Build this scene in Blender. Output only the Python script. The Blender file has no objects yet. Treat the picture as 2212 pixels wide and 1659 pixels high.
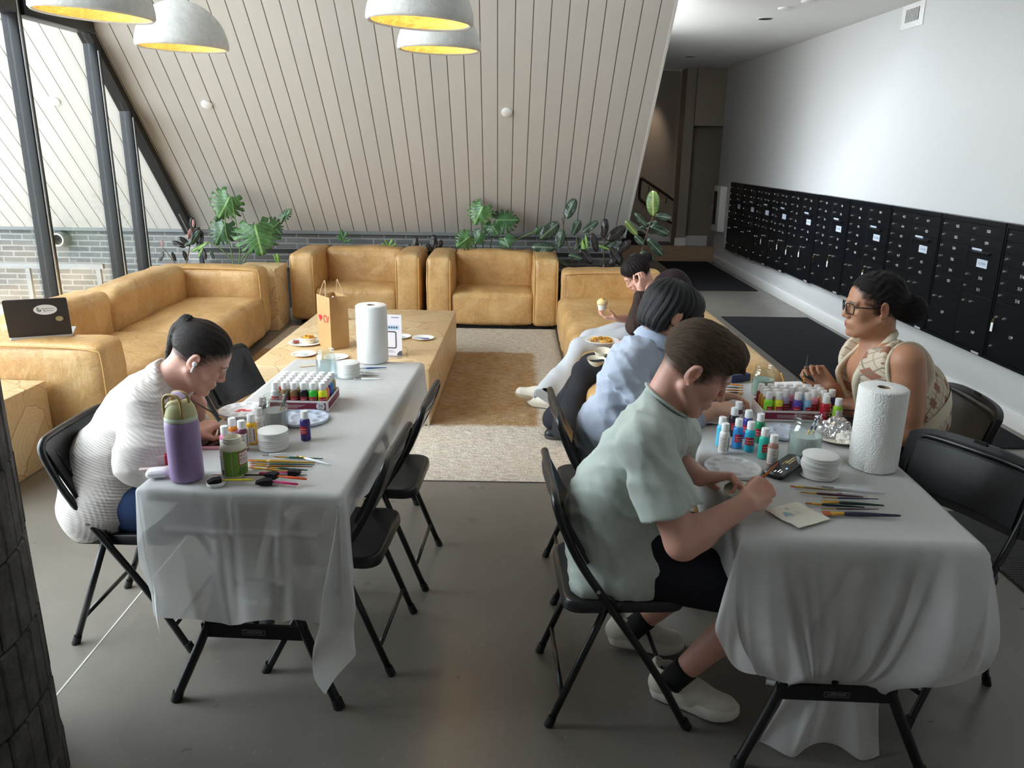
import bpy, bmesh, math, random
import numpy as np
from mathutils import Vector, Matrix, Euler, noise
PI = math.pi
R = math.radians
S = bpy.context.scene
COL = S.collection
random.seed(7)

# ---------------------------------------------------------------- camera model (2212 x 1659)
FPX, PITCH, ROLL, YAW, CH = 1720.0, .29, .015, .0125, 1.74
_cy, _sy, _cp, _sp = math.cos(YAW), math.sin(YAW), math.cos(PITCH), math.sin(PITCH)
_fw = Vector((_sy*_cp, _cy*_cp, -_sp))
_r0 = Vector((_cy, -_sy, 0)); _d0 = _fw.cross(_r0)
_rt = _r0*math.cos(ROLL) - _d0*math.sin(ROLL)
_dn = _r0*math.sin(ROLL) + _d0*math.cos(ROLL)
_C = Vector((0, 0, CH))
def at(px, py, x=None, y=None, z=None):
    """world point seen at a pixel, on the plane x=, y= or z="""
    v = _fw + _rt*((px-1106)/FPX) + _dn*((py-829.5)/FPX)
    if y is not None: t = (y-_C.y)/v.y
    elif x is not None: t = (x-_C.x)/v.x
    else: t = (z-_C.z)/v.z
    return _C + v*t

# ---------------------------------------------------------------- objects
def link(o):
    COL.objects.link(o); return o
def tag(o, label=None, cat=None, group=None, kind=None):
    if label: o['label'] = label
    if cat: o['category'] = cat
    if group: o['group'] = group
    if kind: o['kind'] = kind
    return o
def thing(name, label, cat, loc=(0,0,0), rz=0, group=None, rot=None):
    o = bpy.data.objects.new(name, None); link(o)
    o.empty_display_size = .05
    o.location = loc; o.rotation_euler = rot if rot else (0,0,rz)
    return tag(o, label, cat, group)
KIDS = {}
def adopt(c, p):
    c.parent = p; KIDS.setdefault(p.name, []).append(c.name)
def dup(root, loc=None, rz=None, label=None, group=None, mats=None, rot=None, scale=None):
    """copy a thing with its parts and sub-parts; mats maps part name stem -> material"""
    def cp(o, parent):
        c = o.copy(); link(c)
        if 'label' in c and parent is not None: pass
        if parent is not None: adopt(c, parent)
        if mats and o.type == 'MESH':
            st = o.name.split('.')[0]
            if st in mats:
                c.data = o.data.copy(); c.data.materials.clear(); c.data.materials.append(mats[st])
        for k in list(KIDS.get(o.name, [])): cp(bpy.data.objects[k], c)
        return c
    r = cp(root, None)
    if loc is not None: r.location = loc
    if rz is not None: r.rotation_euler = (0,0,rz)
    if rot is not None: r.rotation_euler = rot
    if scale is not None: r.scale = scale
    if label: r['label'] = label
    if group: r['group'] = group
    return r

class MB:
    """collects simple shapes into one mesh"""
    def __init__(s): s.bm = bmesh.new(); s.mi = 0
    def _new(s, fs):
        for f in fs: f.material_index = s.mi
    def face(s, pts):
        f = s.bm.faces.new([s.bm.verts.new(p) for p in pts]); s._new([f]); return f
    def box(s, c, size, rot=None, bev=0, seg=2):
        M = Matrix.Translation(c) @ (Euler(rot).to_matrix().to_4x4() if rot else Matrix()) @ Matrix.Diagonal((*size, 1))
        before = set(s.bm.faces)
        r = bmesh.ops.create_cube(s.bm, size=1, matrix=M)
        if bev:
            es = list({e for v in r['verts'] for e in v.link_edges})
            bmesh.ops.bevel(s.bm, geom=es, offset=bev, segments=seg, affect='EDGES', profile=.5)
        s._new([f for f in s.bm.faces if f not in before]); return s
    def b2(s, lo, hi, bev=0, seg=2):
        lo, hi = Vector(lo), Vector(hi)
        return s.box((lo+hi)/2, hi-lo, None, bev, seg)
    def ring_loft(s, rings, closed_ring=True, cap=True):
        vs = [[s.bm.verts.new(p) for p in r] for r in rings]; fs = []
        n = len(vs[0])
        for a, b in zip(vs, vs[1:]):
            for i in range(n if closed_ring else n-1):
                j = (i+1) % n
                try: fs.append(s.bm.faces.new((a[i], a[j], b[j], b[i])))
                except ValueError: pass
        if cap and closed_ring:
            fs.append(s.bm.faces.new(vs[0][::-1])); fs.append(s.bm.faces.new(vs[-1]))
        s._new(fs); return s
    def lathe(s, prof, c=(0,0,0), seg=32, M=None, cap=True):
        rings = []
        for r, z in prof:
            r = max(r, 1e-5)
            pts = [Vector((c[0]+r*math.cos(2*PI*i/seg), c[1]+r*math.sin(2*PI*i/seg), c[2]+z)) for i in range(seg)]
            if M: pts = [M @ p for p in pts]
            rings.append(pts)
        return s.ring_loft(rings, True, cap)
    def tube(s, pts, rad, seg=8, cap=True, flat=None):
        pts = [Vector(p) for p in pts]; n = len(pts)
        rads = rad if isinstance(rad, (list, tuple)) else [rad]*n
        rings = []; up = None
        for i in range(n):
            t = (pts[min(i+1, n-1)] - pts[max(i-1, 0)]).normalized()
            if up is None:
                a = Vector((0,0,1)) if abs(t.z) < .9 else Vector((1,0,0))
                up = (a - t*a.dot(t)).normalized()
            else:
                up = (up - t*up.dot(t)).normalized()
            sd = t.cross(up)
            k = flat or (1, 1)
            rings.append([pts[i] + (up*math.cos(2*PI*j/seg)*k[0] + sd*math.sin(2*PI*j/seg)*k[1])*rads[i] for j in range(seg)])
        return s.ring_loft(rings, True, cap)
    def cyl(s, a, b, r, r2=None, seg=16): return s.tube([a, b], [r, r if r2 is None else r2], seg)
    def prism(s, poly, z0, z1, M=None):
        a = [Vector((x, y, z0)) for x, y in poly]; b = [Vector((x, y, z1)) for x, y in poly]
        if M: a = [M @ p for p in a]; b = [M @ p for p in b]
        return s.ring_loft([a, b])
    def sphere(s, c, r, seg=16, sc=(1,1,1), rot=None):
        M = Matrix.Translation(c) @ (Euler(rot).to_matrix().to_4x4() if rot else Matrix()) @ Matrix.Diagonal((*[r*k for k in sc], 1))
        before = set(s.bm.faces)
        bmesh.ops.create_uvsphere(s.bm, u_segments=seg, v_segments=max(6, seg//2), radius=1, matrix=M)
        s._new([f for f in s.bm.faces if f not in before]); return s
    def grid(s, P, nu, nv, thick=0):
        vs = [[s.bm.verts.new(P(i/nu, j/nv)) for j in range(nv+1)] for i in range(nu+1)]
        fs = []
        for i in range(nu):
            for j in range(nv):
                fs.append(s.bm.faces.new((vs[i][j], vs[i+1][j], vs[i+1][j+1], vs[i][j+1])))
        s._new(fs); return s
    def build(s, name, mat, parent=None, smooth=35, recalc=True, loc=None):
        if recalc: bmesh.ops.recalc_face_normals(s.bm, faces=s.bm.faces)
        me = bpy.data.meshes.new(name); s.bm.to_mesh(me); s.bm.free()
        return finish(me, name, mat, parent, smooth, loc)
def finish(me, name, mat, parent=None, smooth=35, loc=None):
    for m in (mat if isinstance(mat, (list, tuple)) else [mat]): me.materials.append(m)
    if smooth:
        me.polygons.foreach_set('use_smooth', [True]*len(me.polygons))
        if smooth < 170: me.set_sharp_from_angle(angle=R(smooth))
    o = bpy.data.objects.new(name, me); link(o)
    if parent is not None: adopt(o, parent)
    if loc is not None: o.location = loc
    return o
def np_mesh(name, V, F):
    me = bpy.data.meshes.new(name)
    V = np.asarray(V, np.float32); F = np.asarray(F, np.int32)
    me.vertices.add(len(V)); me.vertices.foreach_set('co', V.ravel())
    k = F.shape[1]
    me.loops.add(F.size); me.loops.foreach_set('vertex_index', F.ravel())
    me.polygons.add(len(F)); me.polygons.foreach_set('loop_start', np.arange(0, F.size, k, dtype=np.int32))
    me.update(calc_edges=True)
    return me
def struct(name, mb, mat, parent=None, smooth=35):
    o = mb.build(name, mat, parent, smooth)
    if parent is None: o['kind'] = 'structure'
    return o
def chaikin(pts, n=2, closed=False):
    pts = [Vector(p) for p in pts]
    for _ in range(n):
        q = [] if closed else [pts[0]]
        rng = range(len(pts)) if closed else range(len(pts)-1)
        for i in rng:
            a, b = pts[i], pts[(i+1) % len(pts)]
            q += [a*.75+b*.25, a*.25+b*.75]
        if not closed: q.append(pts[-1])
        pts = q
    return pts
def rrect(w, h, r, n=5):
    o = []
    for cx, cy, a0 in ((w/2-r, h/2-r, 0), (-w/2+r, h/2-r, 90), (-w/2+r, -h/2+r, 180), (w/2-r, -h/2+r, 270)):
        for i in range(n+1):
            a = R(a0+90*i/n); o.append((cx+r*math.cos(a), cy+r*math.sin(a)))
    return o
def text(body, name, size, M, mat, parent=None, ext=.0004, align='CENTER'):
    cu = bpy.data.curves.new('t', 'FONT'); cu.body = body; cu.size = size
    cu.align_x = align; cu.align_y = 'CENTER'; cu.extrude = ext; cu.resolution_u = 3
    t = bpy.data.objects.new('t', cu); link(t)
    bpy.context.view_layer.update()
    me = bpy.data.meshes.new_from_object(t.evaluated_get(bpy.context.evaluated_depsgraph_get()))
    bpy.data.objects.remove(t); bpy.data.curves.remove(cu)
    me.transform(M); me.materials.clear()
    return finish(me, name, mat, parent, 0)
def frame_M(o, xd, yd):
    """matrix putting local x along xd and local y along yd at origin o"""
    x = Vector(xd).normalized(); z = x.cross(Vector(yd)).normalized(); y = z.cross(x)
    M = Matrix((x, y, z)).transposed().to_4x4(); M.translation = Vector(o); return M

# ---------------------------------------------------------------- materials
MATS = {}
class NT:
    def __init__(s, m): s.t = m.node_tree; s.n = s.t.nodes; s.l = s.t.links
    def add(s, ty, **kw):
        nd = s.n.new('ShaderNode'+ty)
        for k, v in kw.items():
            if k.startswith('i_'):
                nd.inputs[k[2:].replace('_', ' ')].default_value = v
            else: setattr(nd, k, v)
        return nd
    def ln(s, a, b): s.l.new(a, b)
    def ramp(s, fac, stops, interp='LINEAR'):
        r = s.add('ValToRGB'); cr = r.color_ramp; cr.interpolation = interp
        while len(cr.elements) < len(stops): cr.elements.new(.5)
        for e, (p, c) in zip(cr.elements, stops): e.position = p; e.color = (*c, 1) if len(c) == 3 else c
        s.ln(fac, r.inputs[0]); return r
    def coords(s, kind='Object', scale=None, rot=None):
        tc = s.add('TexCoord'); o = tc.outputs[kind]
        if scale or rot:
            mp = s.add('Mapping')
            if scale: mp.inputs['Scale'].default_value = scale
            if rot: mp.inputs['Rotation'].default_value = rot
            s.ln(o, mp.inputs[0]); o = mp.outputs[0]
        return o
    def noise(s, co, scale=5, detail=4, rough=.55, dist=0):
        n = s.add('TexNoise'); n.inputs['Scale'].default_value = scale; n.inputs['Detail'].default_value = detail
        n.inputs['Roughness'].default_value = rough; n.inputs['Distortion'].default_value = dist
        s.ln(co, n.inputs['Vector']); return n.outputs['Fac']
    def bump(s, h, strength=.3, dist=.01, normal=None):
        b = s.add('Bump'); b.inputs['Strength'].default_value = strength; b.inputs['Distance'].default_value = dist
        s.ln(h, b.inputs['Height'])
        if normal: s.ln(normal, b.inputs['Normal'])
        return b.outputs[0]
    def mix(s, fac, a, b, mode='MIX'):
        m = s.add('Mix'); m.data_type = 'RGBA'; m.blend_type = mode
        for v, i in ((fac, 0), (a, 6), (b, 7)):
            if isinstance(v, (int, float)): m.inputs[i].default_value = v
            elif isinstance(v, tuple): m.inputs[i].default_value = (*v[:3], 1)
            else: s.ln(v, m.inputs[i])
        return m.outputs[2]
    def math(s, op, a, b=0, c=None):
        m = s.add('Math'); m.operation = op
        for i, v in enumerate((a, b, c)):
            if v is None: continue
            if isinstance(v, (int, float)): m.inputs[i].default_value = v
            else: s.ln(v, m.inputs[i])
        return m.outputs[0]
def srgb(*c):
    if len(c) == 1: c = tuple(int(c[0][i:i+2], 16) for i in (0, 2, 4))
    return tuple((v/255/12.92 if v/255 <= .04045 else ((v/255+.055)/1.055)**2.4) for v in c)
def mat(name, col=(.5,.5,.5), rough=.5, metal=0, spec=.5, var=0, vscale=8, bump=0, bscale=60, bdist=.004, coat=0, emit=None, estr=0, sheen=0, sss=0, trans=0, ior=1.45, kind='Object', stretch=None):
    if name in MATS: return MATS[name]
    m = bpy.data.materials.new(name); m.use_nodes = True; MATS[name] = m
    N = NT(m); b = N.n['Principled BSDF']
    b.inputs['Base Color'].default_value = (*col, 1); b.inputs['Roughness'].default_value = rough
    b.inputs['Metallic'].default_value = metal; b.inputs['Specular IOR Level'].default_value = spec
    b.inputs['IOR'].default_value = ior
    if coat: b.inputs['Coat Weight'].default_value = coat; b.inputs['Coat Roughness'].default_value = .1
    if sheen: b.inputs['Sheen Weight'].default_value = sheen
    if sss:
        b.inputs['Subsurface Weight'].default_value = sss; b.inputs['Subsurface Radius'].default_value = (.012,.005,.003)
        b.inputs['Subsurface Scale'].default_value = 1
    if trans: b.inputs['Transmission Weight'].default_value = trans
    if emit: b.inputs['Emission Color'].default_value = (*emit, 1); b.inputs['Emission Strength'].default_value = estr
    if var or bump:
        co = N.coords(kind, stretch)
        if var:
            f = N.noise(co, vscale, 5)
            c = N.ramp(f, [(.3, tuple(v*(1-var) for v in col)), (.7, tuple(min(1, v*(1+var)) for v in col))])
            N.ln(c.outputs[0], b.inputs['Base Color'])
        if bump:
            N.ln(N.bump(N.noise(co, bscale, 3), bump, bdist), b.inputs['Normal'])
    return m
def nodes(name):
    m = bpy.data.materials.new(name); m.use_nodes = True; MATS[name] = m
    N = NT(m); return m, N, N.n['Principled BSDF']
# ================================================================ SETTING
def m_planks():
    m, N, b = nodes('painted_planks')
    co = N.coords('Object')
    sx = N.add('SeparateXYZ'); N.ln(co, sx.inputs[0])
    u = N.math('DIVIDE', sx.outputs[0], .142)
    fr = N.math('FRACT', N.math('ADD', u, 200.5))
    d = N.math('ABSOLUTE', N.math('SUBTRACT', fr, .5))
    g = N.ramp(d, [(.462, (0,0,0)), (.486, (1,1,1))])
    n = N.noise(co, 2.2, 4)
    idn = N.add('TexWhiteNoise'); idn.noise_dimensions = '1D'; N.ln(N.math('FLOOR', N.math('ADD', u, 200.5)), idn.inputs['W'])
    base = N.mix(idn.outputs['Value'], srgb(206,202,196), srgb(199,196,191))
    base = N.mix(N.math('MULTIPLY', n, .3), base, srgb(194,188,180))
    N.ln(N.mix(g.outputs[0], base, srgb(92,80,70)), b.inputs['Base Color'])
    b.inputs['Roughness'].default_value = .55
    inv = N.math('SUBTRACT', 1, g.outputs[0])
    N.ln(N.bump(inv, .6, .006, N.bump(N.noise(co, 90, 2), .03, .002)), b.inputs['Normal'])
    return m
def m_brick(name, c1, c2, mortar, bw=.24, bh=.062, axis='XZ', bump=.6, ms=.009):
    m, N, b = nodes(name)
    co = N.coords('Object'); sx = N.add('SeparateXYZ'); N.ln(co, sx.inputs[0])
    cb = N.add('CombineXYZ'); N.ln(sx.outputs['XYZ'.index(axis[0])], cb.inputs[0]); N.ln(sx.outputs['XYZ'.index(axis[1])], cb.inputs[1])
    br = N.add('TexBrick'); N.ln(cb.outputs[0], br.inputs['Vector'])
    br.inputs['Scale'].default_value = 1; br.inputs['Brick Width'].default_value = bw; br.inputs['Row Height'].default_value = bh
    br.inputs['Mortar Size'].default_value = ms; br.inputs['Mortar Smooth'].default_value = .2
    br.inputs['Color1'].default_value = (*c1, 1); br.inputs['Color2'].default_value = (*c2, 1); br.inputs['Mortar'].default_value = (*mortar, 1)
    n = N.noise(co, 14, 6)
    col = N.mix(N.math('MULTIPLY', n, .55), br.outputs['Color'], tuple(v*.55 for v in c1))
    N.ln(col, b.inputs['Base Color']); b.inputs['Roughness'].default_value = .8
    h = N.math('SUBTRACT', N.math('MULTIPLY', n, .35), br.outputs['Fac'])
    N.ln(N.bump(h, bump, .012), b.inputs['Normal'])
    return m
def m_concrete():
    m, N, b = nodes('polished_concrete')
    co = N.coords('Object')
    n1 = N.noise(co, .9, 6, .55); n2 = N.noise(co, 5, 6, .55); n3 = N.noise(co, 42, 3)
    c = N.ramp(n1, [(.25, srgb(92,88,82)), (.5, srgb(110,106,99)), (.75, srgb(128,123,115))])
    c2 = N.mix(N.math('MULTIPLY', n2, .4), c.outputs[0], srgb(116,110,102))
    sp = N.ramp(n3, [(.66, (0,0,0)), (.80, (1,1,1))])
    c2 = N.mix(N.math('MULTIPLY', sp.outputs[0], .25), c2, srgb(196,192,185))
    N.ln(c2, b.inputs['Base Color'])
    r = N.ramp(n2, [(.3, (.27,)*3), (.75, (.36,)*3)]); N.ln(r.outputs[0], b.inputs['Roughness'])
    return m
WHITE = mat('white_wall_paint', srgb(206,206,206), .6, bump=.03, bscale=220, bdist=.002)
TRIMW = mat('white_trim_paint', srgb(234,233,231), .4)
CEILW = mat('ceiling_paint', srgb(226,225,222), .8)
BLKM = mat('black_window_metal', srgb(26,27,29), .35, .3)
GREYM = mat('grey_window_metal', srgb(176,178,180), .3, .6)
PLANK = m_planks()
BRICK = m_brick('grey_brick', srgb(120,121,120), srgb(92,94,95), srgb(158,158,154))
CONC = m_concrete()

XR, XG, YS = 3.38, -3.39, 9.63      # right wall, glass wall, plank plane y+z
struct('floor', MB().b2((XG-.1, -2.6, -.12), (XR+.2, 14.6, 0)), CONC, smooth=0)
# saw cut joint in the slab, a thin line paler than the concrete
struct('floor_joint', MB().b2((-1.62, -2.5, .0002), (-1.614, 5.0, .0012)), mat('joint_line', srgb(196,192,184), .7), smooth=0)
fj = bpy.data.objects['floor_joint']; fj.name = 'trim_1'
a_, b_ = at(140, 1480, z=0), at(290, 1298, z=0)
fj.rotation_euler = (0, 0, math.atan2(-(b_.x-a_.x), (b_.y-a_.y)))
fj.location = (a_.x + 1.617*math.cos(fj.rotation_euler.z), a_.y + 1.617*math.sin(fj.rotation_euler.z) , 0)
# right wall with mailbox side
struct('wall_right', MB().b2((XR, -2.6, 0), (XR+.15, 12.96, 3.2)), WHITE, smooth=0)
struct('baseboard_right', MB().b2((XR-.018, -2.5, 0), (XR-.0005, 12.95, .115), .004), TRIMW)
# low ceiling on the mailbox side + its soffit face
struct('ceiling', MB().b2((1.46, -2.6, 2.93), (XR+.15, 14.5, 3.05)), CEILW, smooth=0)
struct('wall_soffit', MB().b2((1.46, -2.6, 3.05), (1.58, 7.2, 5.2)), WHITE, smooth=0)
# leaning plank wall (local x along world x, local y up the slope)
L0 = Vector((0, 8.82, .81)); up = Vector((0, -1, 1)).normalized()
pl = MB(); pl.b2((-7.2, 0, -.12), (1.315, 6.1, 0))
o = struct('wall_back', pl, PLANK, smooth=0)
o.matrix_world = frame_M(L0, (1,0,0), up)
o.rotation_mode = 'XYZ'
ed = MB(); ed.b2((1.3155, -.02, -.13), (1.335, 6.1, .006)); o2 = struct('trim_2', ed, mat('plank_edge_paint', srgb(214,212,208), .5), smooth=0); o2.matrix_world = frame_M(L0, (1,0,0), up)
# brick upstand under the planks, inside and outside
struct('wall_back_brick', MB().b2((-7.4, 8.86, -.3), (1.3, 9.1, .83)), BRICK, smooth=0)
struct('trim_3', MB().b2((-7.4, 8.80, .795), (1.31, 8.859, .835)), mat('ledge_metal', srgb(112,115,116), .5), smooth=0)
# high roof over the lounge
struct('ceiling_lounge', MB().b2((-3.5, -2.6, 5.08), (1.6, 4.7, 5.2)), mat('lounge_ceiling_paint', srgb(150,148,144), .8), smooth=0)
# wall behind the camera, left return wall
struct('wall_front', MB().b2((XG-.1, -2.75, 0), (XR+.15, -2.6, 5.2)), mat('front_wall_paint', srgb(186,182,176), .7), smooth=0)
struct('wall_left', MB().b2((XG-.12, -2.6, 0), (XG, .4, 5.1)), WHITE, smooth=0)
# far end of the corridor
BACKP = mat('corridor_paint', srgb(150,138,125), .7)
struct('wall_corridor_end', MB().b2((2.83, 13.4, 0), (XR+.15, 13.55, 3.0)), BACKP, smooth=0)
struct('wall_header', MB().b2((2.93, 12.961, 2.09), (XR+.15, 13.399, 2.929)), BACKP, smooth=0)
struct('wall_corridor_left', MB().b2((2.78, 13.02, 0), (2.93, 13.4, 2.929)), BACKP, smooth=0)
struct('wall_stair', MB().b2((-.6, 13.56, 0), (2.83, 13.7, 3.6)), BACKP, smooth=0)
struct('wall_corridor_hidden', MB().b2((-.7, 9.2, 0), (-.6, 13.7, 3.6)), BACKP, smooth=0)
struct('wall_jamb', MB().b2((XR+.15, 12.9, 0), (XR+.3, 13.56, 3.0)), BACKP, smooth=0)
WOODS = mat('step_wood', srgb(168,138,108), .5, var=.12, vscale=3, stretch=(1,14,14))
STAIRC = mat('stair_carpet', srgb(52,44,40), .95, var=.5, vscale=30, bump=.5, bscale=160)
struct('trim_step', MB().b2((1.2, 12.85, 0), (XR-.001, 13.0, .235)), WOODS, smooth=0)
struct('trim_landing', MB().b2((1.2, 13.0, 0), (2.779, 13.55, .236)), STAIRC, smooth=0)
st = MB()
for i in range(8):
    st.b2((2.3-.27*(i+1), 13.02, .237), (2.3-.27*i, 13.55, .237+.175*(i+1)))
struct('stair', st, STAIRC, smooth=0)
sk = MB(); M = frame_M((2.62, 13.545, .27), (-.27,0,.175), (0,0,1))
sk.ring_loft([[Vector((2.775, y, .238)), Vector((2.775, y, .36)), Vector((2.45, y, .36)), Vector((.3, y, .36+.648*2.15)), Vector((.3, y, .24+.648*2.0)), Vector((2.38, y, .238))] for y in (13.535, 13.559)])
struct('baseboard_stair', sk, TRIMW, smooth=0)
struct('baseboard_end', MB().b2((2.94, 13.38, 0), (XR, 13.399, .36)), TRIMW, smooth=0)
struct('baseboard_corner', MB().b2((2.76, 12.999, .236), (2.94, 13.019, .36)), TRIMW, smooth=0)

# handrail on the stair wall
hr = thing('handrail', 'dark metal handrail loop sloping down the stair wall at the corridor end', 'handrail', (2.2, 13.45, .7))
def loc_pts(root, pts): 
    return [Vector(p)-Vector(root.location) for p in pts]
y_ = 13.46
pts = [at(1385,384,y=y_), at(1457,432,y=y_), at(1461,441,y=y_), at(1455,480,y=y_), at(1449,482,y=y_), at(1383,432,y=y_), at(1380,424,y=y_)]
pts = loc_pts(hr, chaikin(pts+[pts[0]], 2))
RAIL = mat('dark_rail', srgb(44,38,36), .4, .5)
MB().tube(pts, .022, 10).build('rail', RAIL, hr)
br = MB()
for px, py in ((1402,402),(1422,414),(1440,427)):
    p = at(px, py, y=y_) - Vector(hr.location); br.tube([p, p+Vector((0,.0,-.08)), p+Vector((0,.095,-.1))], .008, 6)
br.build('bracket', RAIL, hr)

# ---------------------------------------------------------------- glass wall
def pane_mat():
    m, N, b = nodes('window_glass')
    out = N.n['Material Output']; N.n.remove(b)
    tr = N.add('BsdfTransparent'); tr.inputs[0].default_value = (.97,.985,.98,1)
    gl = N.add('BsdfGlossy'); gl.inputs['Roughness'].default_value = .02
    fr = N.add('Fresnel'); fr.inputs[0].default_value = 1.35
    mx = N.add('MixShader'); N.ln(N.math('MULTIPLY', fr.outputs[0], .35), mx.inputs[0]); N.ln(tr.outputs[0], mx.inputs[1]); N.ln(gl.outputs[0], mx.inputs[2])
    N.ln(mx.outputs[0], out.inputs[0]); return m
PANE = pane_mat()
mull = [.47, 1.56, 2.65, 3.75, 4.85, 5.97, 7.05, 7.55]
BARW = .055
k = 0
for y0, y1 in zip(mull, mull[1:]+[8.72]):
    k += 1
    zt = lambda y: min(4.95, YS-y-.02)
    w = MB()
    w.b2((XG-.05, y0-.04, 0), (XG+.055, y0+.03, zt(y0+.05)-.0), .004)          # mullion
    w.b2((XG-.05, y0+.045, 0), (XG+.05, y1-.05, .06))
    if y0 < 7.0: w.b2((XG-.06, y0+.045, 2.56), (XG+.07, y1-.05, 2.66), .003)
    w.ring_loft([[Vector((x, y0, zt(y0)-.0)), Vector((x, y1, zt(y1))), Vector((x, y1, zt(y1)-.11)), Vector((x, y0, zt(y0)-.11))] for x in (XG-.05, XG+.05)])
    f = struct('window_%d' % k, w, BLKM)
    s2 = MB(); s2.b2((XG+.0551, y0-.028, 0), (XG+.062, y0-.012, zt(y0)-.12))
    s2.build('mullion_cap', GREYM, f)
    g = MB(); g.ring_loft([[Vector((x, y0+.04, .05)), Vector((x, y1-.045, .05)), Vector((x, y1-.045, zt(y1)-.08)), Vector((x, y0+.04, zt(y0)-.08))] for x in (XG-.006, XG+.006)])
    g.build('pane', PANE, f, smooth=0)

# ---------------------------------------------------------------- outside the glass
struct('ground', MB().b2((-9.5, -2.6, -.16), (XG-.12, 8.86, -.04)), mat('deck_boards', srgb(196,188,178), .8, var=.15, vscale=4, stretch=(1,12,1)), smooth=0)
cap = thing('vent_hood', 'round metal vent hood on the grey brick wall outside the glass', 'vent', tuple(at(138,515,y=8.86)))
mb = MB(); Mx = Matrix.Rotation(R(90), 4, 'X')
mb.lathe([(.085,0),(.085,.03),(.075,.12),(.07,.14),(.055,.14),(.058,.03),(0,.02)], seg=24, M=Mx)
mb.build('hood', mat('vent_steel', srgb(176,176,168), .4, .7), cap)
MB().lathe([(.056,.02),(.056,.03)], seg=20, M=Mx).build('opening', mat('vent_dark', srgb(26,24,24), .8), cap)
rl = thing('deck_railing', 'thin grey metal railing on the deck outside the glass wall', 'railing', (-4.4, 7.4, 0))
a = MB(); a.b2((-1.5,-.02,.60),(.7,.02,.645)); a.build('top_rail', mat('rail_grey', srgb(128,132,134), .5, .4), rl)
for xx in (-1.45, -.72, .0, .65): MB().b2((xx-.02,-.015,-.04),(xx+.02,.015,.60)).build('post', MATS['rail_grey'], rl)
# ---------------------------------------------------------------- rough dark brick pier at the left
def pier():
    m, N, b = nodes('dark_pier_brick')
    co = N.coords('Object')
    n = N.noise(co, 9, 8, .7); n2 = N.noise(co, 60, 4, .6)
    c = N.ramp(n, [(.3, srgb(44,41,39)), (.52, srgb(84,80,77)), (.75, srgb(122,118,114))])
    N.ln(N.mix(N.math('MULTIPLY', n2, .5), c.outputs[0], srgb(52,49,47)), b.inputs['Base Color']); b.inputs['Roughness'].default_value = .75
    N.ln(N.bump(n2, .5, .006, N.bump(n, .7, .02)), b.inputs['Normal'])
    rnd = random.Random(3)
    e = at(150, 1659, z=0)
    d = Vector((e.x, e.y, 0)).normalized(); nrm = Vector((-d.y, d.x, 0)); Rr = .42
    c = Vector((e.x, e.y, 0)) + nrm*Rr                # round pier, its silhouette just touches this sight line
    mb = MB()
    mb.lathe([(Rr-.012, 0), (Rr-.012, 3.4)], (c.x, c.y, 0), 64)
    z, row = -.06, 0
    while z < 3.4:                                  # rough upright clinker bricks
        n = 40; a0 = rnd.random()
        for i in range(n):
            a = 2*PI*(i+a0)/n; rr = Rr-.022+rnd.uniform(-.005, .004)
            mb.box((c.x+rr*math.cos(a), c.y+rr*math.sin(a), z+.1), (.044, 2*PI*Rr/n-.0045, .205), (rnd.uniform(-.006,.006), rnd.uniform(-.008,.008), a+rnd.uniform(-.03,.03)), .005, 1)
        z += .2105; row += 1
    o = struct('wall_pier', mb, m, smooth=0)
pier()
struct('ceiling_corridor', MB().b2((-.7, 9.0, 3.06), (1.46, 13.7, 3.16)), CEILW, smooth=0)
struct('wall_corridor_gable', MB().b2((-.7, 9.101, 0), (1.3, 9.14, 3.06)), WHITE, smooth=0)
# ================================================================ SEATING, TABLES, FLOOR COVERINGS
def m_leather():
    m, N, b = nodes('tan_leather')
    co = N.coords('Object')
    n1 = N.noise(co, 2.6, 5, .6, .8); n2 = N.noise(co, 9, 5, .65, 2.0); n3 = N.noise(co, 130, 3)
    c = N.ramp(n1, [(.28, srgb(172,130,78)), (.52, srgb(198,156,100)), (.75, srgb(216,182,130))])
    vein = N.math('ABSOLUTE', N.math('SUBTRACT', n2, .5)); vein2 = N.math('ABSOLUTE', N.math('SUBTRACT', N.noise(co, 19, 4, .6, 1.5), .5))
    vv = N.math('MAXIMUM', N.ramp(vein, [(.004,(1,1,1)),(.03,(0,0,0))]).outputs[0], N.math('MULTIPLY', N.ramp(vein2, [(.004,(1,1,1)),(.025,(0,0,0))]).outputs[0], .6))
    col = N.mix(N.math('MULTIPLY', vv, .26), c.outputs[0], srgb(230,204,160))
    wn_ = N.ramp(N.noise(co, 5, 6, .7), [(.55,(0,0,0)),(.75,(1,1,1))])
    col = N.mix(N.math('MULTIPLY', wn_.outputs[0], .45), col, srgb(206,182,144))
    N.ln(col, b.inputs['Base Color'])
    r = N.ramp(n2, [(.3, (.30,)*3), (.7, (.48,)*3)]); N.ln(r.outputs[0], b.inputs['Roughness'])
    pk = N.noise(N.coords('Object', (13, 13, 2.2)), 1.0, 4, .6, .6)
    N.ln(N.bump(n3, .10, .002, N.bump(pk, .16, .03, N.bump(N.noise(co, 6, 3, .5, 1.0), .30, .035))), b.inputs['Normal'])
    return m
LEATH = m_leather()
PIPE = mat('leather_piping', srgb(206,164,104), .5)
DARK = mat('dark_plinth', srgb(22,20,19), .8)
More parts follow.
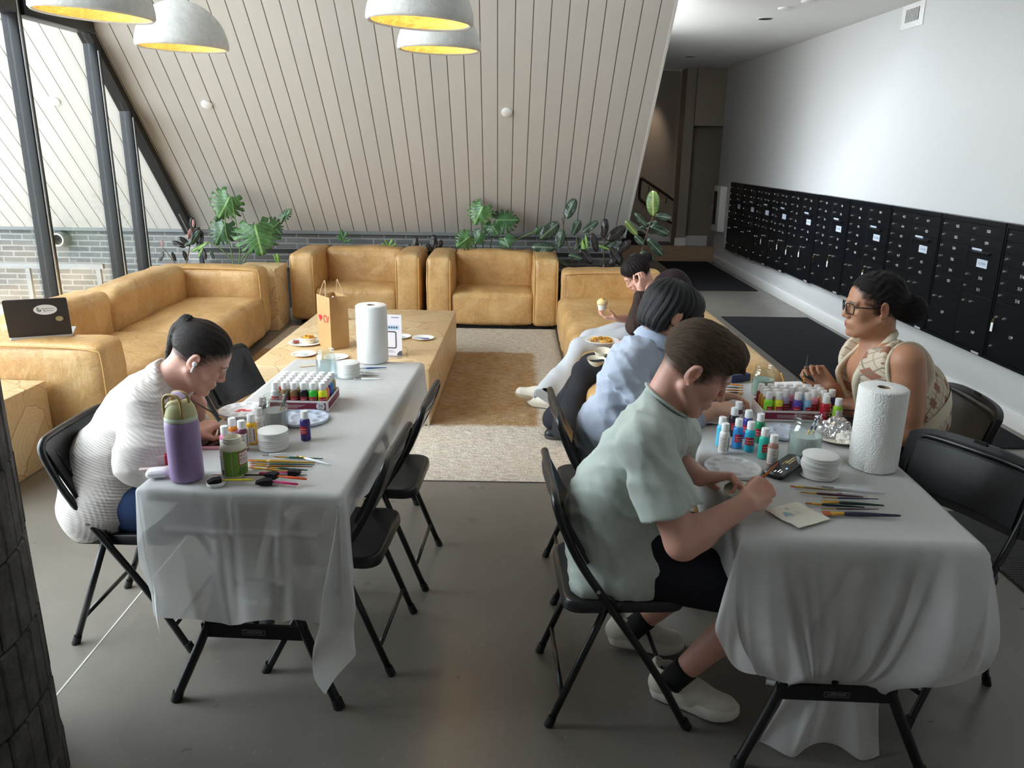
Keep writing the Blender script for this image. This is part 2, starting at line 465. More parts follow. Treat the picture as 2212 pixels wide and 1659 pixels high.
def cushion(size, r=.05, puff=(.02,.02,.02), n=14, seed=0, wr=.004, drop=0):
    """soft box: rounded, puffed, lightly creased leather block, centred at the origin"""
    hx, hy, hz = [v/2 for v in size]
    mb = MB()
    bm = mb.bm
    bmesh.ops.create_cube(bm, size=2)
    bmesh.ops.subdivide_edges(bm, edges=bm.edges[:], cuts=n, use_grid_fill=True)
    off = Vector((seed*3.1, seed*1.7, seed*.9))
    for v in bm.verts:
        u = v.co.copy()
        # more samples near the edges
        u = Vector([math.copysign(1-(1-abs(t))**1.5, t) for t in u])
        p = Vector((u.x*hx, u.y*hy, u.z*hz))
        q = Vector((max(-hx+r, min(hx-r, p.x)), max(-hy+r, min(hy-r, p.y)), max(-hz+r, min(hz-r, p.z))))
        d = p-q
        if d.length > 1e-9: p = q + d.normalized()*r
        k = [max(0, 1-t*t) for t in u]
        p.x += math.copysign(puff[0]*k[1]*k[2], u.x) if abs(u.x) > .5 else 0
        p.y += math.copysign(puff[1]*k[0]*k[2], u.y) if abs(u.y) > .5 else 0
        p.z += math.copysign(puff[2]*k[0]*k[1], u.z) if abs(u.z) > .5 else 0
        w = noise.noise(p*6+off)*.6 + noise.noise(p*14+off)*.4
        dn = Vector((u.x**5, u.y**5, u.z**5)).normalized()
        p += dn*w*wr*2
        v.co = p
    return mb
def put_c(name, size, c, parent, m=None, rot=None, **kw):
    o = cushion(size, **kw).build(name, m or LEATH, parent, smooth=180)
    o.location = c
    if rot: o.rotation_euler = rot
    return o
def pipe_loop(pts, parent, r=.006, name='piping'):
    return MB().tube(pts, r, 6).build(name, PIPE, parent, smooth=180)

def armchair(name, label, x0, x1, yf, depth, group, seed):
    W = x1-x0; aw = .245; H = .70; sh = .355
    t = thing(name, label, 'armchair', ((x0+x1)/2, yf, 0), R(-1.0), group)
    for i, s in enumerate((-1, 1)):
        a = put_c('arm', (aw, depth, H-.035), (s*(W/2-aw/2), depth/2, .035+(H-.035)/2), t, r=.045, puff=(.012,.012,.02), seed=seed+i, wr=.004)
        for e in (-1, 1):
            xx = e*(aw/2-.012)
            MB().tube(chaikin([(xx, -depth/2+.01, -.31), (xx, -depth/2+.002, .27), (xx, -depth/2+.03, .318), (xx, depth/2-.03, .322)], 2), .006, 6).build('piping', PIPE, a, smooth=180)
    put_c('backrest', (W-2*aw+.02, .27, H-.06), (0, depth-.14, .05+(H-.05)/2), t, r=.06, puff=(0,.03,.02), seed=seed+3, wr=.009)
    put_c('seat', (W-2*aw+.012, depth-.2, sh-.04), (0, (depth-.2)/2+.012, .04+(sh-.04)/2), t, r=.045, puff=(0,.01,.025), seed=seed+5, wr=.006)
    MB().b2((-W/2+.08, .06, 0), (W/2-.08, depth-.06, .045)).build('plinth', DARK, t)
    return t
armchair('armchair', 'tan leather club armchair whose seat stands behind the brown paper bag', -2.12, -.83, 7.86, .80, 'tan leather club armchairs', 1)
armchair('armchair', 'tan leather club armchair beside the long sofa, clear of the paper bag', -.755, .535, 7.70, .82, 'tan leather club armchairs', 11)

# sofa along the glass wall: two modules pushed together
def sofa_near():
    t = thing('sofa_module', 'tan leather sofa module with the open laptop on its arm', 'sofa', (-2.72, 5.03, 0), 0, 'tan leather sofa modules by the glass')
    # local: x from -.40 (back) to .5 (front), y from -.72 to .74
    put_c('arm', (.92, .30, .63), (.03, -.585, .335), t, r=.055, puff=(.012,.015,.02), seed=21, wr=.005)
    put_c('backrest', (.28, 1.15, .68), (-.27, .165, .36), t, r=.07, puff=(.02,.01,.02), seed=22, wr=.006)
    put_c('seat', (.66, 1.16, .37), (.185, .16, .215), t, r=.06, puff=(.012,.01,.04), seed=23, wr=.007)
    pipe_loop(chaikin([(.488,-.725,.05),(.492,-.728,.58),(.47,-.73,.635),(-.38,-.73,.65)],2), t)
    MB().b2((-.36,-.66,0),(.44,.70,.04)).build('plinth', DARK, t)
sofa_near()
def sofa_far():
    t = thing('sofa_module', 'tan leather corner sofa module in front of the big monstera', 'sofa', (-2.72, 6.615, 0), R(0), 'tan leather sofa modules by the glass')
    put_c('arm', (.98, .30, .63), (.03, .70, .335), t, r=.06, puff=(.012,.02,.02), seed=31, wr=.006)
    put_c('backrest', (.28, 1.36, .66), (-.27, -.125, .35), t, r=.07, puff=(.02,.01,.02), seed=32, wr=.008)
    put_c('seat', (.70, 1.38, .37), (.205, -.135, .215), t, r=.06, puff=(.015,.01,.04), seed=33, wr=.006)
    pipe_loop(chaikin([(.515,.56,.05),(.518,.56,.6),(.49,.565,.645),(-.40,.57,.65)],2), t)
    MB().b2((-.36,-.74,0),(.46,.78,.04)).build('plinth', DARK, t)
sofa_far()
def sofa_right():
    t = thing('long_sofa', 'long tan leather sofa with the two women sitting on it', 'sofa', (1.0, 5.9, 0), 0)
    put_c('arm', (.93, .30, .60), (.02, 1.63, .335), t, r=.05, puff=(.01,.02,.015), seed=41, wr=.006)
    put_c('backrest', (.27, 3.36, .59), (.365, -.19, .335), t, r=.07, puff=(.012,.01,.02), n=18, seed=42, wr=.005)
    for y0, y1, sd in ((-1.87, -.22, 43), (-.20, 1.48, 44)):
        put_c('seat', (.74, y1-y0, .36), (-.125, (y0+y1)/2, .215), t, r=.07, puff=(.012,.01,.035), seed=sd, wr=.009)
    pipe_loop(chaikin([(.495,-1.865,.05),(.497,-1.868,.56),(.47,-1.87,.615)],2), t)
    pipe_loop(chaikin([(-.445,1.475,.05),(-.447,1.475,.58),(-.42,1.47,.62),(.45,1.47,.632)],2), t)
    MB().b2((-.42,-1.80,0),(.45,1.72,.04)).build('plinth', DARK, t)
sofa_right()

# ---------------------------------------------------------------- wood block furniture
def m_blockwood():
    m, N, b = nodes('puzzle_block_wood')
    co = N.coords('Object')
    wp = N.noise(co, 3, 3)
    cb = N.add('VectorMath'); cb.operation = 'ADD'; N.ln(co, cb.inputs[0])
    c2 = N.add('CombineXYZ'); 
    for i in range(3): N.ln(N.math('MULTIPLY', wp, .3), c2.inputs[i])
    N.ln(c2.outputs[0], cb.inputs[1])
    v = N.add('TexVoronoi'); v.feature = 'DISTANCE_TO_EDGE'; v.inputs['Scale'].default_value = 3.3; v.inputs['Randomness'].default_value = 1; N.ln(cb.outputs[0], v.inputs['Vector'])
    v2 = N.add('TexVoronoi'); v2.inputs['Scale'].default_value = 3.3; v2.inputs['Randomness'].default_value = 1; N.ln(cb.outputs[0], v2.inputs['Vector'])
    rings = N.add('TexNoise'); rings.inputs['Scale'].default_value = 0; 
    w = N.math('SINE', N.math('MULTIPLY', N.math('ADD', v2.outputs['Distance'], N.math('MULTIPLY', N.noise(co, 7, 4), .35)), 70))
    c = N.ramp(N.math('MULTIPLY_ADD', w, .5, .5), [(.0, srgb(204,172,128)), (1, srgb(220,192,150))])
    tone = N.mix(.45, c.outputs[0], v2.outputs['Color'], 'SOFT_LIGHT')
    bw = N.add('RGBToBW'); N.ln(v2.outputs['Color'], bw.inputs[0])
    tn = N.ramp(bw.outputs[0], [(.2, srgb(202,170,124)), (.8, srgb(228,204,164))])
    tone = N.mix(.5, c.outputs[0], tn.outputs[0])
    e = N.ramp(v.outputs['Distance'], [(.002, (0,0,0)), (.016, (1,1,1))])
    N.ln(N.mix(e.outputs[0], srgb(178,142,98), tone), b.inputs['Base Color'])
    b.inputs['Roughness'].default_value = .42
    N.ln(N.bump(e.outputs[0], .35, .004), b.inputs['Normal'])
    return m
BLOCK = m_blockwood()
t = MB().b2((-.59,-.95,0),(.55,.93,.372),.012,2).build('coffee_table', BLOCK)
t.location = (-.98, 5.78, 0.0205); t.rotation_euler = (0,0,R(-1.8))
tag(t, 'low block coffee table of jointed blond wood pieces on the rug', 'coffee table')
t = MB().b2((-.36,-.36,0),(.36,.36,.465),.01,2).build('side_table', BLOCK); t.location = (-2.90, 3.90, 0); t.rotation_euler = (0,0,R(-3))
tag(t, 'blond wood cube side table next to the sofa arm with the laptop', 'side table', 'blond wood cube side tables')
t = MB().b2((-.2,-.22,0),(.2,.22,.60),.01,2).build('side_table', BLOCK); t.location = (-2.33, 7.87-.15+.14, 0)
t.location = (-2.36, 7.745, 0)
tag(t, 'narrow blond wood cube side table between corner sofa and armchair', 'side table', 'blond wood cube side tables')

# ---------------------------------------------------------------- rug and mats
def m_rug():
    m, N, b = nodes('distressed_rug')
    co = N.coords('Object')
    sx = N.add('SeparateXYZ'); N.ln(co, sx.inputs[0])
    # inner field: a rectangle, local coordinates
    wob = N.math('MULTIPLY', N.math('SUBTRACT', N.noise(co, 6, 4), .5), .10)
    dx = N.math('SUBTRACT', N.math('ABSOLUTE', N.math('ADD', sx.outputs[0], .57)), 1.36)
    dy = N.math('SUBTRACT', N.math('ABSOLUTE', N.math('ADD', sx.outputs[1], .04)), .93)
    ins = N.math('MAXIMUM', dx, dy)
    f = N.ramp(N.math('ADD', ins, wob), [(.48, (1,1,1)), (.53, (0,0,0))])
    f.color_ramp.elements[0].position = .0; f.color_ramp.elements[1].position = .05
    nz = N.noise(N.coords('Object', (5, 22, 1)), 3, 8, .75)
    n2 = N.noise(co, 4, 6, .7); n3 = N.noise(co, 70, 4, .7)
    cream = N.ramp(nz, [(.36, srgb(172,160,146)), (.52, srgb(214,205,192)), (.7, srgb(230,223,212))])
    brown = N.ramp(nz, [(.34, srgb(128,98,62)), (.52, srgb(172,138,96)), (.68, srgb(204,180,146))])
    fl = N.math('MULTIPLY', f.outputs[0], N.ramp(n2, [(.3, (.75,)*3), (.6, (1,1,1))]).outputs[0])
    col = N.mix(fl, cream.outputs[0], brown.outputs[0])
    col = N.mix(N.math('MULTIPLY', N.ramp(n3, [(.55,(0,0,0)),(.7,(1,1,1))]).outputs[0], .28), col, srgb(120,104,88))
    N.ln(col, b.inputs['Base Color']); b.inputs['Roughness'].default_value = .95; b.inputs['Specular IOR Level'].default_value = .1
    N.ln(N.bump(n3, .9, .012, N.bump(N.noise(co, 26, 4), .6, .02)), b.inputs['Normal'])
    return m
rug = MB()
def rp(u, v):
    x = -1.57+2.62*u; y = -1.86+3.74*v
    e = min(u, 1-u)*2.62; e2 = min(v, 1-v)*3.74
    h = .012 if min(e, e2) > .01 else .002
    return Vector((x, y, h + noise.noise(Vector((x*25, y*25, 0)))*.004*(1 if min(e,e2) > .02 else 0)))
rug.grid(rp, 100, 130)
o = rug.build('area_rug', m_rug(), smooth=180); o.location = (-.56, 5.84, .003); o.rotation_euler = (0,0,R(-.8))
tag(o, 'distressed cream and brown shag area rug under the coffee table', 'rug')
MATM = mat('black_carpet_mat', srgb(40,40,43), .95, var=.45, vscale=160, bump=.6, bscale=260, bdist=.004, spec=.1)
def m_rib():
    m, N, b = nodes('ribbed_black_mat')
    co = N.coords('Object'); sx = N.add('SeparateXYZ'); N.ln(co, sx.inputs[0])
    s_ = N.math('SINE', N.math('MULTIPLY', sx.outputs[1], 420))
    n = N.noise(co, 150, 3)
    c = N.ramp(N.math('ADD', N.math('MULTIPLY', s_, .25), n), [(.3, srgb(20,20,22)), (.8, srgb(54,54,56))])
    N.ln(c.outputs[0], b.inputs['Base Color']); b.inputs['Roughness'].default_value = .9
    N.ln(N.bump(s_, .5, .004), b.inputs['Normal']); return m
for nm, lab, x0, x1, y0, y1, mm in (('floor_mat','black floor mat farthest along the corridor, before the wooden step',2.47,3.27,10.12,12.8,MATM),
        ('floor_mat','black floor mat running beside the long sofa and behind the woman in the vest',2.36,3.30,4.55,8.45,MATM),
        ('floor_mat','ribbed black floor mat behind the empty folding chair',2.17,3.25,1.4,3.65,m_rib())):
    o = MB().b2((x0,y0,.0015),(x1,y1,.011),.004,1).build(nm, mm); tag(o, lab, 'floor mat', 'black corridor floor mats')

# ---------------------------------------------------------------- folding chairs
CHB = mat('black_enamel', srgb(24,24,26), .28, spec=.5)
CHS = mat('black_seat_enamel', srgb(28,28,30), .32)
CHP = mat('black_chair_plastic', srgb(34,34,36), .42, bump=.05, bscale=300)
RUB = mat('rubber_tip', srgb(18,18,18), .7)
CHROME = mat('bright_pin', srgb(200,200,198), .25, .9)
def sheet(P, nu, nv, th, name, m, parent):
    """curved panel with thickness: P(u,v)->Vector, offset along local normal"""
    mb = MB()
    g = [[P(i/nu, j/nv) for j in range(nv+1)] for i in range(nu+1)]
    def nrm(i, j):
        a = g[min(i+1,nu)][j]-g[max(i-1,0)][j]; b_ = g[i][min(j+1,nv)]-g[i][max(j-1,0)]
        return a.cross(b_).normalized()
    top = [[mb.bm.verts.new(g[i][j]+nrm(i,j)*th/2) for j in range(nv+1)] for i in range(nu+1)]
    bot = [[mb.bm.verts.new(g[i][j]-nrm(i,j)*th/2) for j in range(nv+1)] for i in range(nu+1)]
    F = mb.bm.faces.new
    for i in range(nu):
        for j in range(nv):
            F((top[i][j],top[i+1][j],top[i+1][j+1],top[i][j+1])); F((bot[i][j+1],bot[i+1][j+1],bot[i+1][j],bot[i][j]))
    for i in range(nu):
        F((top[i+1][0],top[i][0],bot[i][0],bot[i+1][0])); F((top[i][nv],top[i+1][nv],bot[i+1][nv],bot[i][nv]))
    for j in range(nv):
        F((top[0][j],top[0][j+1],bot[0][j+1],bot[0][j])); F((top[nu][j+1],top[nu][j],bot[nu][j],bot[nu][j+1]))
    return mb.build(name, m, parent, smooth=50)
def folding_chair(label, plastic=False):
    t = thing('folding_chair', label, 'chair', group='black folding chairs at the tables')
    hw = .215
    side = [(.225, .0), (.115, .21), (-.045, .45), (-.135, .585), (-.185, .70), (-.20, .745)]
    rl = [Vector((-hw, y, z)) for y, z in side]; 
    arc = [Vector((-hw+.012, -.206, .768)), Vector((-hw+.05, -.208, .785)), Vector((hw-.05, -.208, .785)), Vector((hw-.012, -.206, .768))]
    pts = rl + arc + [Vector((hw, y, z)) for y, z in side[::-1]]
    fr = MB().tube(chaikin(pts, 2), .0125, 10, flat=(1.0,.9)).build('frame', CHB, t, smooth=180)
    for s in (-1, 1):
        MB().tube([(s*(hw-.024), -.03, .455), (s*(hw-.024), -.20, .012)], .0115, 10).build('rear_leg', CHB, t, smooth=180)
        MB().cyl((s*hw, .230, 0), (s*hw, .214, .032), .0155, .0145, 12).build('foot_cap', RUB, t)
        MB().cyl((s*(hw-.024), -.206, 0), (s*(hw-.024), -.193, .032), .0150, .0138, 12).build('foot_cap', RUB, t)
        MB().box((s*(hw-.006), -.03, .435), (.012,.03,.05), (R(20),0,0), .003).build('hinge', CHB, t)
        MB().cyl((s*(hw+.0125), -.075, .495), (s*(hw+.016), -.075, .495), .006, seg=10).build('pin', CHROME, t)
    MB().cyl((-hw, .175, .10), (hw, .175, .10), .008, seg=8).build('stretcher', CHB, t, smooth=180)
    MB().cyl((-hw+.024, -.165, .105), (hw-.024, -.165, .105), .008, seg=8).build('stretcher', CHB, t, smooth=180)
    # seat pan
    sm = MB(); rings = []
    for k, (sc, z) in enumerate(((1,.405),(1.0,.42),(.985,.436),(.955,.4405),(.90,.4385),(.6,.435),(.02,.434))):
        rings.append([Vector((x*sc, .015+y*sc, z)) for x, y in rrect(.395, .375, .055, 5)])
    sm.ring_loft(rings).build('seat', CHP if plastic else CHS, t, smooth=60)
    if plastic:
        P = lambda u, v: Vector(((u-.5)*.475, -.150-.055*v+(-.035)*(1-(2*u-1)**2)+.012*(2*u-1)**8, .565+.245*v-.03*abs(2*u-1)**6*(1 if v > .5 else -.6)*abs(2*v-1)))
        p = sheet(P, 24, 10, .022, 'backrest', CHP, t)
        Q = lambda u, v: Vector(((u-.5)*.40, -.163-.047*v+(-.030)*(1-(2*u-1)**2)+.018, .60+.16*v))
        sheet(Q, 20, 8, .012, 'back_pad', mat('black_vinyl', srgb(40,41,44), .36), p)
        MB().box((0,-.226,.812),(.045,.006,.012)).build('slot', RUB, p)
    else:
        P = lambda u, v: Vector(((u-.5)*.415, -.105-.095*v+(-.022)*(1-(2*u-1)**2), .555+.222*v-.018*abs(2*u-1)**4*(1 if v > .5 else -1.2)*abs(2*v-1)))
        p = sheet(P, 24, 8, .012, 'backrest', CHB, t)
        Q = lambda u, v: Vector(((u-.5)*.33, -.116-.082*v+(-.022)*(1-(2*u-1)**2)+.006, .585+.155*v))
        sheet(Q, 18, 6, .008, 'back_pad', mat('dark_glossy_pad', srgb(30,31,36), .22), p)
    return t
c1 = folding_chair('black folding chair under the woman in the white knit sweater')
c1.location = (-1.315, 2.68, 0); c1.rotation_euler = (0,0,R(-90-2))
spots = [(-1.14, 3.62, -90-14, 'empty black folding chair facing the far end of the left table, behind the seated woman'),
         (-.555, 2.54, 90-5, 'empty black folding chair on the aisle side of the left table, nearer the camera'),
         (-.495, 3.08, 90-4, 'empty black folding chair on the aisle side of the left table, next to the rug'),
         (.355, 2.285, -90+2, 'black folding chair under the man in the mint T-shirt'),
         (.41, 2.98, -90+2, 'black folding chair under the person in the pale blue shirt')]
CH = [c1]
for x, y, a, l in spots: CH.append(dup(c1, (x, y, 0), R(a), l))
p1 = folding_chair('black plastic folding chair under the woman in the argyle vest', True)
p1.location = (1.69, 3.06, 0); p1.rotation_euler = (0,0,R(90-3))
p2 = dup(p1, (1.40, 2.385, 0), R(116), 'empty black plastic folding chair pushed up to the right table beside the ribbed mat')

# ---------------------------------------------------------------- tables
TBL = mat('table_plastic', srgb(206,206,204), .5)
TLEG = mat('table_leg_metal', srgb(22,22,23), .38, .2)
LT = dict(o=Vector((-.735, 2.94, 0)), a=-.060, L=1.50, W=.605)
RT = dict(o=Vector((1.005, 2.66, 0)), a=-.052, L=1.50, W=.62)
def folding_table(label, T):
    t = thing('folding_table', label, 'table', T['o'], T['a'], 'white folding tables')
    L, W = T['L'], T['W']
    m = MB(); rings = []
    for sc, z in ((.93,.70),(1,.70),(1,.736),(.99,.742),(.9,.742)):
        rings.append([Vector((x*(1 if sc == 1 else sc), y*(1 if sc==1 else (1-(1-sc)*W/L)), z)) for x, y in rrect(W, L, .03, 4)])
    m.ring_loft(rings).build('tabletop', TBL, t, smooth=40)
    for e in (-1, 1):
        yt, yb = e*(L/2-.08), e*(L/2+.012)
        bar = []
        for s in (-1, 1):
            xt, xb = s*.07, s*.265
            P = [Vector((xt, yt, .695)), Vector((s*.10, e*(L/2-.055), .5)), Vector((s*.135, e*(L/2-.03), .30)), Vector((xb, yb, .012))]
            lg = MB().tube(chaikin(P, 2), .0155, 10).build('leg', TLEG, t, smooth=180)
            MB().cyl((xb+s*.003, yb, 0), (xb-s*.006, yb-e*.003, .03), .019, .018, 12).build('foot_cap', RUB, lg)
        yy = e*(L/2-.018)
        cb = MB().ring_loft([[Vector((x, yy+e*dy, .25+dz-.012*(abs(x)/.16)**2*0)) for dy, dz in ((-.006,-.024),(.006,-.024),(.006,.024),(-.006,.024))] for x in (-.17,-.08,0,.08,.17)]).build('crossbar', TLEG, t, smooth=30)
        if e < 0:
            pt = MB().prism(rrect(.078, .022, .004, 2), 0, .0015, frame_M((0, yy-.0065, .25), (1,0,0), (0,0,1))).build('name_plate', mat('plate_dark', srgb(40,40,41), .5), cb)
            oM = frame_M((0, yy-.0085, .25), (1,0,0), (0,0,1))
            text('LIFETIME', 'lettering', .0135, oM, mat('plate_letters', srgb(120,120,120), .5), cb)
            MB().tube([oM @ Vector((x, y, 0)) for x, y in rrect(.07,.018,.003,2)]+[oM @ Vector((.035,.006,0))], .0006, 4).build('plate_border', MATS['plate_letters'], cb)
        MB().tube([(0, e*(L/2-.03), .27), (0, e*.25, .69)], .010, 8).build('brace', TLEG, t, smooth=180)
    return t
folding_table('white folding table under the plastic cloth in front of the seated woman in white', LT)
folding_table('white folding table under the plastic cloth in front of the man in mint', RT)

def m_cloth():
    m, N, b = nodes('thin_white_plastic')
    out = N.n['Material Output']; N.n.remove(b)
    d = N.add('BsdfPrincipled'); d.inputs['Base Color'].default_value = (*srgb(232,232,232), 1); d.inputs['Roughness'].default_value = .36
    d.inputs['Specular IOR Level'].default_value = .45
    tl = N.add('BsdfTranslucent'); tl.inputs[0].default_value = (*srgb(230,230,230), 1)
    tp = N.add('BsdfTransparent'); tp.inputs[0].default_value = (.97,.97,.97,1)
    m1 = N.add('MixShader'); m1.inputs[0].default_value = .50; N.ln(d.outputs[0], m1.inputs[1]); N.ln(tl.outputs[0], m1.inputs[2])
    m2 = N.add('MixShader'); m2.inputs[0].default_value = .14; N.ln(m1.outputs[0], m2.inputs[1]); N.ln(tp.outputs[0], m2.inputs[2])
    co = N.coords('Object')
    n = N.bump(N.noise(co, 9, 4, .5, 1.2), .25, .02, N.bump(N.noise(co, 40, 3), .05, .004))
    N.ln(n, d.inputs['Normal']); N.ln(m2.outputs[0], out.inputs[0])
    return m
CLOTH = m_cloth()
def tablecloth(label, T, drops, hook=None, seed=0, tuck=False):
    """thin sheet: flat top, soft edge, hanging sides, corner folds. drops: (near, far, left, right)"""
    L, W = T['L'], T['W']; hx, hy = W/2, L/2
    dn, df, dl, dr = drops
    zt = .7455
    xs = np.concatenate([-hx-np.linspace(dl, 0, 28)[:-1], np.linspace(-hx, hx, 73), hx+np.linspace(0, dr, 28)[1:]])
    ys = np.concatenate([-hy-np.linspace(dn, 0, 64)[:-1], np.linspace(-hy, hy, 90), hy+np.linspace(0, df, 24)[1:]])
    r = .014
    def edge(s):
        """arc length past the edge -> (outward, down)"""
        if s <= 0: return 0, 0
        q = r*PI/2
        if s < q: a = s/r; return r*math.sin(a), r*(1-math.cos(a))
        return r, r + (s-q)
    V = []
    for x in xs:
        for y in ys:
            sx = max(0, abs(x)-hx); sy = max(0, abs(y)-hy)
            ex, ey = math.copysign(1, x), math.copysign(1, y)
            cx, cy = max(-hx, min(hx, x)), max(-hy, min(hy, y))
            w = noise.noise(Vector((x*3.1+seed, y*3.1, seed*2.3)))
            w2 = noise.noise(Vector((x*9+seed, y*9, seed)))
            if sx == 0 and sy == 0:
                crs = 0
                p = Vector((x, y, zt + max(0, .0012*w2 + .0007*w)))
            elif sx > 0 and sy > 0:
                rho = math.hypot(sx, sy); th = math.atan2(sy, sx)
                o_, d_ = edge(rho)
                # one big pointed fold on the diagonal
                fl = .10*rho*math.sin(2*th)**1.5 + .02*rho*math.sin(6*th)
                gat = .22*rho*(1-math.sin(2*th))*0
                ux, uy = math.cos(th), math.sin(th)
                p = Vector((cx + ex*(o_*ux + fl*.8*ux + .012*w2*rho*3), cy + ey*(o_*uy + fl*.8*uy), zt - d_*(.985)))
            else:
                s = sx or sy; o_, d_ = edge(s)
                along = (y if sx else x)
                wave = (.020*math.sin(along*7+seed)+.012*math.sin(along*17+seed*2)+.010*w)*min(1, s/.35)*(.9)
                wave = max(wave, -.004)
                p = Vector((cx + (ex*(o_+wave) if sx else 0), cy + (ey*(o_+wave) if sy else 0), zt - d_))
                if sx: p.x += 0
                p.z += .0
            if hook: p = hook(p, x, y, sx, sy, ex, ey, w, w2)
            p.z = max(p.z, .006)
            V.append(p)
    nx, ny = len(xs), len(ys)
    F = [(i*ny+j, (i+1)*ny+j, (i+1)*ny+j+1, i*ny+j+1) for i in range(nx-1) for j in range(ny-1)]
    me = np_mesh('tablecloth', V, F)
    o = finish(me, 'tablecloth', CLOTH, None, 180)
    o.location = T['o']; o.rotation_euler = (0,0,T['a'])
    tag(o, label, 'tablecloth', 'white plastic tablecloths')
    return o
def hookL(p, x, y, sx, sy, ex, ey, w, w2):
    if sx > 0 and sy == 0 and ex > 0:            # pressed inwards by the two empty chairs
        p.x -= .44*max(0, sx-.07)*max(0, min(1, (y+.72)/.12))*max(0, min(1, (.52-y)/.12))
    if sy > 0 and ey < 0 and sx == 0:            # near panel: flat, two soft legs showing, folded creases
        p.y += .012*math.sin(x*11+1)*min(1, sy/.3)
        c = abs(x+.02)
        p.y -= .007*math.exp(-(c/.010)**2)*min(1, sy/.05)
        p.y -= .006*math.exp(-((sy-.14)/.009)**2)*(1 if abs(x) < .24 else 0) + .005*math.exp(-((sy-.30-.05*x)/.009)**2)*(1 if x > -.02 else 0)
        p.y -= .018*math.exp(-((x-.13+.06*sy)/.02)**2)*min(1, sy/.2) + .014*math.exp(-((x+.08-.08*sy)/.025)**2)*min(1, sy/.25)
        p.z += .02*math.sin(x*9)*max(0, sy-.25)
    if sy > 0 and ey < 0 and sx > 0:
        k = 1.30 if ex > 0 else 1.08
        th = math.atan2(sy, sx); rho = math.hypot(sx, sy); A = .24 if ex > 0 else .10
        if th > PI/4: p.x -= ex*A*rho*math.sin((th-PI/4)*4)**1 ; p.y -= .05*rho*math.sin((th-PI/4)*4)
        p.z = .7455-(.7455-p.z)*(1+(k-1)*math.sin(2*math.atan2(sy,sx)))
    return p
tablecloth('translucent white plastic tablecloth on the table with the lavender bottle', LT, (.44,.22,.17,.30), hookL, 1.3)
def hookR(p, x, y, sx, sy, ex, ey, w, w2):
    if sx > 0 and sy == 0 and ex > 0:            # shorter where the sitters' laps and chairs are
        q = max(0, min(1, (y+.62)/.25)); p.z = .7455-(.7455-p.z)*(1-.48*q)
    if ey < 0 and sy > 0 and sx > 0:
        hx, hy = RT['W']/2, RT['L']/2
        rho = math.hypot(sx, sy); th = math.atan2(sy, sx); q = th/(PI/2)
        dr = .50*(1-math.exp(-rho/.40))*1.12
        t = min(1, rho/.72)
        out = .085*math.sin(PI*min(1, t*1.05))*(.6+.4*math.sin(2*th)) + .012*math.sin(th*9+rho*9)*t
        xin = (.25+.45*q)*t**2*.30
        return Vector((ex*(hx+.014+out*math.cos(th*.8)-xin), -hy-.014-out*math.sin(th)*.9+.05*t*t*q, .745-dr+.012*w))
    if ey < 0 and sy > 0:
        # gathered and tucked behind the crossbar: folds run from the corners to the bar, the sides hang free
        hy = RT['L']/2; ax_ = abs(x); sg = math.copysign(1, x)
        f = min(1, sy/.49); k = max(0, (f-.15)/.85)**1.3
        rid = .055*math.exp(-((ax_-.240)/.030)**2) + .040*math.exp(-((ax_-.175)/.020)**2) + .030*math.exp(-((ax_-.115)/.020)**2) + .008*math.sin(x*70+1)
        # centre part
        tgt = x*.40
        rc = rid*f**.8*(1-max(0, (f-.75)/.25)**2)
        if sy <= .49: pc = Vector((x*(1-k)+tgt*k, -hy-.014-rc+.05*k*k, .745-.475*f-.012*math.sin(PI*f)))
        else:
            g = sy-.49
            pc = Vector((tgt*(1+g*4.6)+.012*math.sin(x*30), -hy+.036+.035*math.sin(x*26+1)*min(1, g/.08)+g*.12, .27-g*1.0))
        # side part: bulges and ends above the bar's level
        dr_ = .50*(1-math.exp(-sy/.40))*1.12; t_ = min(1, sy/.70)
        ps = Vector((x-sg*.30*(.7)*t_**2*.55, -hy-.014-.085*math.sin(PI*min(1, t_*1.05))*.9-rid*.9*f*(1-.6*t_)+.05*t_*t_, .745-dr_+.012*w))
        ws = max(0, min(1, (ax_-.185)/.06)); ws = ws*ws*(3-2*ws)
        p = pc.lerp(ps, ws)
    return p
tablecloth('translucent white plastic tablecloth tucked behind the crossbar, under the man\'s brushes', RT, (.80,.22,.19,.34), hookR, 4.1)
# ================================================================ MAILBOXES, LAMPS, WALL THINGS
MBX = mat('mailbox_black', srgb(20,22,26), .35, .2, spec=.4)
MBD = mat('mailbox_door', srgb(17,19,23), .38, .2, spec=.4)
LOCK = mat('lock_steel', srgb(206,202,196), .25, .9)
BRASS = mat('key_brass', srgb(196,160,84), .3, .9)
NUM = mat('number_white', srgb(214,214,214), .6)
PLATE = mat('mail_plate', srgb(196,206,220), .5)
TAGW = mat('key_tag_white', srgb(240,240,240), .5)
DARKTXT = mat('dark_lettering', srgb(40,44,56), .6)
XF = XR-.045               # front of the cabinets
MT, MBOT = 1.30, .385
edges = [4.42, 5.315, 6.13, 6.95, 7.80, 8.61, 9.45, 10.10, 10.72, 11.34, 12.03]
def ztop(y): return 1.30-.018*max(0,(y-8))/4
FM = lambda y, z, dx=0: frame_M((XF-dx, y, z), (0,-1,0), (0,0,1))      # text facing -X
TXT = {}
def num(body, y, z, h, parent):
    if body not in TXT:
        o = text(body, 'number', h, Matrix(), NUM, None, 0); TXT[body] = o.data
        bpy.data.objects.remove(o)
    o = bpy.data.objects.new('number', TXT[body]); link(o); o.matrix_world = FM(y, z, .0105); adopt(o, parent)
    return o
lockme = MB().lathe([(.011,0),(.011,.004),(.007,.010),(.0065,.013),(0,.013)], seg=12, M=Matrix.Rotation(R(-90), 4, 'Y'))
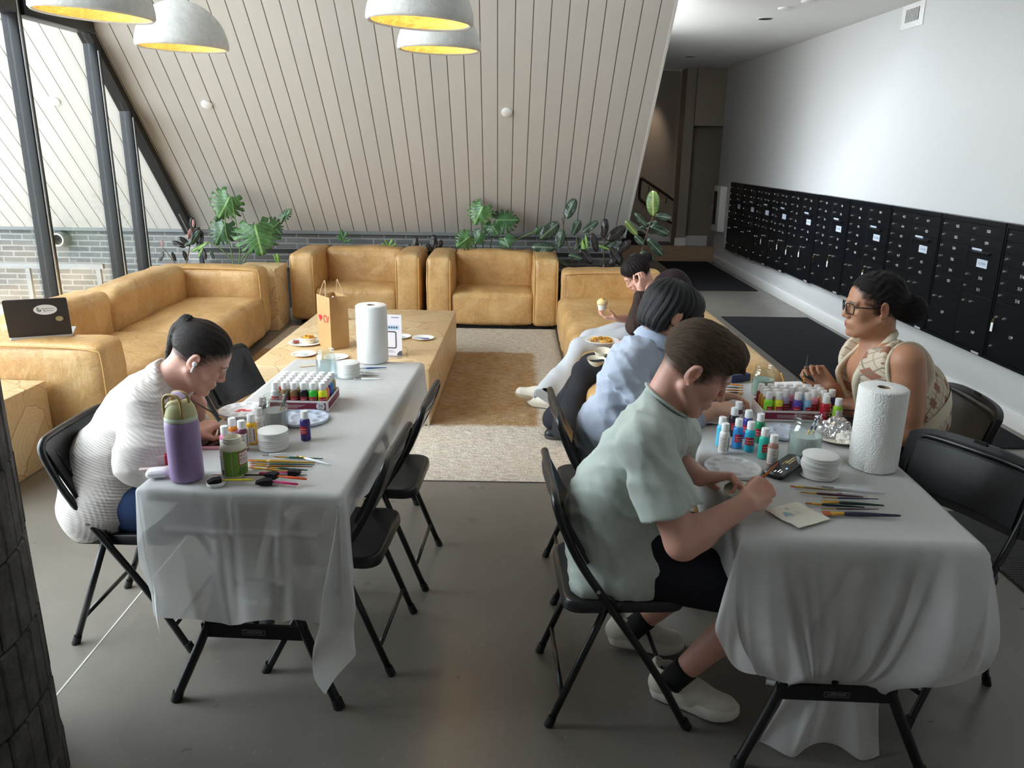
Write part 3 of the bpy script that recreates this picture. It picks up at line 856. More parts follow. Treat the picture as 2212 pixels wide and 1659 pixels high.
o_ = lockme.build('lock', LOCK); LOCKME = o_.data; bpy.data.objects.remove(o_)
def lock(y, z, parent):
    o = bpy.data.objects.new('lock', LOCKME); link(o); o.location = (XF-.008, y, z); adopt(o, parent); return o
def keyhang(y, z, big, label):
    t = thing('key_tag', label, 'key tag', (XF-.02, y, z), group='keys hanging from the parcel locker locks')
    MB().tube([(-.008+.0, .010*math.cos(a), -.012+.010*math.sin(a)) for a in [i*PI/6 for i in range(13)]], .0016, 6).build('ring', BRASS, t, smooth=180)
    if big: MB().prism(rrect(.024, .060, .004, 3), 0, .003, frame_M((-.008, 0, -.056), (0,-1,0), (0,0,1))).build('tag', TAGW, t)
    MB().b2((-.006, -.003, .0), (.004, .003, .004)).build('key_head', BRASS, t)
    MB().prism([(-.004,-.045),(.004,-.045),(.004,0),(-.004,0)], 0, .002, frame_M((-.0035, .004, -.022), (0,-1,0), (0,0,1))).build('key', BRASS, t)
nm = ['farthest', 'tenth', 'ninth', 'eighth', 'seventh', 'sixth', 'fifth', 'fourth', 'third', 'second', 'nearest']
n_cab = len(edges)-1
cab_doors = {1: ('502 to 511', 502), 2: ('413 to 501', 413), 3: ('403 to 412', 403), 0: ('513 to 521', 513)}
kt = {3:'with numbers 403 to 412', 4:'fifth from the near end', 5:'sixth from the near end', 6:'fourth from the extinguisher cabinet', 7:'third from the extinguisher cabinet'}
ordn = {0:'with numbers 514 to 517, cut by the frame', 1:'with numbers 502 to 511 and lockers 15P and 16P', 2:'with numbers 413 to 501, behind the woman in glasses', 3:'with numbers 403 to 412, fourth from the near end'}
far = ['', '', '', '', 'fifth from the near end of the row', 'sixth from the near end of the row', 'fourth from the extinguisher cabinet', 'third from the extinguisher cabinet', 'second from the extinguisher cabinet', 'closest to the extinguisher cabinet']
base = {0:513, 1:502, 2:413, 3:403, 4:329, 5:320, 6:311, 7:301, 8:211, 9:201}
for i in range(n_cab):
    y0, y1 = edges[i]+.006, edges[i+1]-.006
    zt, zb = ztop((y0+y1)/2)-.0, MBOT - .0
    zb = MBOT - .085*max(0, ((y0+y1)/2-7.5))/4.5
    lab = 'black wall mailbox cabinet ' + (ordn[i] if i in ordn else far[i])
    t = thing('mailbox_cabinet', lab, 'mailbox', (XR, (y0+y1)/2, zb), group='black mailbox cabinets on the white wall')
    inv = Matrix.Translation(-Vector(t.location))
    def P_(o, parent):
        return o
    c = MB(); c.b2((XF, y0, zb), (XR-.001, y1, zt)); b_ = c.build('cabinet', MBX, None, smooth=0)
    f = MB()
    for a in ((y0, y0+.012), (y1-.012, y1)): f.b2((XF-.012, a[0], zb+.0), (XF, a[1], zt))
    f.b2((XF-.014, y0, zt-.03), (XF, y1, zt)); f.b2((XF-.014, y0, zb), (XF, y1, zb+.022))
    tr = f.build('trim_frame', MBX, None, smooth=0)
    parts = [b_, tr]
    ym = (y0+y1)/2
    H = zt-.036-(zb+.026)
    rows = 10.6; rh = H/rows
    n = base[i]
    def door(ya, yb, za, zb_, txt=None, lk='left', kind='door'):
        d = MB().b2((XF-.0085, ya+.004, za+.002), (XF-.0005, yb-.004, zb_-.002), .0015, 1).build(kind, MBD, None, smooth=0)
        parts.append(d)
        yl = yb-.045                       # camera-left edge of the door
        if kind == 'door':
            lock(yl, (za+zb_)/2+.006, d)
            num(txt, (ya+yb)/2-.02, (za+zb_)/2, .030, d)
        return d
    # left column (larger y): six small doors + one parcel locker
    ztp = zt-.034
    for r_ in range(6):
        door(ym, y1-.012, ztp-(r_+1)*rh, ztp-r_*rh, str(n+r_))
    zz = ztp-6*rh
    d = MB().b2((XF-.0085, ym+.004, zb+.026), (XF-.0005, y1-.016, zz-.002), .0015, 1).build('parcel_locker', MBD, None, smooth=0); parts.append(d)
    lock(y1-.06, zz-.10, d); lock(y1-.15, zz-.095, d); lock(y1-.06, zb+.10, d); num('%dP' % (15-2*(i-1) if i > 0 else 17), ym+.19, zz-.20, .030, d)
    # right column: two doors, outgoing slot, US mail panel, two doors, locker
    ya = y0+.012
    for r_ in range(2): door(ya, ym, ztp-(r_+1)*rh, ztp-r_*rh, str(n+6+r_))
    z2 = ztp-2*rh
    d = MB().b2((XF-.0085, ya+.004, z2-rh*2.0+.002), (XF-.0005, ym-.004, z2-.002), .0015, 1).build('mail_panel', MBD, None, smooth=0); parts.append(d)
    s_ = MB().box((XF-.018, (ya+ym)/2+.03, z2-rh*.32), (.03, .26, .010), (0, R(-24), 0)).build('slot_flap', MBX, d, smooth=0)
    MB().b2((XF-.0115, (ya+ym)/2+.02, z2-rh*.23), (XF-.009, (ya+ym)/2+.14, z2-rh*.05)).build('slot_sticker', PLATE, d, smooth=0)
    MB().b2((XF-.0105, (ya+ym)/2-.07, z2-rh*1.60), (XF-.0086, (ya+ym)/2+.055, z2-rh*.90)).build('plate', PLATE, d, smooth=0)
    if i < 6:
        o = text('U.S. MAIL', 'plate_lettering', .022, FM((ya+ym)/2-.008, z2-rh*1.25, .0108), DARKTXT, d, 0)
    for r_ in range(2): door(ya, ym, z2-rh*2-(r_+1)*rh, z2-rh*2-r_*rh, str(n+8+r_))
    zz = z2-rh*4
    d = MB().b2((XF-.0085, ya+.004, zb+.026), (XF-.0005, ym-.004, zz-.002), .0015, 1).build('parcel_locker', MBD, None, smooth=0); parts.append(d)
    lock(ym-.06, zz-.06, d); lock(ym-.15, zz-.055, d); lock(ym-.06, zb+.10, d); num('%dP' % (16-2*(i-1) if i > 0 else 18), ya+.15, zz-.26, .030, d)
    MB().b2((XF-.0155, ya+.03, zb+.004), (XF-.0141, ya+.12, zb+.019)).build('sticker', mat('grey_sticker', srgb(170,172,176), .5), tr, smooth=0)
    for q in parts:
        q.matrix_world = inv; adopt(q, t); q.matrix_parent_inverse = Matrix()
        q.matrix_basis = inv
    if i in (3, 4, 5, 6, 7):
        keyhang(ym-.075, zz-.085, True, 'white key tag on a locker of the cabinet ' + (kt[i]))
    if i == 0:
        keyhang(y1-.06, ztp-6*rh-.112, True, 'clear key tag hanging from locker 17P at the near end of the mailboxes')
    if i in (4, 5, 6):
        keyhang(y1-.075, ztp-6*rh-.112, i == 5, 'small key on the outer locker of the cabinet ' + kt[i])

# fire extinguisher cabinet, switch plate, wall vent
t = thing('extinguisher_cabinet', 'white extinguisher cabinet on the wall beyond the mailboxes', 'cabinet', (XR, 12.62, .52))
MB().b2((-.10, -.21, 0), (0, .17, .68), .006).build('box', TRIMW, t)
MB().b2((-.108, -.05, .10), (-.101, .12, .60)).build('glass_panel', mat('smoked_panel', srgb(38,34,32), .2), t)
MB().tube(chaikin([(-.10,.14,.30),(-.14,.145,.30),(-.14,.145,.40),(-.10,.14,.40)],2), .006, 6).build('handle', LOCK, t)
t = MB().b2((XR-.012, 12.20, .34), (XR-.0005, 12.28, .52), .003).build('switch_plate', TRIMW); tag(t, 'small white wall plate between extinguisher cabinet and mailboxes', 'wall plate')
t = thing('wall_vent', 'white louvred air vent high on the right wall under the ceiling', 'vent', (XR, 7.19, 2.84))
MB().b2((-.010, -.19, -.105), (-.0005, .19, .085), .003).build('frame', TRIMW, t)
MB().b2((-.0125, -.115, -.055), (-.0101, .115, .045)).build('recess', mat('vent_shadow', srgb(60,58,56), .8), t, smooth=0)
mb = MB()
for k in range(9):
    y = -.104+k*.026; MB().b2((-.017, y-.0045, -.055), (-.0126, y+.0045, .045)).build('slat', TRIMW, t, smooth=0)
# ceiling fittings
for (px, py, dark, lab) in ((1653,40,True,'dark recessed downlight trim in the low ceiling, the one nearest the wall vent'),(1491,122,True,'dark recessed downlight far along the corridor ceiling'),(1695,17,False,'small white sprinkler cover on the low ceiling between the downlights'),(1746,2,False,'white smoke detector at the top edge of the picture')):
    p = at(px, py, z=2.93)
    t = thing('downlight' if dark else 'ceiling_disc', lab, 'downlight' if dark else 'ceiling fitting', p)
    if dark:
        MB().lathe([(.075,-.004),(.075,0)], seg=24).build('trim_ring', CEILW, t); MB().lathe([(.062,-.0055),(.062,-.0042)], seg=24).build('dark_lens', mat('lens_dark', srgb(30,28,27), .4), t)
    else:
        MB().lathe([(.05,-.014),(.056,-.01),(.056,0)], seg=24).build('cover', TRIMW, t)
# sprinkler cover discs on the planks
for (px, py, lab) in ((1095,242,'white round cover disc in the middle of the leaning plank wall'),(447,225,'white round cover disc on the plank wall between window and pendant lamps'),(117,217,'white round cover disc on the planks outside the glass')):
    v = (at(px, py, y=5)-_C); n_ = Vector((0,1,1)); tt = (Vector((0, YS, 0))-_C).dot(n_)/v.dot(n_); p = _C+v*tt
    o = MB().lathe([(.05,.0),(.05,.010),(.044,.014),(0,.014)], seg=28).build('cover_disc', TRIMW)
    o.matrix_world = frame_M(p+Vector((0,-.001,-.001)), (1,0,0), (0,-1,1)); o.rotation_mode = 'XYZ'
    tag(o, lab, 'sprinkler cover', 'white cover discs on the planks')

# ---------------------------------------------------------------- pendant lamps
def m_shade(name, inside):
    m, N, b = nodes(name)
    co = N.coords('Object')
    n = N.noise(co, 22, 6, .65); n2 = N.noise(co, 90, 3)
    if inside:
        c = N.ramp(N.noise(N.coords('Object', (1,1,3)), 16, 6, .7, 1.5), [(.3, srgb(222,176,96)), (.55, srgb(244,206,128)), (.72, srgb(254,228,170))])
        N.ln(c.outputs[0], b.inputs['Base Color']); b.inputs['Roughness'].default_value = .45; b.inputs['Metallic'].default_value = .25
        N.ln(N.bump(n, .9, .02), b.inputs['Normal'])
    else:
        c = N.ramp(n, [(.3, srgb(206,204,198)), (.7, srgb(226,224,219))])
        N.ln(c.outputs[0], b.inputs['Base Color']); b.inputs['Roughness'].default_value = .85
        N.ln(N.bump(n2, .25, .004, N.bump(n, .35, .012)), b.inputs['Normal'])
    return m
SHO, SHI = m_shade('paper_pulp_shade', False), m_shade('gold_leaf_lining', True)
BULB = mat('warm_bulb', (1,.8,.5), .5, emit=(1.0,.66,.28), estr=14)
CORD = mat('black_cord', srgb(20,20,20), .6)
def pendant(label, c, rad, tilt):
    t = thing('pendant_lamp', label, 'pendant lamp', c, group='white dome pendant lamps')
    t.rotation_euler = tilt
    h = rad*.98
    prof = [(rad*math.cos(a)*(1), h*math.sin(a)) for a in [i*(PI/2)/14 for i in range(15)]]
    out = [(rad, 0)] + prof[1:-1] + [(.02, h)]
    MB().lathe([(rad-.024, .004),(rad-.010,-.004),(rad,.008)]+[(r_, z+.004) for r_, z in out[1:]], seg=48, cap=False).build('shade', SHO, t, smooth=180)
    MB().lathe([(rad-.022,.003)]+[(r_*.92-.004, z*.9+.004) for r_, z in out[1:]], seg=48, cap=False).build('lining', SHI, t, smooth=180, recalc=False)
    MB().sphere((0,0,h*.5), .045, 16).build('bulb', BULB, t)
    MB().cyl((0,0,h*.62),(0,0,h), .02, seg=12).build('socket', CORD, t)
    MB().cyl((0,0,h),(0,0,5.07-c[2]), .004, seg=8).build('cord', CORD, t)
    l = bpy.data.lights.new('bulb_light', 'POINT'); l.energy = 1.5; l.color = (1,.80,.50); l.shadow_soft_size = .04
    lo = bpy.data.objects.new('bulb_light', l); link(lo); lo.location = Vector(c)+Vector((0,0,h*.32))
for lab, (ax, ay), (bx, by), Y, tl in (
    ('white dome pendant lamp cut by the top left corner, nearest the glass wall', (75,15), (328,50), 4.0, (0,R(3.0),0)),
    ('white dome pendant lamp lower and farther along the glass wall, whole dome visible', (298,100), (491,108), 5.15, (0,R(1.0),0)),
    ('white dome pendant lamp in the middle, overlapping another lamp below it', (790,40), (1023,60), 4.0, (0,R(2.4),0)),
    ('white dome pendant lamp in the middle, partly hidden below the nearer one', (858,105), (1039,112), 5.0, (0,R(.8),0))):
    a, b_ = at(ax, ay, y=Y), at(bx, by, y=Y); c = (a+b_)/2; rad = (b_-a).length/2
    pendant(lab, tuple(c), rad, tl)
# ================================================================ THINGS ON THE TABLES
ZT = .7482
def glass_mat(name, col, rough=.02):
    m, N, b = nodes(name)
    out = N.n['Material Output']; N.n.remove(b)
    tr = N.add('BsdfTransparent'); tr.inputs[0].default_value = (*col, 1)
    gl = N.add('BsdfGlossy'); gl.inputs['Roughness'].default_value = rough
    lw = N.add('LayerWeight'); lw.inputs[0].default_value = .35
    f = N.ramp(lw.outputs['Facing'], [(0, (.05,)*3), (.6, (.14,)*3), (1, (.75,)*3)])
    mx = N.add('MixShader'); N.ln(f.outputs[0], mx.inputs[0]); N.ln(tr.outputs[0], mx.inputs[1]); N.ln(gl.outputs[0], mx.inputs[2])
    N.ln(mx.outputs[0], out.inputs[0]); return m
GLASS = glass_mat('jar_glass', (.95,.97,.96))
WPL = mat('white_plastic', srgb(236,236,238), .38)
CAPW = mat('white_cap', srgb(240,240,240), .42)
LRED = mat('label_red', srgb(176,30,48), .45)
LWHT = mat('label_white', srgb(232,230,226), .5)
def paint(hexv): return mat('paint_'+hexv, srgb(hexv), .32)
def add_label(t, r, z0, z1, a0, a1, m, name='label'):
    n = 12; mb = MB()
    rows = [[Vector((r*math.cos(a0+(a1-a0)*i/n), r*math.sin(a0+(a1-a0)*i/n), z)) for i in range(n+1)] for z in (z0, z1)]
    outer = [[Vector((p.x*(1-.0004/r), p.y*(1-.0004/r), p.z)) for p in q] for q in rows]
    mb.ring_loft(rows, closed_ring=False, cap=False)
    return mb.build(name, m, t, smooth=180)
PB = {}
def paint_bottle(hexv, label, loc, rz=0, group=None, kind='red'):
    key = (hexv, kind)
    if key not in PB:
        t = thing('paint_bottle', label, 'paint bottle', loc, rz, group)
        MB().lathe([(.0,0),(.0165,0),(.0175,.002),(.0175,.064),(.0165,.071),(.0135,.076),(.0115,.077)], seg=20).build('body', paint(hexv), t, smooth=40)
        MB().lathe([(.0118,.0772),(.0118,.080),(.0133,.0805),(.0128,.103),(.0118,.105),(0,.105)], seg=20).build('cap', CAPW, t, smooth=40)
        if kind == 'red':
            l = add_label(t, .0178, .024, .052, R(-150), R(-40), LRED)
            add_label(l, .0180, .0415, .0430, R(-140), R(-50), LWHT, 'stripe'); add_label(l, .0180, .0330, .0342, R(-140), R(-50), LWHT, 'stripe')
            add_label(l, .0180, .0280, .0286, R(-125), R(-65), LWHT, 'stripe')
        else:
            l = add_label(t, .0178, .008, .062, R(-160), R(-20), LWHT)
            for q in range(7): add_label(l, .0180, .014+q*.0065, .0158+q*.0065, R(-140), R(-140+[70,55,80,60,75,50,65][q]), mat('label_grey_print', srgb(150,140,138), .6), 'print')
            add_label(l, .0180, .012, .058, R(-40), R(-28), mat('label_dark_print', srgb(90,84,90), .6), 'bar')
        PB[key] = t; return t
    return dup(PB[key], loc, rz, label, group)

rnd = random.Random(5)
def bottle_tray(tag_, o, ang, nx, ny, front, cols, group, near_label):
    """cardboard tray and its bottles; o = front right corner, ang = heading of the front edge"""
    sp = .0365
    t = thing('paint_tray', 'maroon and white cardboard tray of craft paint bottles on the %s table' % tag_, 'tray', o, ang)
    W, D, h = nx*sp+.008, ny*sp+.008, .042
    TR = mat('tray_maroon', srgb(126,30,56), .5); TW = mat('tray_white', srgb(232,228,228), .5)
    MB().b2((-W, 0, 0), (0, D, .003)).build('base', TW, t)
    for nm, lo, hi in (('front', (-W,-.0025,0), (0,0,h)), ('back', (-W,D,0), (0,D+.0025,h)), ('side', (0,-.0025,0), (.0025,D+.0025,h)), ('side', (-W-.0025,-.0025,0), (-W,D+.0025,h))):
        MB().b2(lo, hi).build(nm+'_panel' if nm != 'side' else 'side_panel', TW, t, smooth=0)
    MB().b2((-W+.006,-.0036,.008), (-.006,-.0026,h-.008)).build('band', TR, t, smooth=0)
    MB().b2((.0026,.006,.008), (.0036,D-.006,h-.008)).build('band', TR, t, smooth=0)
    M = frame_M((-.026,-.0042,h/2), (1,0,0), (0,0,1))
    d = MB().lathe([(.0165,0),(.0165,.0006)], seg=24, M=M).build('badge', TW, t, smooth=0)
    M2 = frame_M((-.026,-.0050,h/2+.003), (1,0,0), (0,0,1)); text('36', 'badge_number', .020, M2, mat('maroon_print', srgb(70,20,40), .5), d, 0)
    M3 = frame_M((-.026,-.0050,h/2-.0085), (1,0,0), (0,0,1)); text('pc', 'badge_unit', .009, M3, MATS['maroon_print'], d, 0)
    for q in range(3):
        MB().b2((-W*.80, -.0040, .014+q*.005), (-W*(.5-.06*q), -.0037, .0152+q*.005)).build('print_line', TW, t, smooth=0)
    Mo = Matrix.Translation(o) @ Matrix.Rotation(ang, 4, 'Z')
    for j in range(ny):
        for i in range(nx):
            hexv = (front.get((i, j)) or cols[(i*5+j*3) % len(cols)])
            if hexv == 'x': continue
            p = Mo @ Vector((-W+.004+sp*(i+.5), .004+sp*(j+.5), .0035))
            nmn = CN.get(hexv, 'coloured')
            if j == 0: lab = '%s paint bottle, %s in the front row of the %s tray' % (nmn,  ['first','second','third','fourth','fifth','sixth','seventh','eighth','ninth'][i], tag_)
            elif i == nx-1: lab = '%s paint bottle on the aisle side of the %s tray, %s behind the corner' % (nmn, tag_, ['','first','second','third','fourth','fifth'][j])
            else: lab = near_label
            paint_bottle(hexv, lab, p, rnd.uniform(-.5,.5), group)
CN = {'8a6a3e':'brown','7d5f38':'olive brown','1d1d22':'black','3fc23c':'bright green','e8ee2c':'neon yellow','f08a56':'orange','4a3c9c':'violet','4a86c8':'mid blue','b59a5c':'gold','f0a0b4':'pink','e8d8b0':'cream','c8b8d8':'lilac','d43a30':'red','f4f4f4':'white','b8862c':'ochre','8fe03c':'lime','e8e838':'yellow','5a4aa8':'purple','8cc0e4':'sky blue','e8a888':'peach','e0b090':'tan pink','b4a8cc':'pale violet','d8d8d4':'pale grey','7a2434':'maroon'}
cols = ['f0a0b4','e8d8b0','c8b8d8','d43a30','f4f4f4','8cc0e4','b59a5c']
fl = at(708, 889, z=ZT)
aL = LT['a']
bottle_tray('left', fl, aL+R(2), 6, 5, {(0,0):'d8d8d4',(1,0):'8a6a3e',(2,0):'7d5f38',(3,0):'1d1d22',(4,0):'3fc23c',(5,0):'e8ee2c',(5,1):'f08a56',(5,2):'4a3c9c',(5,3):'4a86c8',(5,4):'b59a5c'}, cols,
    'craft paint bottles in the left tray', 'white-capped paint bottle standing inside the left table\'s paint tray')
fr = at(1797, 912, z=ZT)
bottle_tray('right', fr, RT['a']+R(1), 7, 4, {(0,0):'8fe03c',(1,0):'e8e838',(2,0):'x',(3,0):'5a4aa8',(4,0):'8cc0e4',(5,0):'x',(6,0):'e0b090',(7,0):'d8d8d4',(0,1):'b8862c',(0,2):'b8862c',(0,3):'7a2434',(1,1):'7a2434',(2,1):'b4a8cc',(6,1):'e8a888',(7,1):'e8a888',(3,1):'x',(4,1):'x'}, cols,
    'craft paint bottles in the right tray', 'white-capped paint bottle standing inside the right table\'s paint tray')
LB = [(490,985,'e87aa8','white','pink paint bottle beside the glue jar on the left table'),(506,966,'f0962c','white','orange paint bottle just behind the pink one on the left table'),
      (526,972,'7a3c58','white','maroon paint bottle with pale label between pink bottle and coaster stack'),(546,957,'f0b828','white','golden yellow paint bottle beside the cloudy water jar'),
      (562,942,'e8e8e8','white','white paint bottle tucked behind the golden yellow one'),(661,949,'3a2c74','red','dark purple paint bottle standing alone on the left table'),
      (571,916,'54545c','white','grey paint bottle behind the cloudy water jar, by the white palette')]
for px, py, h, k, l in LB: paint_bottle(h, l, at(px, py, z=ZT), rnd.uniform(-.3,.5), 'loose paint bottles on the left table', k)
RB = [(1556,962,'58c0e0','red','light blue paint bottle hidden behind the white one on the right table'),(1562,977,'f0f0f0','white','white paint bottle with grey print, front left of the loose group'),
      (1582,940,'26262c','red','black paint bottle behind the blue ones on the right table'),(1591,926,'5c3040','white','dark maroon paint bottle at the back of the loose group'),
      (1591,966,'3c8cd0','red','mid blue paint bottle with red label on the right table'),(1612,946,'3c3c94','red','indigo paint bottle between the two blue ones'),
      (1617,973,'30b0d4','red','turquoise blue paint bottle with red label on the right table'),(1638,954,'2c9060','red','dark green paint bottle behind the teal one'),
      (1647,988,'3cc0b0','red','teal paint bottle with red label, next to the tan one'),(1666,1004,'b08878','white','tan paint bottle turned to its white label, nearest the phone'),
      (1778,912,'c02034','red','red paint bottle beside the right tray, next to the lime one'),(1791,897,'2c2c60','red','navy paint bottle behind the red and lime ones'),(1805,918,'98cc34','white','lime green paint bottle beside the red one, right of the tray')]
for px, py, h, k, l in RB: paint_bottle(h, l, at(px, py, z=ZT), rnd.uniform(-.3,.5), 'loose paint bottles on the right table', k)

# ---- coasters / round blanks
COAST = mat('white_coaster', srgb(226,226,224), .6, bump=.05, bscale=160)
_c = MB().lathe([(.0,0),(.0485,0),(.0505,.0012),(.0505,.0056),(.0485,.0068),(0,.0068)], seg=40).build('coaster', COAST, smooth=50)
CM = _c.data; bpy.data.objects.remove(_c)
OR = ['bottom','second','third','fourth','fifth','sixth','seventh','eighth','ninth','tenth']
def stack(px, py, n, r, what, grp, jit=.0015):
    b = at(px, py, z=ZT)
    for i in range(n):
        o = bpy.data.objects.new('coaster', CM); link(o); s = r/.0505
        o.scale = (s, s, 1.0)
        o.location = b + Vector((rnd.uniform(-jit,jit), rnd.uniform(-jit,jit), i*.0071))
        tag(o, ('topmost' if i == n-1 else OR[i]+(' from the table' if i else '')) + ' white round coaster of the stack ' + what, 'coaster', grp)
stack(592, 966, 9, .0505, 'by the cloudy water jar', 'coasters stacked by the cloudy jar')
stack(754, 812, 9, .049, 'beside the far paper towel roll', 'coasters stacked by the far towel roll')
stack(1768, 1026, 10, .0560, 'that the phone leans on', 'coasters stacked behind the phone', .003)

# ---- glass jars
def jar(px, py, label, r, h, liq, lev, brushes=()):
    c = at(px, py, z=ZT); t = thing('glass_jar', label, 'jar', c, group='glass jars of paint water')
    pr = [(r*.86,0),(r*.97,.004),(r,.014),(r,h*.66),(r*.93,h*.76),(r*.80,h*.83),(r*.79,h*.86),(r*.84,h*.87),(r*.84,h*.885),(r*.79,h*.895),(r*.79,h*.94),(r*.83,h*.95),(r*.83,h*.985),(r*.79,h)]
    inn = [(q-.0028, z) for q, z in pr[::-1] if z > .006]+[(r*.8,.006),(0,.006)]
    MB().lathe([(0,0)]+pr+inn, seg=36, cap=False).build('glass', GLASS, t, smooth=180)
    MB().lathe([(0,.008),(r*.9,.008),(r*.925,.016),(r*.925,min(lev,h*.65)),(0,min(lev,h*.65))], seg=32).build('water', liq, t, smooth=50)
    return t, c
jar(597, 926, 'glass jar of cloudy grey water with two brushes, middle of the left table', .047, .128, mat('grey_water', srgb(176,176,178), .12), .072)
jar(706, 812, 'glass jar with clear pale blue water at the far end of the left table', .045, .125, glass_mat('pale_blue_water', (.84,.91,.95)), .070)
jar(1735, 990, 'glass jar of milky water with two striped brushes on the right table', .054, .150, mat('milky_water', srgb(204,214,212), .12), .085)
jar(1646, 852, 'glass jar of pale green water at the far end of the right table', .047, .128, mat('green_water', srgb(150,178,168), .12), .068)
# ---- paint brushes
FER = mat('gold_ferrule', srgb(206,160,62), .28, .85)
SIL = mat('steel_ferrule', srgb(190,190,192), .3, .85)
BRI = mat('orange_bristle', srgb(176,92,34), .7, var=.3, vscale=200, stretch=(1,1,.1))
def brush(label, tip, end, hexv, fw=.004, flat=False, r=.0034, fer=None, group='paint brushes on the tables', bris=None, clear=None):
    tip, end = Vector(tip), Vector(end); d = (end-tip); L = d.length; u = d/L
    t = thing('paint_brush', label, 'paint brush', tuple(tip), group=group)
    m = clear or mat('handle_'+hexv, srgb(hexv), .28)
    sd = Vector((-u.y, u.x, 0)).normalized() if abs(u.z) < .95 else Vector((1,0,0))
    P = lambda s: u*s
    MB().tube([P(L*.26), P(L*.34), P(L*.5), P(L*.75), P(L*.97), P(L)], [r*.85, r*1.15, r*1.1, r*.8, r*.55, r*.3], 10).build('handle', m, t, smooth=180)
    if flat:
        rings = []
        for s, w, h in ((.10*L, fw*1.25, .0022), (.16*L, fw, .003), (.27*L, r*.95, r*.95)):
            rings.append([P(s)+sd*w*math.cos(a)+Vector((0,0,1))*h*math.sin(a) for a in [2*PI*i/14 for i in range(14)]])
        MB().ring_loft(rings).build('ferrule', fer or FER, t, smooth=60)
        rings = [[P(s)+sd*w*math.cos(a)+Vector((0,0,1))*h*math.sin(a) for a in [2*PI*i/14 for i in range(14)]] for s, w, h in ((0, fw*1.2, .0008), (.03*L, fw*1.3, .0018), (.102*L, fw*1.2, .002))]
        MB().ring_loft(rings).build('bristles', bris or BRI, t, smooth=60)
    else:
        MB().tube([P(.10*L), P(.27*L)], [r*.7, r*.9], 10).build('ferrule', fer or FER, t, smooth=60)
        MB().tube([P(0), P(.04*L), P(.102*L)], [r*.08, r*.55, r*.62], 8).build('bristles', bris or BRI, t, smooth=180)
    return t
def lay(label, a, b, hexv, z=.0042, **k):
    return brush(label, at(*a, z=ZT+z), at(*b, z=ZT+z), hexv, **k)
g = 'paint brushes spread on the left table'
lay('dark green handled brush, farthest of the fan of brushes behind the glue jar', (590,987), (698,991), '24503c', group=g)
lay('thick golden handled brush in the fan on the left table', (536,994), (681,1000), 'b08a3c', r=.0052, flat=True, fw=.006, group=g)
lay('teal handled brush under the golden one in the fan', (538,1002), (680,1004), '2c5a5c', group=g)
lay('brown handled brush in the middle of the fan', (538,1006), (676,1008), '8a5a2c', group=g)
lay('deep green handled brush below the brown one in the fan', (575,1010), (665,1016), '1f4a3a', group=g)
lay('pale gold handled brush nearest the foam brushes', (538,1010), (652,1021), 'c4a050', flat=True, fw=.005, group=g)
lay('thin dark brush lying in front of the glue jar, mostly hidden', (455,1026), (664,1026), '3c2c30', r=.0024, group=g)
CLR = glass_mat('clear_acrylic', (.90,.92,.95), .1)
lay('clear handled brush poking out at the end of the fan', (640,985), (715,1004), 'ffffff', clear=mat('frosted_acrylic', srgb(224,228,234), .25), r=.0044, group=g)
lay('white plastic brush beside the coaster stack on the left table', (566,984), (622,979), 'f0f0f0', fer=SIL, group=g)
g = 'brushes behind the far coaster stack'
for k, (a, b, hx, nm) in enumerate((((772,796),(836,794),'2c4a8c','blue handled brush right in front of the far paper towel roll'),((772,803),(822,806),'e4e8ec','white handled brush beside the far coaster stack'),((770,811),(818,812),'78786c','grey handled brush beside the far coaster stack'),((764,818),(826,818),'eceff2','thin white brush nearest the camera beside the far coaster stack'))):
    lay(nm, a, b, hx, fer=SIL, bris=SIL if hx[0] == 'e' else None, group=g)
g = 'paint brushes spread on the right table'
lay('tan handled brush nearest the phone on the right table', (1707,1050), (1815,1060), 'a08658', flat=True, fw=.004, group=g)
lay('clear handled brush beyond the tan one on the right table', (1760,1049), (1912,1066), 'ffffff', clear=MATS['frosted_acrylic'], r=.005, fer=SIL, bris=WPL, group=g)
lay('maroon handled brush second from the coaster stack', (1726,1063), (1866,1074), '5a2430', group=g)
lay('short clear acrylic brush lying along the maroon one', (1800,1064), (1874,1071), 'ffffff', clear=MATS['frosted_acrylic'], r=.0042, fer=SIL, bris=WPL, group=g)
lay('thin navy brush between the maroon and the green ones', (1775,1075), (1899,1078), '2c3050', r=.0024, group=g)
lay('green handled flat brush with wide gold ferrule', (1776,1083), (1910,1092), '1c3c30', flat=True, fw=.0075, r=.0045, group=g, bris=FER)
lay('black-green handled brush touching the paper napkin', (1740,1087), (1868,1096), '24343a', flat=True, fw=.004, r=.004, group=g)
lay('thin maroon brush just above the big navy one', (1772,1099), (1899,1100), '4c2430', r=.0022, group=g)
lay('big navy handled flat brush, closest to the table edge', (1777,1108), (1946,1114), '34384e', flat=True, fw=.0115, r=.0062, z=.006, group=g)
def stand(label, a, b, ya, yb, hexv, **k):
    return brush(label, at(*a, y=ya), at(*b, y=yb), hexv, **k)
j = at(597, 926, z=ZT)
stand('dark green brush leaning in the cloudy grey water jar', (603,893), (622,842), j.y, j.y+.02, '20483c', r=.0026, group='brushes standing in jars')
stand('second dark brush leaning in the cloudy grey water jar', (608,893), (625,838), j.y+.012, j.y+.03, '2a3040', r=.0024, group='brushes standing in jars')
j = at(1735, 990, z=ZT)
STR = nodes('striped_handle'); 
m_, N_, b_ = STR
sx_ = N_.add('SeparateXYZ'); N_.ln(N_.coords('Object'), sx_.inputs[0])
N_.ln(N_.ramp(N_.math('FRACT', N_.math('MULTIPLY', N_.math('ADD', sx_.outputs[0], sx_.outputs[2]), 26)), [(.45, srgb(44,56,104)), (.5, srgb(220,226,236))], 'CONSTANT').outputs[0], b_.inputs['Base Color'])
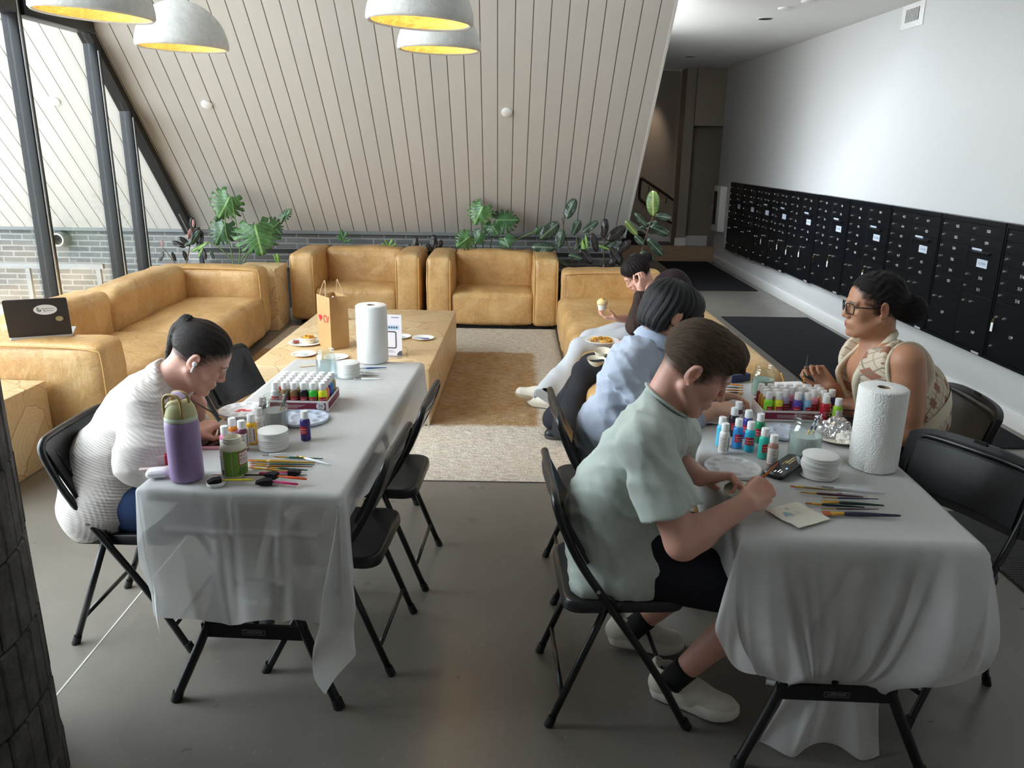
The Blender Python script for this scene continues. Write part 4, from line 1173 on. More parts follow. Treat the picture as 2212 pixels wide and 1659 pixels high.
stand('navy and white striped brush standing in the milky water jar', (1741,944), (1772,893), j.y, j.y+.02, '2c3868', clear=m_, group='brushes standing in jars', r=.003)
stand('second striped brush standing in the milky water jar', (1751,946), (1777,892), j.y+.014, j.y+.03, '2c3868', clear=m_, group='brushes standing in jars', r=.003)
g = 'brushes bundled at the far end of the right table'
for k, (x0, y0, x1, y1, hx) in enumerate(((1606,833,1566,829,'d07818'),(1606,838,1564,836,'5a5a60'),(1605,844,1562,842,'b86414'),(1606,849,1563,847,'3c2c28'),(1604,852,1566,852,'c87020'))):
    lay('%s orange-bristled brush of the bundle beside the far green water jar' % ['farthest','second','third','fourth','nearest'][k], (x0,y0), (x1,y1), hx, flat=True, fw=.005, z=.006, group=g)

# ---- foam brushes
FOAM = mat('black_foam', srgb(30,30,33), .9, bump=.3, bscale=400)
def foam(label, f0, f1, end, hexv, z=.009):
    a, b, e = [at(*q, z=ZT+z) for q in (f0, f1, end)]
    t = thing('foam_brush', label, 'foam brush', tuple(a), group='foam brushes on the left table')
    a_, b2, e2 = Vector(), b-a, e-a
    u = (b2).normalized(); sd = Vector((-u.y, u.x, 0)); L = b2.length
    rg = [[u*s+sd*w*cx+Vector((0,0,h*cz)) for cx, cz in ((-1,-1),(1,-1),(1,1),(-1,1))] for s, w, h in ((0,.011,.0012),(L*.45,.0125,.0085),(L,.0125,.0085))]
    MB().ring_loft(rg).build('foam', FOAM, t, smooth=30)
    u2 = (e2-b2).normalized(); L2 = (e2-b2).length
    MB().tube([b2-u2*.004, b2+u2*L2*.2, b2+u2*L2*.5, e2], [.0036,.0034,.0048,.0040], 8, flat=(.7,1.2)).build('handle', mat('foam_handle_'+hexv, srgb(hexv), .35), t, smooth=180)
foam('yellow handled foam brush resting on the white lid', (447,1042), (478,1037), (548,1036), 'd8c828', .014)
foam('orange handled foam brush in the pile of foam brushes', (573,1024), (598,1028), (662,1035), 'f05a20', .020)
foam('magenta handled foam brush nearest the table edge', (552,1042), (588,1040), (643,1046), 'd81e7c')
foam('pink handled foam brush pointing away from the others', (650,1020), (622,1021), (560,1022), 'e83e8c')
# ---- lid, airpods case, bottle, glue jar, phone ...
t = MB().lathe([(0,0),(.026,0),(.027,.002),(.027,.009),(.025,.0105),(.022,.0075),(0,.0075)], seg=36).build('jar_lid', WPL, smooth=50); t.location = at(467, 1046, z=ZT); tag(t, 'white glue jar lid under the yellow foam brush', 'lid')
t = cushion((.062,.048,.023), r=.0112, puff=(.002,.002,.002), n=8, wr=0).build('earbud_case', WPL, smooth=180); t.location = at(341, 1029, z=ZT)+Vector((0,0,.0125)); t.rotation_euler = (0,0,R(12)); tag(t, 'white earbud charging case by the lavender bottle at the table corner', 'earbud case')
LAV, SAGE = mat('lavender_coat', srgb(150,128,172), .42), mat('sage_plastic', srgb(182,178,132), .45)
t = thing('water_bottle', 'lavender insulated water bottle with sage lid at the near corner of the left table', 'water bottle', at(405, 1032, z=ZT), R(-15))
MB().lathe([(0,0),(.044,0),(.0485,.004),(.050,.012),(.050,.172),(.049,.184),(.0465,.190)], seg=48).build('body', LAV, t, smooth=50)
MB().lathe([(.0468,.1902),(.0478,.192),(.0478,.200),(.0465,.204)], seg=48).build('collar', mat('pale_green_ring', srgb(196,206,186), .45), t, smooth=40)
MB().lathe([(.0466,.2042),(.0462,.212),(.041,.232),(.034,.244),(.022,.248),(0,.249)], seg=48).build('lid', SAGE, t, smooth=50)
mb = MB(); rg = [(-.030,.205),(-.031,.236),(-.029,.262),(-.020,.274),(.0,.277),(.020,.274),(.029,.262),(.031,.236),(.030,.205)]
for s in (-1,1):
    MB().tube(chaikin([(x, s*.019-.014, z) for x, z in rg], 2), .0042, 8).build('handle_rim', mat('gold_trim_plastic', srgb(176,148,92), .4), t, smooth=180)
Pf = lambda u, v: Vector(((u-.5)*.050, -.030+v*.034, .262+.013*(1-(2*u-1)**2)))
sheet(Pf, 14, 4, .007, 'handle_pad', mat('lavender_pad', srgb(190,172,206), .5), t)
GL = mat('glue_white', srgb(226,222,204), .4); GG = mat('label_green', srgb(120,158,66), .5)
t = thing('glue_jar', 'open jar of white craft glue with green label beside the lavender bottle', 'glue jar', at(508, 1024, z=ZT))
MB().lathe([(0,0),(.037,0),(.0395,.003),(.0395,.088),(.037,.098),(.029,.106),(.0275,.108),(.0275,.112),(.029,.113),(.029,.116),(.0275,.117),(.0275,.124),(.0255,.125),(.025,.112),(0,.110)], seg=40).build('body', GL, t, smooth=50)
l = add_label(t, .0398, .006, .088, R(-118), R(60), GG)
add_label(t, .0398, .006, .088, R(-165), R(-118.5), LWHT, 'back_label')
for q in range(6): add_label(t, .0400, .020+q*.009, .024+q*.009, R(-150), R(-134), mat('grey_code_print', srgb(120,120,120), .6), 'print')
add_label(t, .0400, .010, .026, R(-132), R(-121), mat('barcode_print', srgb(60,60,60), .6), 'barcode')
def on_cyl(body, r, ang, z, size, m, name):
    p = Vector((r*math.cos(ang), r*math.sin(ang), z)); return text(body, name, size, frame_M(p, (-math.sin(ang), math.cos(ang), 0), (0,0,1)), m, l, 0)
add_label(l, .0401, .040, .084, R(-50), R(18), LRED, 'badge_border'); add_label(l, .0403, .043, .081, R(-47), R(15), LWHT, 'badge')
RT_ = mat('badge_red_print', srgb(190,40,44), .5); DT_ = mat('badge_dark_print', srgb(40,60,40), .6)
for ch, a, z, sz in (('M',-38,.070,.015),('O',-20,.070,.013),('D',-4,.070,.013),('P',-42,.057,.014),('O',-30,.057,.013),('D',-18,.057,.013),('G',-6,.057,.013),('E',6,.057,.013)):
    on_cyl(ch, .0405, R(a), z, sz, RT_, 'lettering')
for ch, a in zip('MATTE', (-36,-27,-19,-11,-3)): on_cyl(ch, .0405, R(a), .048, .007, DT_, 'lettering')
for q in range(4): add_label(l, .0400, .012+q*.006, .0145+q*.006, R(-60+q*4), R(8-q*6), DT_, 'print')
t = thing('phone', 'phone in a pink case lying under the seated woman\'s hands', 'phone', at(455, 962, z=ZT), R(4)); MB().prism(rrect(.150,.075,.012,4), 0, .009).build('case', mat('pink_case', srgb(222,158,168), .4), t); MB().prism(rrect(.140,.066,.009,4), .0091, .0097).build('screen', mat('dark_screen', srgb(24,18,20), .12), t)
t = thing('small_box', 'small pale wooden box with red band behind the lavender bottle', 'box', at(358, 1000, z=ZT), R(20)); MB().b2((-.045,-.02,0),(.03,.02,.032),.002).build('box', mat('pale_pink_wood', srgb(222,204,198), .6), t); MB().b2((.0,-.0205,.0),(.022,.0206,.0325)).build('band', mat('red_band', srgb(206,36,66), .5), t)
t = MB().b2((-.06,-.009,0),(.06,.009,.006),.001).build('wood_stick', MATS['pale_pink_wood']); t.location = at(345, 1013, z=ZT); t.rotation_euler = (0,0,R(14)); tag(t, 'flat pale wood stick between earbud case and lavender bottle', 'stick')
t = MB().prism(rrect(.075,.010,.0049,4), 0, .002).build('craft_stick', mat('birch', srgb(222,196,150), .6)); t.location = at(664, 791, z=ZT); t.rotation_euler = (0,0,R(22)); tag(t, 'wooden craft stick near the far glass jar', 'stick')
# ---- palettes
PALW = mat('palette_white', srgb(226,228,232), .3, trans=.0); PALB = mat('palette_blue_white', srgb(206,216,234), .32)
def palette(label, px, py, r, m, blobs=(), rz=0, deep=.012, n=10):
    t = thing('paint_palette', label, 'palette', at(px, py, z=ZT), rz, 'round plastic paint palettes')
    def H(x, y):
        d = math.hypot(x, y)/r; a = math.atan2(y, x)
        z = .010
        k = round(a/(2*PI/n)); ca = k*2*PI/n
        dd = math.hypot(x-.76*r*math.cos(ca), y-.76*r*math.sin(ca))/(r*.185)
        z -= .008*max(0, 1-dd**4) if dd < 1 else 0
        z -= .006*max(0, 1-(d/.50)**6) if d < .5 else 0
        return z
    nr, na = 26, 80; mb = MB(); rings = []
    for i in range(1, nr+1):
        q = r*(i/nr)
        rings.append([Vector((q*math.cos(2*PI*j/na), q*math.sin(2*PI*j/na), H(q*math.cos(2*PI*j/na), q*math.sin(2*PI*j/na)))) for j in range(na)])
    rings.append([Vector((p.x*1.02, p.y*1.02, .004)) for p in rings[-1]]); rings.append([Vector((p.x, p.y, .0005)) for p in rings[-2]])
    rings.append([Vector((p.x*.02, p.y*.02, .0004)) for p in rings[-2]])
    mb.ring_loft(rings).build('dish', m, t, smooth=60)
    for (bx, by, br, hx) in blobs:
        b_ = MB().lathe([(br,0),(br*.8,.0012),(br*.4,.0018),(0,.002)], seg=14).build('paint_blob', paint(hx), t, smooth=180); b_.location = (bx*r, by*r, H(bx*r, by*r)+.0002); b_.scale = (1.3,.8,1)
    return t
palette('white palette with red paint in its middle under the seated woman\'s hand', 527, 889, .092, PALW, [(-.1,.1,.013,'d03030'),(.15,-.05,.014,'e06a6a'),(-.25,-.1,.010,'d85050'),(.76,0,.008,'e08080')], .2)
palette('pale blue palette with raised rim between water jar and paint tray', 656, 906, .092, PALB, [], .1)
palette('empty white palette in front of the man\'s hands', 1582, 1014, .090, PALW, [], .3)
palette('pale blue deep palette between the tray and the milky jar', 1696, 936, .085, PALB, [], .6)
palette('grey-white palette with green and blue paint by the far towel sheet', 1556, 884, .095, mat('palette_grey', srgb(190,194,196), .35), [(.0,.3,.010,'8aa83c'),(.3,.1,.012,'7a98a4'),(-.3,-.1,.011,'9aa4ac')], .9)
# ---- paper towel rolls
def m_towel(name, quilt):
    m, N, b = nodes(name); co = N.coords('Object')
    b.inputs['Base Color'].default_value = (*srgb(236,235,233), 1); b.inputs['Roughness'].default_value = .9
    if quilt:
        v = N.add('TexVoronoi'); v.inputs['Scale'].default_value = 36; N.ln(co, v.inputs['Vector'])
        s_ = N.math('SINE', N.math('MULTIPLY', v.outputs['Distance'], 24)); N.ln(N.bump(s_, .20, .003, N.bump(N.noise(co, 300, 2), .1, .002)), b.inputs['Normal'])
    else: N.ln(N.bump(N.noise(co, 120, 5, .7), .5, .005), b.inputs['Normal'])
    return m
def towel(label, px, py, r, h, quilt):
    t = thing('paper_towel_roll', label, 'paper towel roll', at(px, py, z=ZT), group='paper towel rolls')
    rc = .021
    MB().lathe([(rc,.0),(r-.004,0),(r,.004),(r*1.006,h*.5),(r,h-.005),(r-.006,h),(rc,h-.001),(rc,.0)], seg=64, cap=False).build('roll', m_towel('towel_quilted' if quilt else 'towel_plain', quilt), t, smooth=50)
    MB().lathe([(rc-.0005,.001),(rc-.0005,h-.003),(rc-.002,h-.003),(rc-.002,.001)], seg=32, cap=False).build('core', mat('card_core', srgb(150,128,104), .8), t, smooth=50)
    if quilt:
        a0 = R(-118); P = [(r*1.012*math.cos(a0+R(i*4)), r*1.012*math.sin(a0+R(i*4))) for i in range(-4, 8)]
        mb = MB(); mb.ring_loft([[Vector((x, y, z)) for x, y in P] for z in (.001, h*.5, h-.006)], closed_ring=False, cap=False); mb.build('loose_sheet', MATS['towel_quilted'], t, smooth=180)
towel('quilted white paper towel roll in front of the woman in the argyle vest', 1884, 1006, .076, .272, True)
towel('plain white paper towel roll at the far end of the left table', 806, 779, .073, .272, False)
# ---- napkin, wet sheet, plate with foil, basket, phone
def crumple(name, poly_w, poly_d, amp, sc, m, label, cat, loc, rz, layers=1, seed=0, zoff=0):
    P = lambda u, v: Vector(((u-.5)*poly_w + .01*noise.noise(Vector((v*3,seed,1))), (v-.5)*poly_d + .008*noise.noise(Vector((u*3,seed,2))), zoff+.0035+amp*abs(noise.noise(Vector((u*sc, v*sc, seed))))))
    o = sheet(P, 24, 24, .0022, name, m, None); o.location = loc; o.rotation_euler = (0,0,rz); tag(o, label, cat); return o
def m_napkin():
    m, N, b = nodes('painted_napkin'); co = N.coords('Object')
    col = srgb(226,222,208)
    def spot(c, r): 
        d = N.add('VectorMath'); d.operation = 'DISTANCE'; mpn = N.add('VectorMath'); mpn.operation = 'ADD'
        nz = N.add('TexNoise'); nz.inputs['Scale'].default_value = 60; N.ln(co, nz.inputs['Vector'])
        sc = N.add('VectorMath'); sc.operation = 'SCALE'; sc.inputs['Scale'].default_value = .02; N.ln(nz.outputs['Color'], sc.inputs[0]); N.ln(co, mpn.inputs[0]); N.ln(sc.outputs[0], mpn.inputs[1])
        N.ln(mpn.outputs[0], d.inputs[0]); d.inputs[1].default_value = (c[0]+.01, c[1]+.01, .01); return N.ramp(d.outputs['Value'], [(r*.75, (1,1,1)), (r, (0,0,0))]).outputs[0]
    cc = N.mix(N.math('MULTIPLY', spot((-.026,.010), .017), .75), col, srgb(120,172,190)); cc = N.mix(N.math('MULTIPLY', spot((-.004,.042), .010), .7), cc, srgb(134,150,148)); cc = N.mix(N.math('MULTIPLY', spot((.010,.008), .009), .6), cc, srgb(170,160,120))
    N.ln(cc, b.inputs['Base Color']); b.inputs['Roughness'].default_value = .9; N.ln(N.bump(N.noise(co, 160, 3), .3, .003), b.inputs['Normal']); return m
o = crumple('paper_napkin', .125, .125, .004, 3, m_napkin(), 'folded paper napkin with blue paint smudges at the table corner', 'napkin', at(1722, 1114, z=ZT), R(28), seed=3)
o2 = crumple('paper_towel_sheet', .26, .14, .010, 5, mat('damp_paper', srgb(222,220,212), .9), 'crumpled paper towel sheet in front of the man\'s face', 'paper towel', at(1530, 905, z=ZT), R(-5), seed=9)
t = thing('paper_plate', 'cream paper plate with foil and a crumpled tissue on the right table', 'plate', at(1812, 946, z=ZT))
PLC = mat('cream_plate', srgb(226,218,200), .6)
def plate_prof(r, h): return [(0,.001),(r*.66,.001),(r*.74,.004),(r*.94,h),(r,h+.001),(r*.995,h+.003),(r*.93,h+.003),(r*.73,.0065),(r*.65,.0035),(0,.0035)]
MB().lathe(plate_prof(.105,.013), seg=48).build('dish', PLC, t, smooth=60)
def lump(label, name, loc, rx, rz_, m, seed, amp, cat, n=28):
    mb = MB(); bmesh.ops.create_icosphere(mb.bm, subdivisions=5, radius=1)
    for v in mb.bm.verts:
        d = v.co.normalized(); k = 1+amp*(noise.noise(d*3+Vector((seed,0,0)))+.6*abs(noise.noise(d*8+Vector((seed,2,0))))+.35*abs(noise.noise(d*19+Vector((seed,5,0)))))
        v.co = Vector((d.x*rx*k, d.y*rx*k, max(-.0, d.z*rz_*k)))
    o = mb.build(name, m, smooth=25); o.location = loc; tag(o, label, cat); return o
FOIL = mat('foil', srgb(212,212,214), .22, .9)
pz = Vector(at(1812, 946, z=ZT))
lump('crumpled silver foil dome on the cream paper plate', 'foil_ball', pz+Vector((.0,.030,.0040)), .058, .058, FOIL, 2, .22, 'foil')
lump('crumpled white tissue in front of the foil on the cream plate', 'tissue', pz+Vector((.008,-.046,.0040)), .034, .034, mat('tissue_white', srgb(236,232,226), .8), 7, .3, 'tissue')
t = thing('wire_basket', 'low black wire basket behind the foil on the right table', 'basket', at(1822, 912, z=ZT), R(-4))
for z in (.004, .034): MB().tube([(x, y, z) for x, y in rrect(.15,.09,.014,4)]+[(.075,.031,z)], .0022, 6).build('rim', CORD, t, smooth=180)
for k, (x, y) in enumerate(rrect(.15,.09,.014,4)[::2]): MB().cyl((x,y,.004),(x,y,.034), .0013, seg=5).build('wire', CORD, t)
MB().prism(rrect(.146,.086,.012,4), .0012, .0025).build('base', CORD, t)
t = thing('phone', 'black phone with lit dark screen leaning on the coaster stack', 'phone')
BR, TR = at(1671,1044,z=ZT+.006), at(1764,977,z=ZT+.050)
TL = min((at(1739,960,z=ZT+.05+k*.002) for k in range(-10,60)), key=lambda q: abs((q-TR).length-.072))
xd = (TR-BR).normalized(); Lp = .156
sd = (TL-TR); sd = (sd - xd*sd.dot(xd)).normalized()
Mp = frame_M((TR+BR)/2+sd*.036, xd, sd); t.matrix_world = Mp; t.rotation_mode = 'XYZ'
MB().prism(rrect(Lp,.074,.012,5), -.010, 0).build('case', mat('black_case', srgb(20,20,22), .4), t)
sc = MB().prism(rrect(Lp-.010,.066,.009,5), .0002, .0008).build('screen', mat('phone_screen', srgb(14,15,18), .1, emit=srgb(26,26,30), estr=.4), t)
EG = mat('screen_gold', srgb(90,82,50), .3, emit=srgb(120,106,60), estr=.5); EB = mat('screen_blue', srgb(120,170,220), .3, emit=srgb(120,170,220), estr=.8); EW = mat('screen_white', srgb(220,220,220), .3, emit=srgb(210,210,205), estr=.7)
for x, y, w_, h_, m in ((.035,.004,.050,.006,EG),(.028,-.006,.040,.004,EG),(.015,.012,.030,.003,EG),(-.045,-.006,.018,.004,EW),(-.052,.004,.012,.003,EW),(-.050,-.016,.014,.003,EW)):
    MB().prism([(x-w_/2,y-h_/2),(x+w_/2,y-h_/2),(x+w_/2,y+h_/2),(x-w_/2,y+h_/2)], .0009, .0011).build('screen_mark', m, sc)
MB().lathe([(.004,.0009),(.004,.0012)], seg=16, c=(-.022,-.018,0)).build('screen_button', EB, sc)
t = MB().b2((-.05,-.03,0),(.05,.03,.035),.003).build('navy_box', mat('navy_card', srgb(36,48,84), .6)); t.location = at(1592, 822, z=ZT); t.rotation_euler=(0,0,R(20)); tag(t, 'small navy box at the far end of the right table behind the brush bundle', 'box')
PAPER = mat('white_paper', srgb(236,236,238), .8)
t = MB().prism(rrect(.20,.15,.003,2), 0, .0012).build('paper_sheet', PAPER); t.location = at(1700, 836, z=ZT); t.rotation_euler=(0,0,R(8)); tag(t, 'blank white sheet of paper by the far green water jar', 'paper')
t = MB().prism(rrect(.22,.18,.003,2), 0, .0012).build('paper_sheet', PAPER); t.location = at(440, 945, z=ZT)+Vector((0,.03,0)); t.rotation_euler=(0,0,R(-8)); tag(t, 'white paper under the hands of the woman in the knit sweater', 'paper')

# ================================================================ COFFEE TABLE
ZC = .3936
KR = mat('kraft_paper', srgb(186,148,100), .75, var=.08, vscale=6, bump=.15, bscale=30, bdist=.01)
def bag():
    b0 = at(722, 748, z=ZC)
    t = thing('paper_bag', 'brown paper shopping bag with red heart logo on the coffee table', 'paper bag', (b0.x, b0.y, ZC), R(-52))
    w_, d_, h_ = .20, .135, .36
    mb = MB(); rings = []
    for z, s in ((0,.94),(.02,1),(.12,1.0),(.24,.99),(h_,.98)):
        rings.append([Vector((x*s, y*(s if z else 1), z)) for x, y in ((-w_/2,-d_/2),(0,-d_/2),(w_/2,-d_/2),(w_/2-(.03*z/h_),0),(w_/2,d_/2),(0,d_/2),(-w_/2,d_/2),(-w_/2+(.03*z/h_),0))])
    mb.ring_loft(rings, cap=False); mb.face([p for p in rings[0]][::-1])
    inner = [[Vector((p.x*.985, p.y*.975, p.z)) for p in r_] for r_ in rings[::-1]]
    mb.ring_loft([rings[-1]]+inner, cap=False)
    mb.build('sack', KR, t, smooth=25, recalc=False)
    for s in (-1, 1):
        MB().tube(chaikin([(-.05, s*(d_/2-.001), h_-.06),(-.042, s*(d_/2-.002), h_+.02),(-.012, s*(d_/2-.02), h_+.09),(.0, s*(d_/2-.022), h_+.105),(.012, s*(d_/2-.02), h_+.09),(.042, s*(d_/2-.002), h_+.02),(.05, s*(d_/2-.001), h_-.06)], 2), .0028, 6).build('handle', mat('twine', srgb(206,176,130), .8), t, smooth=180)
    RED = mat('bag_red', srgb(206,36,52), .6)
    hp = []
    for i in range(40):
        a = 2*PI*i/40; hp.append((.0026*16*math.sin(a)**3*.62, .0026*(13*math.cos(a)-5*math.cos(2*a)-2*math.cos(3*a)-math.cos(4*a))*.62))
    Mf = frame_M((-.048, -d_/2-.0012, .205), (1,0,0), (0,0,1))
    MB().prism(hp, 0, .0006, Mf).build('heart_logo', RED, t, smooth=0)
    o = text('CV', 'letters', .075, frame_M((.045, -d_/2-.0014, .203), (1,0,0), (0,0,1)), RED, t, .0004)
    o.scale = (.85,1,1)
    mb = MB(); mb.grid(lambda u, v: Vector(((u-.5)*.13, (v-.5)*.09, .30+.07*abs(noise.noise(Vector((u*4,v*4,3)))))), 10, 10); mb.build('tissue', PAPER, t, smooth=30)
bag()
PLW = mat('white_plate', srgb(236,235,232), .5)
def cplate(label, px, py, r, blobs=(), m=PLW, group='paper plates on the coffee table'):
    c = at(px, py, z=ZC); t = thing('paper_plate', label, 'plate', c, group=group)
    MB().lathe(plate_prof(r,.010), seg=48).build('dish', m, t, smooth=60)
    for bx, by, br, hx in blobs:
        b_ = MB().lathe([(br,0),(br*.8,.0012),(br*.4,.0018),(0,.002)], seg=14).build('paint_blob', paint(hx), t, smooth=180); b_.location = (bx*r, by*r, .0037); b_.scale = (1.5,.8,1)
    return c
c = cplate('white paper plate holding a bowl of yellow chips and a cup of salsa', 660, 742, .118)
t = thing('snack_bowl', 'small pale bowl of yellow chips on the plate beside the paper bag', 'bowl', c+Vector((.022,.015,.0042)))
MB().lathe([(0,0),(.036,0),(.056,.038),(.0575,.041),(.054,.040),(.034,.004),(0,.004)], seg=36).build('bowl', PLC, t, smooth=50)
mb = MB()
CHIP = mat('yellow_chips', srgb(222,170,70), .6, var=.2, vscale=50)
def chips(n, r, seed, h=.0):
    q = random.Random(seed); mb = MB()
    for i in range(n):
        a, d = q.random()*6.28, r*math.sqrt(q.random()); M = Matrix.Translation((d*math.cos(a), d*math.sin(a), h+.010*q.random()+.014*(1-d/r))) @ Euler((q.uniform(-.8,.8), q.uniform(-.8,.8), q.random()*6)).to_matrix().to_4x4()
        mb.prism([(-.016,-.010),(.016,-.010),(.0,.018)], 0, .0015, M)
    return mb
o = chips(46, .042, 3, .026).build('chips', CHIP, t, smooth=0); o['kind'] = 'stuff'
t = thing('salsa_cup', 'small clear cup of red salsa on the plate beside the chips', 'cup', c+Vector((-.062,-.012,.0042)))
MB().lathe([(.020,0),(.025,.026),(.0242,.026),(.019,.001)], seg=24).build('cup', CLR, t, smooth=50); MB().lathe([(0,.001),(.0188,.001),(.0225,.017),(0,.018)], seg=24).build('salsa', mat('salsa_red', srgb(176,62,36), .4, var=.3, vscale=120), t, smooth=50)
cplate('white paper plate with pale blue paint, nearest the left table', 656, 767, .082, [(.1,.2,.016,'8ab4d0'),(-.2,.1,.012,'b8ccd8'),(.2,-.2,.012,'9aa4ac'),(.3,.1,.012,'e8c0a8')])
cplate('white paper plate half hidden behind the far glass jar and coasters', 726, 774, .080, [(.2,.0,.012,'9ab4c8')])
cplate('white paper plate with a bright blue and purple paint smear', 914, 732, .080, [(-.1,.1,.020,'58b0dc'),(.2,.0,.022,'3c7cd0'),(.35,-.25,.018,'5a3c9c'),(-.4,.2,.014,'b8b8b4'),(.1,-.2,.014,'c86070')])
cplate('white paper plate half hidden by the printed stand-up sign', 866, 729, .076, [(.2,.0,.014,'7ab4d4')])
t = MB().lathe([(0,0),(.030,0),(.031,.002),(.031,.042),(.029,.044),(0,.043)], seg=32).build('tape_tub', WPL, smooth=50); t.location = at(746, 690, z=ZC); tag(t, 'small round white tub behind the paper bag', 'tub')
c = at(838, 769, z=ZC)
t = thing('table_sign', 'clear stand with a printed white sheet behind the far paper towel roll', 'sign', c, R(-6))
ACR = glass_mat('acrylic_sheet', (.96,.97,.97), .03)
MB().b2((-.10,-.001,.0),(.10,.001,.285)).build('holder', ACR, t, smooth=0); MB().b2((-.10,-.05,0),(.10,.04,.0025)).build('foot', ACR, t, smooth=0)
pg = MB().b2((-.098,-.0022,.004),(.098,-.0011,.282)).build('sheet', mat('sign_paper', srgb(226,222,232), .6), t, smooth=0)
INK = mat('sign_ink', srgb(74,74,80), .6); INKB = mat('sign_blue', srgb(168,196,222), .6)
fm = lambda x, z: frame_M((x, -.0026, z), (1,0,0), (0,0,1))
MB().prism(rrect(.16,.028,.002,2), 0, .0002, fm(-.0,.196)).build('blue_band', INKB, pg, smooth=0)
for q in range(9):
    MB().prism(rrect(.011,.012,.002,1), 0, .0002, frame_M((-.064+q*.016,-.0030,.196), (1,0,0), (0,0,1))).build('print_block', INK, pg, smooth=0)
mb = MB(); o_, i_ = rrect(.125,.118,.014,4), rrect(.108,.101,.008,4)
vs = [[mb.bm.verts.new(fm(0,.112) @ Vector((x,y,0))) for x, y in q] for q in (o_, i_)]
for k in range(len(o_)): mb.bm.faces.new((vs[0][k], vs[0][(k+1)%len(o_)], vs[1][(k+1)%len(o_)], vs[1][k]))
mb.build('border', INK, pg, smooth=0)
for q, wd in ((.040,.10),(.030,.12)): MB().prism(rrect(wd,.004,.001,1), 0, .0002, fm(-.01,q)).build('print_line', mat('sign_grey', srgb(150,148,156), .6), pg, smooth=0)
MB().prism(rrect(.05,.007,.001,1), 0, .0002, fm(.055,.262)).build('print_line', MATS['sign_grey'], pg, smooth=0)
MB().prism([(0,0)]+[(-.034*math.cos(R(a)), .034*math.sin(R(a))) for a in range(0,91,10)], 0, .0002, fm(.097,.006)).build('corner_mark', INK, pg, smooth=0)
# ================================================================ LAPTOP ON THE SOFA ARM
la, lb = at(22, 736, z=.662), at(156, 727, z=.662)
xd = (lb-la).normalized(); mid = (la+lb)/2
t = thing('laptop', 'open dark laptop with an oval sticker standing on the sofa arm', 'laptop', tuple(mid), math.atan2(xd.y, xd.x))
Wl = (lb-la).length+.006; LG = mat('laptop_grey', srgb(58,54,53), .4, .4)
lid = MB().prism(rrect(Wl,.225,.010,4), -.006, 0, Matrix.Translation((0,.006,.012)) @ Matrix.Rotation(R(102-.0),4,'X') @ Matrix.Translation((0,.1125,0))).build('lid', LG, t, smooth=30)
bs = MB().prism(rrect(Wl,.22,.010,4), .0, .014, Matrix.Translation((0,.115,.0))).build('base', mat('laptop_silver', srgb(190,190,192), .4, .6), t, smooth=30)
Ml = Matrix.Translation((0,.006,.012)) @ Matrix.Rotation(R(102),4,'X')
Ms = lambda x, y, z=.0006: Ml @ Matrix.Translation((x, y, z))
ov = [(.058*math.cos(2*PI*i/40), .030*math.sin(2*PI*i/40)) for i in range(40)]
st = MB().prism(ov, 0, .0006, Ms(Wl*.14,.160,.0002)).build('oval_sticker', mat('sticker_white', srgb(216,214,212), .5), lid, smooth=0)
text('Big Brothers\nBig Sisters', 'sticker_text', .0125, Ms(Wl*.14+.015,.160,.001), mat('sticker_ink', srgb(70,66,68), .6), st, 0)
for k in range(3):
    MB().tube(chaikin([Ms(Wl*.14-.040+k*.0035,.176,.0011) @ Vector((0,0,0)), Ms(Wl*.14-.040+k*.0035,.150+k*.0025,.0011) @ Vector(), Ms(Wl*.14-.026,.150+k*.0025,.0011) @ Vector(), Ms(Wl*.14-.020-k*.002,.157,.0011) @ Vector(), Ms(Wl*.14-.026,.164-k*.001,.0011) @ Vector()], 1), .0009, 4).build('sticker_emblem', MATS['sticker_ink'] if k < 2 else mat('emblem_green', srgb(96,140,92), .6), st)
MB().prism([(.019*math.cos(2*PI*i/30), .015*math.sin(2*PI*i/30)) for i in range(30)], 0, .0006, Ms(Wl*.335,.102,.0002)).build('round_sticker', mat('sticker_gold', srgb(156,140,104), .5), lid, smooth=0)
